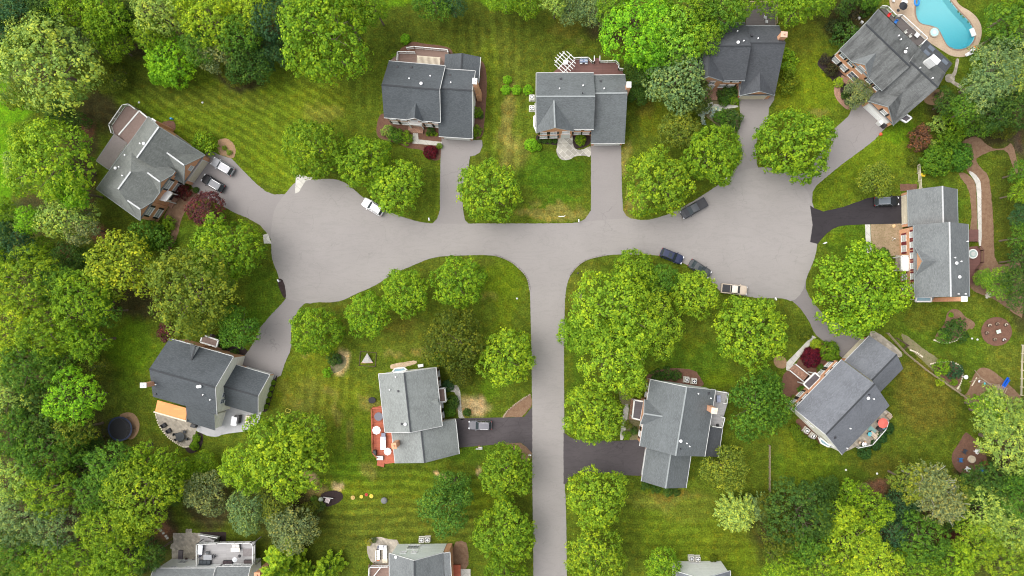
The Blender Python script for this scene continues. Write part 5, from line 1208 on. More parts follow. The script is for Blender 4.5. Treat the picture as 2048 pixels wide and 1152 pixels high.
wood('along the right edge', [('l',2042,345,26,MID,'beside the narrow strip lawn',.8),('l',2046,385,26,MG,'second down'),('s',2044,430,26,TEAL,'third down',.9),('l',2046,475,30,MID,'fourth down'),('l',2046,520,30,DG,'fifth down'),('l',2030,560,28,DG,'against the light green tree'),('l',2044,600,26,DG,'lowest, above the mulch circle',.9)], 1.)
wood('on the left side', [('o',112,325,86,MY,'largest, left of the silver-grey house'),('l',70,290,46,MY,'upper left lobe of the largest'),('l',55,335,40,PALE,'pale left lobe of the largest'),('l',145,380,38,LM,'lower lobe of the largest',1.2),('s',140,432,56,PALE,'feathery, below the largest'),('p',165,455,36,SAGE,'silvery tip below the feathery one'),('s',160,245,24,DG,'in the gap between the two big crowns',.6),('s',120,228,28,DG,'shaded between the two big crowns',.7),('l',60,440,28,LM,'small and bright'),('l',12,420,26,MG,'cut by the left edge'),('s',30,490,52,TEAL,'shaded hollow'),('s',85,505,32,MG,'low',.8),('s',140,520,34,DG,'low and dark',.8),('s',180,515,24,DEEP,'darkest beside the mulch',.7),('l',15,540,40,MG,'at the edge below the hollow'),('o',62,565,62,MY,'yellowish top'),('o',115,570,46,MID,'second large'),('o',165,600,60,MG,'over the lawn'),('l',205,620,36,MID,'rightmost over the lawn',1.1),('o',30,650,54,YEL,'brightest, at the left edge'),('o',95,665,58,MG,'middle'),('l',125,680,34,MY,'small bright tufts'),('l',175,680,44,MG,'above the grey gap'),('s',180,735,34,OLD,'greyish',1.),('l',15,720,34,YEL,'small yellow one'),('o',60,735,56,MID,'broad'),('l',115,730,36,MID,'near the grey gap'),('o',20,790,56,PALE,'pale, left edge'),('l',75,800,40,DG,'dark'),('o',150,798,54,LM,'brightest against the lawn'),('l',150,860,42,OLV,'left of the trampoline'),('l',95,850,44,DG,'shaded'),('o',35,860,62,MID,'wide, left edge'),('s',188,878,20,DG,'beside the trampoline',.8)], 1.1)
wood('in the lower left woods', [('o',95,905,60,MID,'upper left'),('l',150,890,36,MID,'above the dark gap'),('s',178,905,34,DG,'left of the trampoline tree',1.),('o',225,935,52,MID,'below the trampoline'),('l',285,922,34,MG,'right of the trampoline',1.1),('o',30,950,56,PALE,'palest, left edge'),('o',100,975,56,MY,'bright middle'),('o',195,985,48,MID,'in the centre'),('o',285,985,68,MY,'largest yellow-green'),('l',335,935,38,MG,'by the maroon spot',1.),('o',40,1040,56,GG,'grey, left edge'),('o',115,1050,52,GG,'grey, second from the left'),('o',215,1055,58,MY,'bright, lower'),('l',270,1050,44,MY,'bright, beside stepping stones'),('o',240,1110,54,MG,'near the lower edge'),('l',300,1110,34,DG,'dark, beside the tan patio'),('o',30,1115,56,MID,'bottom corner'),('o',95,1120,52,MG,'second from the bottom corner'),('o',165,1125,52,MG,'third from the bottom corner'),('l',215,1150,44,MY,'lowest'),('l',160,940,34,DEEP,'in the dark gap',.8),('s',350,990,20,DG,'tiny edge',.6)], 1.1)
wood('below the concrete patio', [('s',385,945,30,MG,'left end',.7),('s',410,925,26,MG,'low',.6),('s',415,985,46,SAGE,'pale grey-green, left'),('s',500,1022,46,GG,'grey-green, middle'),('s',548,1005,34,OLV,'above the middle one'),('s',588,1058,46,SAGE,'brownish, right'),('f',562,1135,50,(MG),'star-shaped at the lower edge'),('f',650,1145,30,MG,'small star-shaped'),('f',600,1150,26,MG,'low star-shaped'),('s',620,1020,22,OLD,'small by the sandy spot',.6),('s',560,1040,30,GG,'between the two',.8)], .9)
wood('in the lower right woods', [('o',1595,1020,66,DG,'darkest and widest'),('l',1560,1075,42,OLD,'below the darkest'),('l',1610,1085,44,MID,'between dark and yellow'),('o',1700,1085,58,YEL,'brightest'),('o',1745,1120,56,YEL,'bright near the lower edge'),('l',1672,1035,36,YEL,'bright tip'),('l',1705,990,28,MG,'low by the rusty bed',.6),('l',1745,1025,42,MG,'fresh green'),('s',1800,1010,36,TEAL,'dark blue'),('l',1780,1065,36,TEAL,'dark in the hollow'),('o',1840,1080,56,MID,'in the middle'),('l',1830,1130,44,MG,'lower edge middle'),('b',1850,962,48,(.19,.23,.085),'pale twigged, upper',1.2),('b',1880,1000,46,(.19,.23,.085),'pale twigged, lower',1.2),('l',1815,960,38,OLV,'left of the twigged ones',1.),('l',1905,985,36,OLV,'right of the twigged ones',1.),('s',1900,1030,30,DG,'at the dark clearing'),('l',1940,975,36,DG,'below the fire pit'),('l',1985,965,40,DG,'right of the fire pit'),('o',2020,1000,50,MID,'right edge'),('o',1975,1020,52,PALE,'pale-tipped'),('o',2010,1060,50,PALE,'pale at the right edge'),('o',1950,1080,50,MY,'above the lower edge'),('o',2010,1120,50,MY,'lower right corner'),('l',1905,1125,46,MG,'lower edge right'),('o',1990,830,50,PALE,'over the play set'),('o',2015,885,62,PALE,'over the fire pit'),('l',1975,815,34,MG,'green, touching the play set',1.),('l',2042,830,36,PALE,'above the pit at the right edge'),('l',2044,950,36,MID,'right edge below the pit'),('l',1640,1130,46,MY,'lower edge left'),('l',1560,1130,36,MY,'beside the narrow fence'),('s',1650,980,30,DG,'small dark on the lawn edge',.7),('l',1550,1010,34,OLD,'next to the fence')], .95)

def cedar():
    rs = np.random.RandomState(9); PP = []
    for path in ([(1440,219,1.6),(1430,216,1.9),(1418,218,1.8),(1408,223,1.6),(1400,229,.9)], [(1418,218,1.8),(1408,226,1.5),(1404,237,1.1),(1409,248,.5)], [(1430,216,1.9),(1426,226,1.2),(1422,232,.5)]):
        for a, b_ in zip(path[:-1], path[1:]):
            A, B = W(*a), W(*b_)
            for k in range(70):
                f = rs.rand(); q = A.lerp(B, f); PP.append((q.x+rs.normal()*.17, q.y+rs.normal()*.17, q.z+rs.normal()*.12-abs(rs.normal())*.15))
    o0 = W(1425, 222, 0); P_ = np.array(PP)-np.array(o0); n = len(P_)
    me = leaf_mesh('crown', P_, unit(rs.normal(size=(n, 3))*.5+np.array([0, 0, 1.])), .24, np.clip(.5+rs.normal(size=n)*.15, 0, 1), M['needle'], rs, 1.9)
    r_ = empty('weeping_cedar', o0, 'pale blue-grey weeping conifer with bent arms near the brick porch', 'tree')
    c = bpy.data.objects.new('crown', me); COL.objects.link(c); c.parent = r_; c.color = (.34, .42, .38, 1)
    mb = MB(); mb.tube((o0.x+.6, o0.y+.2, -.1), W(1430,217,1.8), .12, .08, 8); mb.tube(W(1430,217,1.8), W(1412,221,1.6), .08, .04, 6); mb.build('trunk', M['bark'], r_)
cedar()
# ------------------------------------------------------------------ cars
def loft(mb, rings, m=0, cap0=True, cap1=True):
    for a, b in zip(rings[:-1], rings[1:]):
        n = len(a)
        for i in range(n): j = (i+1) % n; mb.face([a[i], a[j], b[j], b[i]], m)
    if cap0: mb.face(list(reversed(rings[0])), m)
    if cap1: mb.face(rings[-1], m)
def car(kind, px, py, rot, col, label, ln=4.75, wd=1.88, roofc=None, name='parked_car', cat='car', z=.06):
    """rot: heading of the bonnet in the picture, degrees clockwise from pointing right"""
    P_ = paint('paint_'+name+label[:14], col); PR = paint('roof_'+label[:14], roofc) if roofc else P_
    H = local(name, px, py, label, cat, 'cars parked around the culs-de-sac', rot, z)
    hl, hw = ln/2, wd/2; suv = kind in ('suv', 'pickup'); zb = .98 if suv else .88; zr = 1.72 if kind == 'suv' else (1.78 if kind == 'pickup' else 1.42); hood = 1.02 if suv else .86
    def ring(x, w, z0, z1, r=.1):
        return [(x,-w+r,z0),(x,-w,z0+r),(x,-w,z1-r*1.3),(x,-w+r*1.6,z1),(x,w-r*1.6,z1),(x,w,z1-r*1.3),(x,w,z0+r),(x,w-r,z0)]
    mb = MB()
    if kind == 'pickup':
        st = [(-hl,.93,.5,.95),(-hl+.06,1,.38,1.0),(-hl+.3,1,.3,1.0),(-.45,1,.28,1.0),(.0,1,.28,1.0),(hl-1.5,1,.28,hood+.03),(hl-.7,.99,.28,hood),(hl-.25,.94,.32,hood-.08),(hl-.02,.82,.42,hood-.22)]
    else:
        st = [(-hl,.84,.5,zb-.12),(-hl+.1,.94,.38,zb-.02),(-hl+.45,1,.3,zb),(-.6,1,.26,zb),(.3,1,.26,zb),(hl-1.45,1,.26,hood+.02),(hl-.75,.98,.27,hood-.02),(hl-.28,.92,.32,hood-.12),(hl-.02,.76,.42,hood-.26)]
    loft(mb, [ring(x, w*hw, a, b) for x, w, a, b in st]); body = mb.build('body', P_, H)
    # glasshouse
    if kind == 'suv': b0, b1, t0, t1 = -hl+.12, hl-1.35, -hl+.5, hl-2.15
    elif kind == 'pickup': b0, b1, t0, t1 = -.75, hl-1.4, -.6, hl-2.2
    else: b0, b1, t0, t1 = -hl+.55, hl-1.4, -hl+1.25, hl-2.25
    bw, tw = hw*.93, hw*.76
    B = [(b0,-bw,zb-.03),(b1,-bw*.96,zb-.03),(b1,bw*.96,zb-.03),(b0,bw,zb-.03)]; Tt = [(t0,-tw,zr-.07),(t1,-tw*.97,zr-.07),(t1,tw*.97,zr-.07),(t0,tw,zr-.07)]
    for nm, i, j in (('side_window',0,1),('windshield',1,2),('side_window',2,3),('rear_window',3,0)):
        mb = MB(); mb.face([B[i],B[j],Tt[j],Tt[i]]); c = Vector(((b0+b1)/2,0,zb)); 
        q = [Vector(v)*.98+c*.02-Vector((0,0,.01)) for v in (B[i],B[j],Tt[j],Tt[i])]; mb.face([tuple(v) for v in reversed(q)])
        mb.build(nm, M['carglass'], H)
    mb = MB()
    def R_(x, w, z_): return [(x,-w,z_-.08),(x,-w*.94,z_),(x,w*.94,z_),(x,w,z_-.08)]
    loft(mb, [R_(t0-.06, tw*1.0, zr-.03), R_(t0+.25, tw*1.04, zr), R_((t0+t1)/2, tw*1.04, zr+.02), R_(t1-.2, tw*1.02, zr), R_(t1+.05, tw*.98, zr-.04)])
    for i, j in ((0,1),(3,2)):                                                  # pillars
        for f in (0., .36, .68, 1.):
            p = Vector(B[i]).lerp(Vector(B[j]), f); q = Vector(Tt[i]).lerp(Vector(Tt[j]), f); mb.bar(p, q, .09, .06)
    rf = mb.build('roof', PR, H)
    if kind == 'suv':
        mb = MB()
        for s_ in (-1, 1): mb.bar((t0+.15, s_*tw*.9, zr+.07), (t1-.2, s_*tw*.9, zr+.07), .05, .05)
        mb.build('roof_rails', M['metal'] if roofc else M['dark'], rf)
    if kind != 'pickup' and roofc is None and sum(col) < 2.: 
        mb = MB(); mb.box(((t0+t1)/2+.35, 0, zr+.025), (.7, tw*1.1, .02)); mb.build('sunroof', M['carglass'], rf)
    if kind == 'pickup':
        mb = MB(); x0, x1 = -hl+.12, -.85
        mb.box(((x0+x1)/2, 0, 1.012), (x1-x0, hw*1.62, .02)); mb.build('truck_bed', M['dark'], H)
        mb = MB()
        for s_ in (-1, 1): mb.box(((x0+x1)/2, s_*hw*.9, 1.05), (x1-x0, .13, .1))
        mb.box((x0, 0, 1.05), (.1, hw*1.8, .1)); mb.build('bed_rail', P_, H)
    for sx in (hl-.9, -hl+.95):
        for s_ in (-1, 1):
            mb = MB(); mb.tube((sx, s_*(hw-.2), .34), (sx, s_*(hw+.015), .34), .34, .33, 18); wh = mb.build('wheel', M['tyre'], H)
            mb = MB(); mb.tube((sx, s_*(hw+.012), .34), (sx, s_*(hw+.03), .34), .21, .19, 10); mb.build('rim', M['rim'], wh)
    for s_ in (-1, 1):
        mb = MB(); mb.box((hl-.16, s_*hw*.66, hood-.24), (.3, .36, .12), s_*-.35); mb.build('headlight', M['lamp_clear'], H)
        mb = MB(); mb.box((-hl+.08, s_*hw*.76, zb-.16), (.14, .26, .2)); mb.build('tail_light', M['lamp_red'], H)
        mb = MB(); mb.box((hl-1.5, s_*(hw+.1), zb+.06), (.16, .22, .14)); mb.build('mirror', P_, H)
    mb = MB(); mb.box((hl-.02, 0, .52), (.06, hw*1.1, .16)); mb.build('grille', M['dark'], H)
    mb = MB(); mb.box((hl-.01, 0, .36), (.02, .5, .1)); mb.build('bumper_plate', M['white'], H)
    return H
car('suv', 449, 335, 211, (.24,.245,.26), 'silver SUV parked nearer the tan bed on the left drive', roofc=(.4,.4,.42))
car('suv', 430, 368, 211, (.012,.012,.015), 'black SUV with grey roof parked beside the silver one', roofc=(.16,.165,.18))
car('suv', 748, 415, 211, (.78,.78,.79), 'white car parked at the left circle under the maples', 4.6)
car('pickup', 1386, 418, 150, (.035,.037,.045), 'black pickup truck parked below the maples at the right circle', 5.6, 1.98, (.07,.075,.085), 'pickup_truck', 'pickup truck')
car('suv', 1342, 513, 22, (.02,.028,.07), 'dark blue SUV parked at the kerb above the big oak', 4.7)
car('sedan', 1398, 538, 33, (.06,.065,.07), 'dark grey car half hidden by the maple at the kerb', 4.8)
car('pickup', 1466, 579, 6, (.52,.43,.34), 'tan pickup truck with an open dark bed', 5.2, 1.9, (.68,.62,.54), 'pickup_truck', 'pickup truck')
car('suv', 1769, 404, -2, (.01,.012,.014), 'black car on the black driveway of the orange brick house', 4.9, 1.9, (.13,.15,.17))
car('suv', 961, 849, 181, (.12,.12,.135), 'silver car on the dark driveway of the light grey house', 4.6, 1.85, (.15,.15,.17))
# ------------------------------------------------------------------ pool
pr = empty('swimming_pool', W(1890,40,0), 'kidney-shaped turquoise swimming pool in a tan surround', 'swimming pool')
pw = [W(x, y, 0) for x, y in POOL]
def ccw(w): return w if sum(w[i].x*w[(i+1) % len(w)].y-w[(i+1) % len(w)].x*w[i].y for i in range(len(w))) > 0 else list(reversed(w))
pw = ccw(pw); pc = sum(pw, Vector())/len(pw)
mb = MB(); nP = len(pw)
for i in range(nP):
    a, b_ = pw[i], pw[(i+1) % nP]; a2, b2_ = a.lerp(pc, .06), b_.lerp(pc, .06)
    mb.face([(b_.x,b_.y,.05),(a.x,a.y,.05),(a2.x,a2.y,-1.3),(b2_.x,b2_.y,-1.3)])
inner = [p.lerp(pc, .06) for p in pw]
for t_ in geometry.tessellate_polygon([[Vector((p.x,p.y,0)) for p in inner]]):
    q = [inner[i] for i in t_]
    if geometry.normal([Vector((p.x,p.y,0)) for p in q]).z < 0: q.reverse()
    mb.face([(p.x,p.y,-1.3) for p in q])
m, t, b = nt('pool_plaster'); sp = t.nodes.new('ShaderNodeSeparateXYZ'); L(t, pos(t), sp.inputs[0]); mr = t.nodes.new('ShaderNodeMapRange'); mr.inputs['From Min'].default_value = 47.; mr.inputs['From Max'].default_value = 56.; L(t, sp.outputs[1], mr.inputs[0])
L(t, ramp(t, mr.outputs[0], [(0., (.07,.36,.46)), (.5, (.2,.48,.54)), (1., (.36,.56,.58))]).outputs[0], b.inputs['Base Color']); b.inputs['Roughness'].default_value = .8  # water's darkening with depth, painted into the plaster as a gradient
mb.build('basin', m, pr)
def water(name, c):
    m, t, b = nt(name); t.nodes.remove(b); out = t.nodes['Material Output']
    tr = t.nodes.new('ShaderNodeBsdfTransparent'); tr.inputs[0].default_value = rgba(c)
    df = t.nodes.new('ShaderNodeBsdfDiffuse'); df.inputs[0].default_value = (.05, .38, .46, 1)
    gl = t.nodes.new('ShaderNodeBsdfGlossy'); gl.inputs['Roughness'].default_value = .06
    fr = t.nodes.new('ShaderNodeFresnel'); fr.inputs[0].default_value = 1.33
    nb = t.nodes.new('ShaderNodeBump'); nb.inputs['Strength'].default_value = .3; L(t, noise(t, pos(t), 2.5, 3), nb.inputs['Height']); L(t, nb.outputs[0], gl.inputs['Normal']); L(t, nb.outputs[0], fr.inputs['Normal'])
    m0 = t.nodes.new('ShaderNodeMixShader'); m0.inputs[0].default_value = .12; L(t, tr.outputs[0], m0.inputs[1]); L(t, df.outputs[0], m0.inputs[2])
    m1 = t.nodes.new('ShaderNodeMixShader'); L(t, fr.outputs[0], m1.inputs[0]); L(t, m0.outputs[0], m1.inputs[1]); L(t, gl.outputs[0], m1.inputs[2]); L(t, m1.outputs[0], out.inputs[0])
    return m
M['water'] = water('pool_water', (.75, .96, .98))
mb = MB()
for t_ in geometry.tessellate_polygon([[Vector((p.x,p.y,0)) for p in pw]]):
    q = [pw[i] for i in t_]
    if geometry.normal([Vector((p.x,p.y,0)) for p in q]).z < 0: q.reverse()
    mb.face([(p.x,p.y,-.08) for p in q])
mb.build('water', M['water'], pr)
mb = MB()
for i in range(nP):
    a, b_ = pw[i], pw[(i+1) % nP]; n_ = (a-pc).normalized()*.32; n2_ = (b_-pc).normalized()*.32
    mb.hexa([(a.x,a.y,0),(a.x+n_.x,a.y+n_.y,0),(b_.x+n2_.x,b_.y+n2_.y,0),(b_.x,b_.y,0)], [(a.x,a.y,.08),(a.x+n_.x,a.y+n_.y,.08),(b_.x+n2_.x,b_.y+n2_.y,.08),(b_.x,b_.y,.08)])
mb.build('coping', simple('dark_coping', (.22, .15, .11), .8, .2, 3), pr)
mb = MB(); s0 = W(1946, 65, 0); mb.box((s0.x-.1, s0.y, .1), (.9, 1.6, .16), R(20)); mb.build('pool_steps_slab', M['white'], pr)
spa = local('spa', 1868, 65, 'small round spa sunk beside the pool', 'spa', z=.05)
mb = MB(); mb.disc((0,0,0), 1.05, .16, 28); mb.build('rim', simple('spa_stone', (.3, .25, .2), .8), spa)
mb = MB(); mb.disc((0,0,.16), .8, .02, 28); mb.build('water', simple('spa_water', (.38, .62, .6), .1, .15, 4.), spa)
mb = MB(); mb.disc((0,0,.18), .38, .02, 20); mb.build('jet_ring', simple('spa_floor', (.55, .75, .72), .2), spa)
# ------------------------------------------------------------------ small yard things
def ac(px, py, label, rot=0):
    o = local('air_conditioner', px, py, label, 'air conditioner', 'outdoor air conditioning units', rot)
    mb = MB(); mb.box((0,0,.05), (1.2,1.2,.1)); mb.build('pad', M['path_concrete'], o)
    mb = MB(); mb.box((0,0,.5), (.95,.95,.8)); c_ = mb.build('casing', simple('ac_casing', (.62,.6,.55), .5), o)
    mb = MB(); mb.disc((0,0,.9), .4, .03, 18); mb.build('fan_well', M['dark'], c_)
    mb = MB()
    for k in range(4): mb.box((.17*math.cos(k*1.5708), .17*math.sin(k*1.5708), .945), (.3,.14,.02), k*1.5708)
    mb.disc((0,0,.935), .09, .03, 10); mb.build('fan', M['vent_white'], c_)
for a in ((1064,197,'upper air conditioner left of the flagstone-walk house'),(1064,218,'lower air conditioner left of the flagstone-walk house'),(1372,759,'left air conditioner above the chimney house',5),(1387,762,'right air conditioner above the chimney house',5),(1611,860,'upper air conditioner inside the crescent hedge',38),(1624,871,'lower air conditioner inside the crescent hedge',38),(1381.5,1114.5,'left air conditioner at the white gable end'),(1394,1115.5,'right air conditioner at the white gable end'),(844,1078,'left air conditioner on a small pad at the pale gabled house'),(856,1077,'right air conditioner at the pale gabled house, half under the pine')): ac(*a)
def mailbox(px, py, label, rot=0, post='white'):
    o = local('mailbox', px, py, label, 'mailbox', 'roadside mailboxes', rot)
    mb = MB(); mb.box((0,0,.55), (.11,.11,1.1)); mb.bar((-.35,0,.95), (.25,0,.95), .09, .09); mb.build('post', M[post], o)
    mb = MB(); mb.box((0,0,1.12), (.55,.24,.16)); mb.tube((-.275,0,1.2), (.275,0,1.2), .12, .12, 12); mb.build('letter_box', M['vent_white'], o)
for a in ((561,562,'white mailbox on the dark mulch strip by the left circle',60),(860,440,'mailbox in the grass corner left of the first upper driveway',80),(1157,443,'mailbox at the corner of the second upper driveway',90),(1451,358,'mailbox at the mouth of the narrow drive',-40),(1548,598,'mailbox on the lawn tip by the lower right drive',70),(1134,853,'mailbox at the road by the right dark driveway',90),(1060,908,'mailbox at the lower corner of the left dark driveway',0),(1646,487,'white mailbox at the corner of the black driveway',-20)): mailbox(*a)
def lamp(px, py, label):
    o = local('lamp_post', px, py, label, 'lamp post'); mb = MB(); mb.tube((0,0,0), (0,0,2.1), .05, .04, 8); mb.disc((0,0,0), .13, .15, 10); mb.build('post', M['dark'], o)
    mb = MB(); mb.tube((0,0,2.1), (0,0,2.42), .09, .15, 6); mb.build('lantern', M['pane_pale'], o); mb = MB(); mb.dome((0,0,2.42), .18, .14, 6, 2); mb.build('cap', M['dark'], o)
lamp(1155,547,'black lamp post on the right corner of the junction')
def bench(px, py, rot, label, mat='wood', name='bench'):
    o = local(name, px, py, label, 'bench', None, rot); mb = MB()
    for k in range(3): mb.box((-.16+k*.16, 0, .45), (.13, 1.5, .04))
    mb.build('seat', M[mat], o); mb = MB(); mb.box((-.28,0,.72), (.05,1.5,.35)); mb.build('backrest', M[mat], o)
    for s_ in (-1,1): mb = MB(); mb.box((0, s_*.6, .22), (.42,.08,.44)); mb.build('leg', M[mat], o)
bench(1161,592,0,'small wooden bench on the grass beside the huge oak')
bench(1697,55,-60,'pale bench above the poolside house roof corner','cream')
# fences
def rail_fence(pts, label, mat='wood', h=1.15, rails=3, step=2.4, name='rail_fence'):
    P3 = [W(x, y, 0) for x, y in pts]; o = empty(name, P3[0], label, 'fence'); mbr = MB(); n_ = 0
    for a, b_ in zip(P3[:-1], P3[1:]):
        k = max(1, round((b_-a).length/step))
        for r_ in range(rails): z_ = h*(.3+.33*r_); mbr.bar((a.x,a.y,z_), (b_.x,b_.y,z_), .05, .13)
        for i in range(k+1 if b_ is P3[-1] else k):
            q = a.lerp(b_, i/k); mb = MB(); mb.box((q.x,q.y,h/2), (.13,.13,h+.1)); mb.build('post', M[mat], o); n_ += 1
    mbr.build('rails', M[mat], o)
rail_fence([(1772,666),(1808,706),(1850,740),(1940,803)], 'long slanting rail fence between the two right-hand back lawns')
rail_fence([(1833,331),(1837,378)], 'short pale rail fence above the orange brick house', 'cream', 1.2, 3, 1.6)
rail_fence([(1537,890),(1537,1000)], 'narrow straight fence on the lawn left of the dark woods', 'wood')
rail_fence([(2043,690),(2041,740),(2040,790)], 'pale edging fence along the far right lawn edge', 'cream', .8, 2, 2)
rail_fence([(1803,698),(1812,690),(1790,676)], 'small gate fence beside the stone patio of the angled house', 'wood_dark')
mb = MB(); stn = random.Random(4)
def edging(pts, label, mat, r=.16):
    mb = MB(); pts = smooth_poly(pts, 2, False)
    for a, b_ in zip(pts[:-1], pts[1:]):
        A, B = W(*a), W(*b_); n_ = max(1, int((B-A).length/.3))
        for i in range(n_): q = A.lerp(B, i/n_); mb.box((q.x,q.y,.08), (.28*stn.uniform(.8,1.2), .22, .14*stn.uniform(.8,1.3)), stn.uniform(0,3))
    o = mb.build('stone_edging', M[mat]); tag(o, label, 'edging')
    o['kind'] = 'structure'
edging([(1861,728),(1875,724),(1900,723),(1918,729),(1926,745),(1922,765),(1914,778)], 'pale stone edging round the blue-green shrub bed', 'cream')
edging([(1820,700),(1832,704),(1845,714)], 'stone edging beside the slanting fence', 'cream')
edging([(312,828),(317,848),(328,865),(341,878),(355,887),(367,894),(378,893)], 'low stone wall round the curved patio', 'cream')
edging([(1868,680),(1885,687),(1907,684),(1922,674)], 'stones along the lower edge of the shrub bed', 'cream')
edging([(1007,834),(1010,828),(1018,818),(1040,801),(1061,788)], 'brick edging of the upper mulch corner', 'wood')
for k,(x,y) in enumerate(((318,1057),(322,1061),(327,1066),(332,1072),(335,1076))):
    mb = MB(); q = W(x,y); mb.box((q.x,q.y,.04), (.5,.4,.08), .6); tag(mb.build('stepping_stone', M['path_concrete'], origin=q), 'stepping stones crossing the mulch under the lower left woods', 'stepping stone', 'stepping stones in the mulch')
# trampoline
o = local('trampoline', 246, 856, 'large round black trampoline with a net, half under the trees', 'trampoline')
mb = MB(); mb.disc((0,0,.86), 2.1, .03, 36); mb.build('mat', M['black'], o)
mb = MB()
for k in range(36): a, b_ = k*.17453, (k+1)*.17453; mb.face([(2.12*math.cos(a),2.12*math.sin(a),.93),(2.45*math.cos(a),2.45*math.sin(a),.93),(2.45*math.cos(b_),2.45*math.sin(b_),.93),(2.12*math.cos(b_),2.12*math.sin(b_),.93)])
mb.build('spring_pad', simple('trampoline_pad', (.02,.035,.09), .5), o)
for k in range(6):
    a = k*1.0472; mb = MB(); mb.tube((2.5*math.cos(a),2.5*math.sin(a),0), (2.5*math.cos(a),2.5*math.sin(a),2.6), .035, .035, 6); mb.build('pole', M['dark'], o)
mb = MB()
for k in range(48):
    a, b_ = k*.1309, (k+1)*.1309
    for z_ in (1.3, 2.5): mb.bar((2.45*math.cos(a),2.45*math.sin(a),z_), (2.45*math.cos(b_),2.45*math.sin(b_),z_), .025, .025)
    mb.bar((2.45*math.cos(a),2.45*math.sin(a),.95), (2.45*math.cos(a),2.45*math.sin(a),2.5), .012, .012)
mb.build('safety_net', M['dark'], o)
# hammock sail / net frame
o = local('net_goal', 736, 718, 'dark framed net with a pale sagging triangle on the lawn', 'play net', rot=4)
mb = MB()
for a, b_ in (((-1.6,-1.4),(1.6,-1.4)),((1.6,-1.4),(1.6,1.4)),((1.6,1.4),(-1.6,1.4)),((-1.6,1.4),(-1.6,-1.4))): mb.bar((*a,.12), (*b_,.12), .1, .1)
for x,y in ((-1.6,-1.4),(1.6,-1.4)): mb.tube((x,y,0), (x,y,1.2), .05, .05, 6)
mb.build('frame', M['wood_dark'], o)
mb = MB(); mb.face([(-1.2,-.8,.2),(0,1.25,.9),(.35,.2,.75)]); mb.face([(-1.2,-.8,.2),(.35,.2,.75),(1.1,-.6,.25),(0,-.75,.35)]); mb.face([(0,1.25,.9),(1.1,-.6,.25),(.35,.2,.75)]); mb.build('net', simple('pale_netting', (.38,.36,.34), .8), o)
mb = MB(); mb.bar((-1.25,-.85,.22), (1.1,-.65,.27), .12, .08); mb.build('net_bar', simple('orange_bar', (.5,.25,.15), .6), o)
# play set
o = local('play_set', 1985, 778, 'wooden play set with swings and a blue slide on the bark area', 'play set', rot=25)
mb = MB()
for x in (-.9,.9):
    for y in (-.8,.8): mb.box((x,y,1.25), (.14,.14,2.5))
mb.box((0,0,1.4), (1.9,1.7,.08)); mb.build('tower', M['wood'], o)
mb = MB()
for k in range(5): mb.box((-.8+k*.4, 0, 2.55), (.14, 1.9, .08))
mb.build('roof_slats', M['wood'], o)
mb = MB(); mb.bar((-.9,0,2.35), (-4.6,.6,2.35), .14, .16)
for s_ in (-1,1): mb.bar((-4.6,.6,2.35), (-4.8,.6+s_*1.3,0), .12, .12)
mb.build('swing_beam', M['wood'], o)
for x, c in ((-2.2,'teal_seat'),(-3.4,'white_seat')):
    mb = MB(); mb.box((x,.2,.5), (.3,.5,.06)); mb.bar((x,.0,.5), (x,.2,2.3), .02, .02); mb.bar((x,.42,.5), (x,.22,2.3), .02, .02); mb.build('swing', simple(c, (.1,.5,.55) if c[0]=='t' else (.7,.72,.75), .4), o)
mb = MB()
for s_ in (-.28,.28): mb.bar((.75,1.0,1.45), (1.9,3.4,.2), .08, .2)
for k in range(8):
    a, b_ = k/8, (k+1)/8; z0_, z1_ = 1.42*(1-a)**1.15+.15, 1.42*(1-b_)**1.15+.15
    x0_, y0_, x1_, y1_ = .6+a*1.3, .8+a*2.4, .6+b_*1.3, .8+b_*2.4; nx2, ny2 = .38*.88, -.38*.47
    mb.hexa([(x0_-nx2,y0_-ny2,z0_),(x0_+nx2,y0_+ny2,z0_),(x1_+nx2,y1_+ny2,z1_),(x1_-nx2,y1_-ny2,z1_)], [(x0_-nx2,y0_-ny2,z0_+.05),(x0_+nx2,y0_+ny2,z0_+.05),(x1_+nx2,y1_+ny2,z1_+.05),(x1_-nx2,y1_-ny2,z1_+.05)])
    for s_ in (-1,1): mb.bar((x0_+s_*nx2,y0_+s_*ny2,z0_+.12), (x1_+s_*nx2,y1_+s_*ny2,z1_+.12), .07, .16)
mb.build('slide', simple('slide_blue', (.01,.12,.6), .25), o)
def box_thing(name, px, py, size, rot, mat, label, cat, z=0., top=None):
    o = local(name, px, py, label, cat, None, rot, z); mb = MB(); sx, sy, sz = size
    mb.box((0,0,sz*.5), (sx,sy,sz), 0, 0, .92); mb.build('body', M[mat] if isinstance(mat, str) else mat, o)
    mb = MB(); mb.box((0,0,sz+.03), (sx*.96,sy*.96,.06)); mb.build('lid', top or (M[mat] if isinstance(mat, str) else mat), o)
    return o
box_thing('balance_beam', 1948, 763, (.14,2.,.14), 30, 'cream', 'pale wooden beam lying on the bark play area', 'beam')
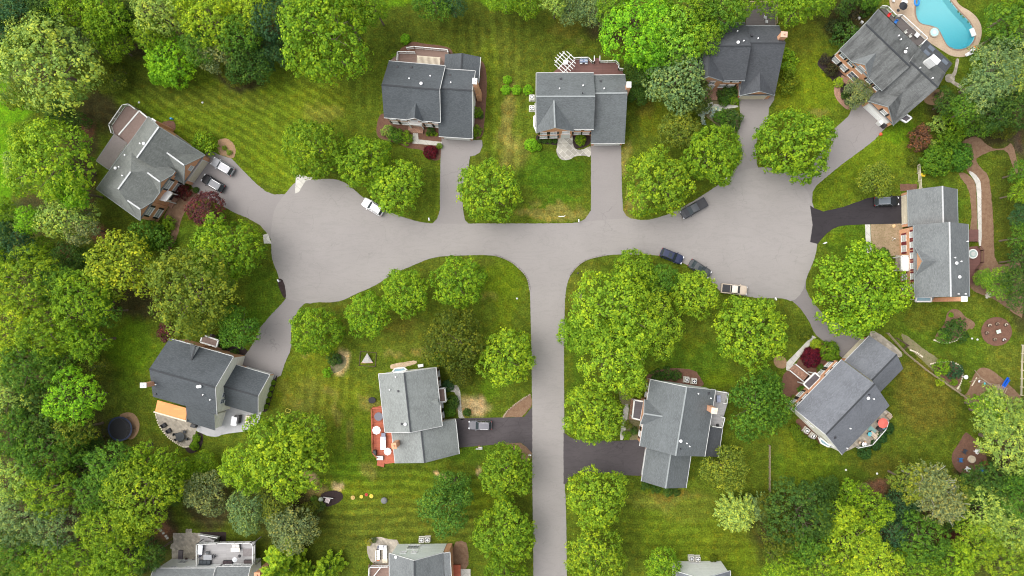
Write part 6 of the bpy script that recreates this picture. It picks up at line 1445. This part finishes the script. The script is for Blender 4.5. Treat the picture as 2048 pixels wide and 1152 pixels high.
# Adirondack chairs
def adirondack(px, py, rot, c, label):
    o = local('garden_chair', px, py, label, 'chair', 'slatted chairs round the fire pit', rot); m_ = simple('chair_%d' % int(c[0]*1000+c[2]*100), c, .5, .05)
    mb = MB()
    for k in range(5): mb.bar((.35, -.24+k*.12, .38), (-.2, -.24+k*.12, .26), .1, .03)
    mb.build('seat', m_, o); mb = MB()
    for k in range(5): mb.bar((-.2, -.22+k*.11, .26), (-.55, -.3+k*.15, .95-.06*abs(k-2)), .1, .03)
    mb.build('backrest', m_, o)
    for s_ in (-1,1):
        mb = MB(); mb.box((.02, s_*.36, .55), (.75,.14,.03)); mb.build('armrest', m_, o)
        mb = MB(); mb.box((.32, s_*.34, .27), (.09,.05,.54)); mb.bar((.3,s_*.3,.36), (-.5,s_*.3,.02), .04, .1); mb.build('leg', m_, o)
adirondack(1951,902,-225,(.8,.8,.8),'upper white chair at the fire pit'); adirondack(1933,937,-60,(.79,.79,.78),'lower white chair at the fire pit')
adirondack(1919,919,0,(.02,.14,.38),'blue chair at the fire pit'); adirondack(1927,902,30,(.03,.04,.06),'black chair at the fire pit, beside the blue one')
adirondack(1966,924,185,(.22,.015,.015),'dark red chair at the fire pit'); adirondack(1961,939,215,(.05,.06,.08),'dark grey chair at the fire pit near the trees')
o = local('fire_pit', 1942, 918, 'round pale stone fire pit amid the chairs', 'fire pit'); mb = MB()
for k in range(16): a = k*.3927; mb.box((.6*math.cos(a),.6*math.sin(a),.2), (.3,.24,.4), a+1.57)
mb.build('stone_ring', simple('pale_stone', (.6,.52,.4), .8), o); mb = MB(); mb.disc((0,0,.05), .5, .2, 16); mb.build('lid', simple('pit_cover', (.55,.47,.35), .8), o)
# mulch circle : central table and stools
o = local('stone_table', 1993, 663, 'pale green table at the centre of the brown mulch circle', 'table'); mb = MB(); mb.tube((0,0,0), (0,0,.6), .16, .13, 10); mb.build('pedestal', M['wood'], o); mb = MB(); mb.box((0,0,.63), (.85,.7,.06), .3); mb.build('table_top', simple('pale_green_top', (.5,.6,.5), .5), o)
for x,y,l,c in ((1977,651,'upper left stump seat in the mulch circle','cream'),(2010,650,'upper right stump seat in the mulch circle','cream'),(2006,680,'lower right pale curved seat in the mulch circle','white'),(1993,648,'small brown stump at the top of the mulch circle','wood'),(1988,679,'small brown stump at the bottom of the mulch circle','wood'),(1972,666,'small brown stump at the left of the mulch circle','wood')):
    o = local('stump_seat', x, y, l, 'seat', 'seats in the mulch circle'); mb = MB(); mb.tube((0,0,0), (0,0,.4), .34, .3, 12); mb.build('stump', M['wood_dark'], o); mb = MB(); 
    for k in range(7): a = .4+k*.5; mb.box((.27*math.cos(a), .27*math.sin(a), .43), (.17,.12,.06), a+1.57)
    mb.build('seat_rim', M[c], o)
# furniture
def umbrella(px, py, c, label, r=1.3, z=0., name='parasol'):
    o = local(name, px, py, label, 'parasol', None, 0, z); mb = MB(); mb.tube((0,0,0), (0,0,2.3), .03, .03, 8); mb.build('pole', M['metal'], o)
    mb = MB(); n_ = 8
    for k in range(n_): a, b_ = k*6.2832/n_, (k+1)*6.2832/n_; mb.face([(0,0,2.4),(r*math.cos(a),r*math.sin(a),1.95),(r*math.cos(b_),r*math.sin(b_),1.95)]); mb.face([(0,0,2.37),(r*math.cos(b_),r*math.sin(b_),1.92),(r*math.cos(a),r*math.sin(a),1.92)])
    mb.build('canopy', simple('canopy_'+label[:8], c, .8, .06), o); mb = MB(); mb.disc((0,0,0), .3, .08, 14); mb.build('base', M['dark'], o)
def chair(px, py, rot, c, label, z=0., name='patio_chair', group='patio and deck chairs'):
    o = local(name, px, py, label, 'chair', group, rot, z); m_ = simple('pc_%d_%d' % (int(c[0]*999), int(c[2]*999)), c, .6, .05)
    mb = MB(); mb.box((0,0,.43), (.5,.5,.07)); mb.build('seat', m_, o); mb = MB(); mb.box((-.26,0,.68), (.06,.5,.5)); mb.build('backrest', m_, o)
    for x in (-.2,.2):
        for y in (-.2,.2): mb = MB(); mb.box((x,y,.2), (.04,.04,.4)); mb.build('leg', m_, o)
def table(px, py, c, label, r=.6, z=0., rect=None, rot=0, name='patio_table'):
    o = local(name, px, py, label, 'table', None, rot, z); m_ = simple('pt_%d_%d' % (int(c[0]*999), int(c[2]*999)), c, .5, .05); mb = MB()
    if rect: mb.box((0,0,.72), (rect[0],rect[1],.05))
    else: mb.disc((0,0,.7), r, .05, 20)
    mb.build('table_top', m_, o); 
    for s_ in (-1,1): mb = MB(); mb.box((s_*(rect[0]*.4 if rect else r*.5),0,.35), (.08,.3,.7)); mb.build('leg', M['dark'], o)
def sofa(px, py, rot, ln, c, label, z=0., name='outdoor_sofa'):
    o = local(name, px, py, label, 'sofa', None, rot, z); m_ = simple('so_%d_%d' % (int(c[0]*999), int(c[2]*999)), c, .8, .08); mb = MB(); mb.box((0,0,.2), (.8,ln,.4)); mb.build('frame', M['dark'], o)
    n_ = max(1, int(ln/.65))
    for k in range(n_): mb = MB(); mb.box((.05, (k-(n_-1)/2)*ln/n_, .46), (.68, ln/n_-.05, .14)); mb.build('cushion', m_, o)
    mb = MB(); mb.box((-.36,0,.6), (.12,ln,.5)); mb.build('backrest', m_, o)
def lounger(px, py, rot, c, label, z=.05):
    o = local('sun_lounger', px, py, label, 'sun lounger', 'sun loungers by the pool', rot, z); m_ = simple('lo_%d' % int(c[2]*999), c, .6, .05); mb = MB(); mb.box((.3,0,.32), (1.3,.6,.06)); mb.build('seat', m_, o)
    mb = MB(); mb.bar((-.35,0,.33), (-.95,0,.75), .6, .06); mb.build('backrest', m_, o)
    for x in (-.25,.85):
        for s_ in (-1,1): mb = MB(); mb.box((x,s_*.27,.16), (.05,.05,.32)); mb.build('leg', M['metal'], o)
WH = (.78,.78,.78)
# pool side
lounger(1935,109,-25,WH,'white sun lounger at the lower end of the pool'); lounger(1941,104,-50,(.7,.7,.68),'second pale sun lounger at the lower end of the pool')
box_thing('storage_box', 1950, 98, (1.,.7,.25), 20, simple('orange_fabric', (.8,.22,.02), .6), 'orange mat folded beside the loungers', 'mat')
umbrella(1796,21,(.02,.02,.025),'closed black parasol on the pool surround',.85); table(1805,7,WH,'round white table on the pool surround'); chair(1785,3,0,WH,'white chair beside the round white table')
o = local('pool_float', 1833, 4, 'blue pool float at the pool edge', 'pool float'); mb = MB()
for k in range(14): a, b_ = k*.4488, (k+1)*.4488; mb.tube((.45*math.cos(a),.8*math.sin(a),.15), (.45*math.cos(b_),.8*math.sin(b_),.15), .16, .16, 8)
mb.build('ring', simple('float_blue', (.01,.2,.6), .3), o)
chair(1775,33,120,(.6,.02,.02),'red chair on the dark deck by the pool',2.6); chair(1789,46,120,(.02,.14,.45),'blue chair on the dark deck by the pool',2.6); chair(1809,66,60,(.55,.55,.5),'left pale chair on the dark deck',2.6); chair(1818,74,60,(.56,.55,.51),'right pale chair on the dark deck',2.6); table(1830,73,WH,'white square table on the dark deck',z=2.6,rect=(.8,.8),rot=40)
chair(1716,38,40,WH,'upper white garden chair among the dark shrubs left of the pool house'); chair(1722,46,-60,(.77,.77,.77),'lower white garden chair among the dark shrubs'); 
# covered porch bins at D drive
box_thing('dustbin', 1757, 247, (.9,.9,1.05), 40, 'white', 'white bin at the corner of the wide drive', 'bin'); box_thing('dustbin', 1765, 253, (.75,.75,1.1), 40, 'dark', 'dark bin at the corner of the wide drive', 'bin')
for x,y,c in ((1760,269,(.6,.1,.04)),): 
    o = local('flower_pot', x, y, 'small orange flower patch below the bins', 'flower pot'); mb = MB(); mb.tube((0,0,0), (0,0,.35), .2, .28, 10); mb.build('pot', simple('terracotta', (.4,.14,.07), .8), o); mb = MB(); mb.dome((0,0,.3), .34, .3, 9, 3, 0, .15); mb.build('flowers', simple('orange_flowers', c, .8, .3, 12), o)
o = local('umbrella_base_ring', 1871, 190, 'dark twig ball on the straw bed', 'garden ornament'); mb = MB()
for k in range(26): a = k*2.4; mb.tube((.0,.0,.1), (.9*math.cos(a),.9*math.sin(a),.35+.1*math.sin(k)), .04, .015, 5)
mb.build('twigs', M['wood_dark'], o)
# deck of B
table(1131,127,WH,'round white table under the corner pergola',.5,z=1.1); sofa(1167,123,-90,1.6,(.25,.3,.42),'blue cushioned sofa on the dark red deck',1.1)
for x,l in ((1162,'left'),(1172,'right')): chair(x,127,90,(.6,.6,.62),l+' white chair before the blue sofa',1.1)
# C deck
for x,y,l in ((1529,37,'upper'),(1532,45,'lower')): chair(x,y,0,(.5,.5,.5),l+' grey chair on the dark deck above the dark-roofed house',2.4)
# E plot
o = local('soil_sprinkler', 1786, 478, 'small white stand on the bare soil plot', 'sprinkler'); mb = MB()
for k in range(3): a = k*2.09; mb.tube((0,0,.6), (.4*math.cos(a),.4*math.sin(a),0), .03, .03, 6)
mb.tube((0,0,.55), (0,0,.75), .1, .1, 8); mb.build('tripod', M['white'], o)
o = local('boulder', 1788, 452, 'tan boulder at the top of the soil plot', 'boulder'); mb = MB(); mb.dome((0,0,-.05), .42, .38, 9, 4, 0, .12); mb.build('rock', simple('tan_rock', (.55,.38,.2), .9), o)
o = local('hot_tub', 1943, 508, 'round white hot tub on the brown angular deck', 'hot tub', z=.6); mb = MB(); mb.disc((0,0,0), .95, .5, 24); mb.build('shell', M['white'], o); mb = MB(); mb.disc((0,0,.5), .75, .02, 24); mb.build('cover', simple('tub_cover', (.3,.38,.36), .4), o); mb = MB(); mb.disc((0,0,.52), .45, .03, 20); mb.build('lid_disc', simple('tub_disc', (.45,.46,.44), .4), o)
o = local('hose_toy', 1843, 351, 'yellow ride-on toy by the pale rail fence', 'toy', rot=20); mb = MB(); mb.box((0,0,.25), (.9,.4,.3), 0, 0, .7); mb.box((-.35,0,.5), (.2,.5,.35)); mb.box((.4,.1,.3), (.25,.5,.2)); mb.build('toy_body', simple('yellow_plastic', (.75,.55,.03), .4), o)
o = local('bird_bath', 1925, 753, 'white bird bath beside the blue-green shrub', 'bird bath'); mb = MB(); mb.tube((0,0,0), (0,0,1.), .2, .1, 12); mb.build('pedestal', M['vent_white'], o); mb = MB(); mb.tube((0,0,1.), (0,0,1.12), .2, .42, 16); mb.build('bowl', M['vent_white'], o)
o = local('garden_statue', 1976, 590, 'pale rock pile on the brown mulch by the round brick house corner', 'rock pile'); mb = MB()
for k in range(9): a = k*2.4; mb.dome((.55*math.cos(a)*(k/9+.2),.55*math.sin(a)*(k/9+.2),0), .28, .28, 7, 3, 0, .15)
mb.build('rocks', simple('pale_rocks', (.45,.41,.34), .9, .2), o)
# S house deck and yard
umbrella(758,857,WH,'large white parasol over the orange-red deck',.85,.9); umbrella(780,899,(.77,.77,.76),'smaller white parasol near the chimney on the orange-red deck',.75,.9)
table(768,885,(.6,.6,.66),'long white and grey table on the orange-red deck',z=.9,rect=(1.1,2.6),rot=0); table(759,832,(.12,.12,.15),'dark grey oval table at the top of the orange-red deck',.85,z=.9); sofa(761,915,90,1.3,(.7,.7,.7),'white sofa at the bottom of the orange-red deck',.9)
box_thing('deck_grill', 751, 904, (.6,1.,.9), 0, 'dark', 'dark grill at the lower left of the orange-red deck', 'grill', .9)
sofa(768,872,180,1.4,(.3,.32,.42),'grey-blue sofa between the parasols on the orange-red deck',.9)
box_thing('propane_tank', 842, 731, (1.1,.6,.5), -8, 'white', 'white box on the lawn above the light grey roof', 'box')
o = local('fire_bowl', 745, 800, 'black oval fire bowl on a bare sandy spot', 'fire bowl'); mb = MB(); mb.disc((0,0,.15), .62, .25, 18, 0, None, 1.2); mb.build('bowl', M['black'], o)
for k in range(3): mb = MB(); a = k*2.09; mb.tube((.4*math.cos(a),.4*math.sin(a),0), (.4*math.cos(a),.4*math.sin(a),.2), .04, .04, 6); mb.build('leg', M['dark'], o)
o = local('basketball_hoop', 961, 893, 'white basketball hoop stand beside the dark driveway', 'basketball hoop', rot=0); mb = MB(); mb.box((0,-.3,.2), (.9,.5,.35), 0, 0, .8); mb.build('base', M['white'], o); mb = MB(); mb.tube((0,-.3,.3), (0,.1,3.), .05, .05, 8); mb.build('pole', M['metal'], o); mb = MB(); mb.box((0,.2,3.), (1.2,.06,.8)); mb.build('backboard', M['white'], o); mb = MB()
for k in range(12): a, b_ = k*.5236, (k+1)*.5236; mb.bar((.22*math.cos(a),.5+.22*math.sin(a),2.75), (.22*math.cos(b_),.5+.22*math.sin(b_),2.75), .03, .03)
mb.build('rim', simple('hoop_orange', (.6,.15,.03), .5), o)
# yellow and red play things on the lawn
for x,y,r_,c,l in ((706,995,.42,(.5,.34,.1),'tan-yellow play disc at the left end of the row'),(723,993,.36,(.6,.48,.05),'yellow play disc second in the row'),(733,989,.32,(.4,.03,.02),'red play ball in the row on the lawn'),(743,992,.4,(.6,.44,.04),'orange-yellow play disc at the right end of the row')):
    o = local('play_disc', x, y, l, 'toy', 'play discs in a row on the lower lawn'); mb = MB(); mb.disc((0,0,0), r_, .15, 16); mb.build('ring', simple('pd_%d' % int(c[0]*99), c, .5), o); mb = MB(); mb.dome((0,0,.15), r_*.5, r_*.35, 10, 3); mb.build('knob', simple('pk_%d' % int(c[1]*99), [min(1, v*1.15) for v in c], .5), o)
o = local('fire_pit', 769, 1000, 'round grey metal fire pit on the lower lawn', 'fire pit'); mb = MB(); mb.tube((0,0,.1), (0,0,.4), .35, .65, 18); mb.build('bowl', simple('grey_mesh', (.13,.13,.13), .7), o); mb = MB(); mb.dome((0,0,.4), .6, .25, 16, 3); mb.build('mesh_cover', simple('grey_mesh2', (.16,.16,.16), .7), o)
o = local('toy_kitchen', 657, 999, 'pink-white slatted play panel on the dark play bed', 'play panel', rot=20); mb = MB()
for k in range(4): mb.box((-.36+k*.24,0,.6), (.18,1.,.06))
mb.build('panel', simple('pink_panel', (.65,.55,.54), .6), o); mb = MB(); mb.bar((-1.,.3,.5), (.9,.7,.5), .1, .1); mb.build('beam', M['white'], o)
o = local('toy_tent', 642, 999, 'pale domed toy beside the slatted play panel', 'toy'); mb = MB(); mb.dome((0,0,0), .5, .6, 12, 4); mb.build('dome', simple('pale_dome', (.5,.55,.45), .7), o)
o = local('sandbox_frame', 577, 821, 'small yellow square frame on the lawn above the lumpy tree', 'frame', rot=15); mb = MB()
for a, b_ in (((-.45,-.35),(.45,-.35)),((.45,-.35),(.45,.35)),((.45,.35),(-.45,.35)),((-.45,.35),(-.45,-.35))): mb.bar((*a,.25), (*b_,.25), .08, .1)
mb.build('rim', simple('yellow_frame', (.5,.45,.05), .6), o)
# SW patio
o = box_thing('covered_grill', 474, 840, (1.2,1.9,1.2), 8, simple('white_cover', (.85,.85,.87), .6), 'large white-covered cart on the concrete patio', 'covered cart')
mb = MB(); mb.box((.75,.4,.8), (.35,1.6,1.3)); mb.box((.4,.95,1.1), (.9,.3,.5)); mb.build('frame', M['dark'], o)
box_thing('storage_chest', 498, 838, (.85,1.6,.7), 8, 'cream', 'beige storage chest on the concrete patio', 'chest')
table(364,872,(.03,.035,.04),'black round table with chairs on the curved patio',.9)
for k,(x,y,r_) in enumerate(((353,868,0),(376,877,180),(362,880,-90),(371,863,100),(356,877,-40))): chair(x,y,r_,(.03,.033,.04),'black chair around the black table on the curved patio')
for x,y,l in ((330,850,'upper black armchair at the curved patio edge'),(340,861,'lower black armchair at the curved patio edge')): sofa(x,y,-35,.8,(.03,.03,.035),l,name='patio_armchair')
box_thing('grill', 391, 850, (1.,.7,1.), 15, 'dark', 'dark grill under the roof edge on the patio', 'grill')
# SE patio clutter
umbrella(1756,843,(.6,.13,.1),'coral-red parasol on the cluttered patio',1.05,.35)
for x,y,r_,c,l in ((1728,884,40,(.6,.38,.22),'tan wooden chair at the lower end of the cluttered patio'),(1717,884,40,(.55,.42,.3),'brown-tan chair at the patio corner'),(1747,874,40,(.6,.5,.36),'beige chair in the middle of the cluttered patio'),(1752,868,40,(.58,.48,.35),'beige chair nearer the grill on the cluttered patio')): chair(x,y,r_,c,l,.35)
table(1736,867,(.08,.42,.5),'turquoise round table on the cluttered patio',.42,.35); table(1725,887,(.75,.75,.78),'white round table on the cluttered patio',.45,.35); table(1765,855,(.12,.32,.42),'teal round table under the patio railing',.42,.35); sofa(1745,869,-50,1.7,(.5,.42,.34),'long beige sofa on the cluttered patio',.35)
box_thing('grill', 1756, 857, (.9,.7,1.), 40, 'dark', 'black grill on the cluttered patio', 'grill', .35); box_thing('patio_mat', 1744, 860, (1.6,1.,.04), 40, simple('teal_mat', (.2,.34,.32), .8), 'grey-teal mat on the cluttered patio', 'mat', .36); box_thing('wooden_crate', 1777, 832, (1.1,.9,.35), 40, 'wood', 'wooden crate at the upper end of the cluttered patio', 'crate', .35)
# SS deck
sofa(1436,797,0,1.4,(.3,.36,.42),'blue-grey sofa on the grey deck of the chimney house',2.6); chair(1434,850,0,(.02,.02,.02),'black chair at the lower corner of the grey deck',2.6)
# bottom left deck
DZ = 2.7
table(404,1097,(.7,.72,.76),'white oval table at the left of the pale grey deck',z=DZ,rect=(.9,1.8),rot=5); chair(405,1088,90,(.05,.06,.08),'dark chair above the white oval table',DZ); chair(403,1108,-90,(.06,.06,.09),'dark chair below the white oval table',DZ)
table(419,1112,(.27,.28,.3),'grey rectangular table on the pale grey deck',z=DZ,rect=(1.6,1.)); chair(417,1104,90,(.1,.11,.12),'dark chair above the grey table',DZ); chair(429,1111,180,(.1,.1,.11),'dark chair right of the grey table',DZ)
sofa(412,1123,-90,2.2,(.06,.07,.08),'dark sofa at the bottom left of the pale grey deck',DZ); sofa(457,1124,-90,1.8,(.05,.035,.04),'dark brown sofa in the middle of the pale grey deck',DZ); sofa(498,1123,-90,1.6,(.08,.06,.06),'brown sofa at the right of the pale grey deck',DZ)
table(474,1097,(.8,.76,.68),'cream bench table near the top of the pale grey deck',z=DZ,rect=(1.7,.8)); sofa(474,1090,90,1.4,(.6,.58,.56),'pale sofa at the top of the pale grey deck',DZ); umbrella(479,1112,(.75,.76,.78),'small white parasol on the pale grey deck',.5,DZ); box_thing('rug', 496, 1105, (2.,1.5,.02), 0, simple('rug_grey', (.2,.18,.18), .9), 'grey-brown rug at the right of the pale grey deck', 'rug', DZ)
box_thing('bulkhead', 362, 1110, (.9,2.1,.25), 3, simple('dark_hatch', (.12,.1,.11), .6), 'dark hatch with white frame on the tan patio', 'hatch'); chair(375,1117,-90,(.06,.03,.03),'left dark red chair on the tan patio'); chair(389,1119,-90,(.06,.031,.04),'right dark red chair on the tan patio')
# bottom middle patio
sofa(757,1108,0,2.,(.8,.76,.68),'cream sofa at the left of the rounded patio'); sofa(771,1105,180,2.6,(.74,.74,.72),'white sofa beside the pale gabled house'); table(764,1092,(.72,.72,.8),'white square table on the rounded patio',z=0,rect=(.9,.9)); chair(772,1092,180,(.75,.75,.78),'white chair beside the white square table'); chair(760,1092,0,(.15,.17,.25),'grey-blue chair beside the white square table'); box_thing('cushion_stool', 757, 1118, (.55,.4,.35), 0, simple('orange_stool', (.7,.2,.08), .7), 'orange stool below the cream sofa', 'stool'); box_thing('storage_bench', 771, 1120, (1.,.9,.5), 0, 'cream', 'cream bench at the lower end of the rounded patio', 'bench')
T('shrub',738,1084,8,(.3,.3,.02),'yellow-flowered plant at the top left of the rounded patio'); T('shrub',748,1080,6,(.08,.12,.03),'potted plant on the rounded patio edge')
# fallen white bar on B front lawn, stones
o = local('lawn_edging_bar', 1123, 433, 'white bar lying on the dry front lawn by the road', 'bar', rot=0); mb = MB(); mb.box((0,0,.06), (1.2,.16,.1)); mb.box((.62,.12,.06), (.3,.12,.1), .6); mb.build('bar', M['white'], o)
for x,y in ((1034,597),(1754,947),(1692,940),(405,205),(278,205),(1955,679),(1944,677)):
    q = W(x,y); mb = MB(); mb.dome((q.x,q.y,-.02), .22, .2, 8, 3, 0, .15); tag(mb.build('stone', M['white'], origin=q), 'small pale stone lying loose on the lawns', 'stone', 'small pale stones on the lawns')
o = local('toy_scooter', 344, 238, 'small bright blue toy by the angled brick house', 'toy', rot=10); mb = MB(); mb.box((0,0,.25), (.6,.35,.3), 0, 0, .8); mb.box((.2,0,.5), (.1,.35,.3)); mb.build('toy_body', simple('cyan_toy', (.03,.3,.55), .4), o)
# ------------------------------------------------------------------ camera, light
cd = bpy.data.cameras.new('camera'); cam = bpy.data.objects.new('camera', cd); COL.objects.link(cam)
cam.location = (NX, NY, HC); cam.rotation_euler = (0, 0, 0)
cd.sensor_width = 36; cd.lens = 36*HC/204.8
cd.shift_x = -NX/204.8; cd.shift_y = -NY/204.8
cd.clip_start = 1; cd.clip_end = 3000
sc.camera = cam
w = bpy.data.worlds.new('World'); sc.world = w; w.use_nodes = True
t = w.node_tree; sky = t.nodes.new('ShaderNodeTexSky'); sky.sky_type = 'NISHITA'; sky.sun_disc = False
EL, AZ = 60, 284        # sun high in the west, softened by thin cloud
sky.sun_elevation = R(EL); sky.sun_rotation = R(AZ); sky.air_density = 1.; sky.dust_density = 3.; sky.ozone_density = .8
bg = t.nodes['Background']; hs = t.nodes.new('ShaderNodeHueSaturation'); hs.inputs['Saturation'].default_value = .3; L(t, sky.outputs[0], hs.inputs['Color']); L(t, hs.outputs[0], bg.inputs[0]); bg.inputs[1].default_value = .14
sd = bpy.data.lights.new('sun', 'SUN'); sd.energy = 1.6; sd.angle = R(75); sd.color = (1., .955, .89)
so = bpy.data.objects.new('sun', sd); COL.objects.link(so)
dv = Vector((math.sin(R(AZ))*math.cos(R(EL)), math.cos(R(AZ))*math.cos(R(EL)), math.sin(R(EL))))
so.rotation_euler = dv.to_track_quat('Z', 'Y').to_euler(); so.location = (0, 0, 60)
sc.view_settings.view_transform = 'Standard'; sc.view_settings.look = 'None'; sc.view_settings.gamma = 1
sc.view_settings.exposure = .92
sc.cycles.use_denoising = True
sc.cycles.max_bounces = 6
sc.cycles.filter_width = 1.1
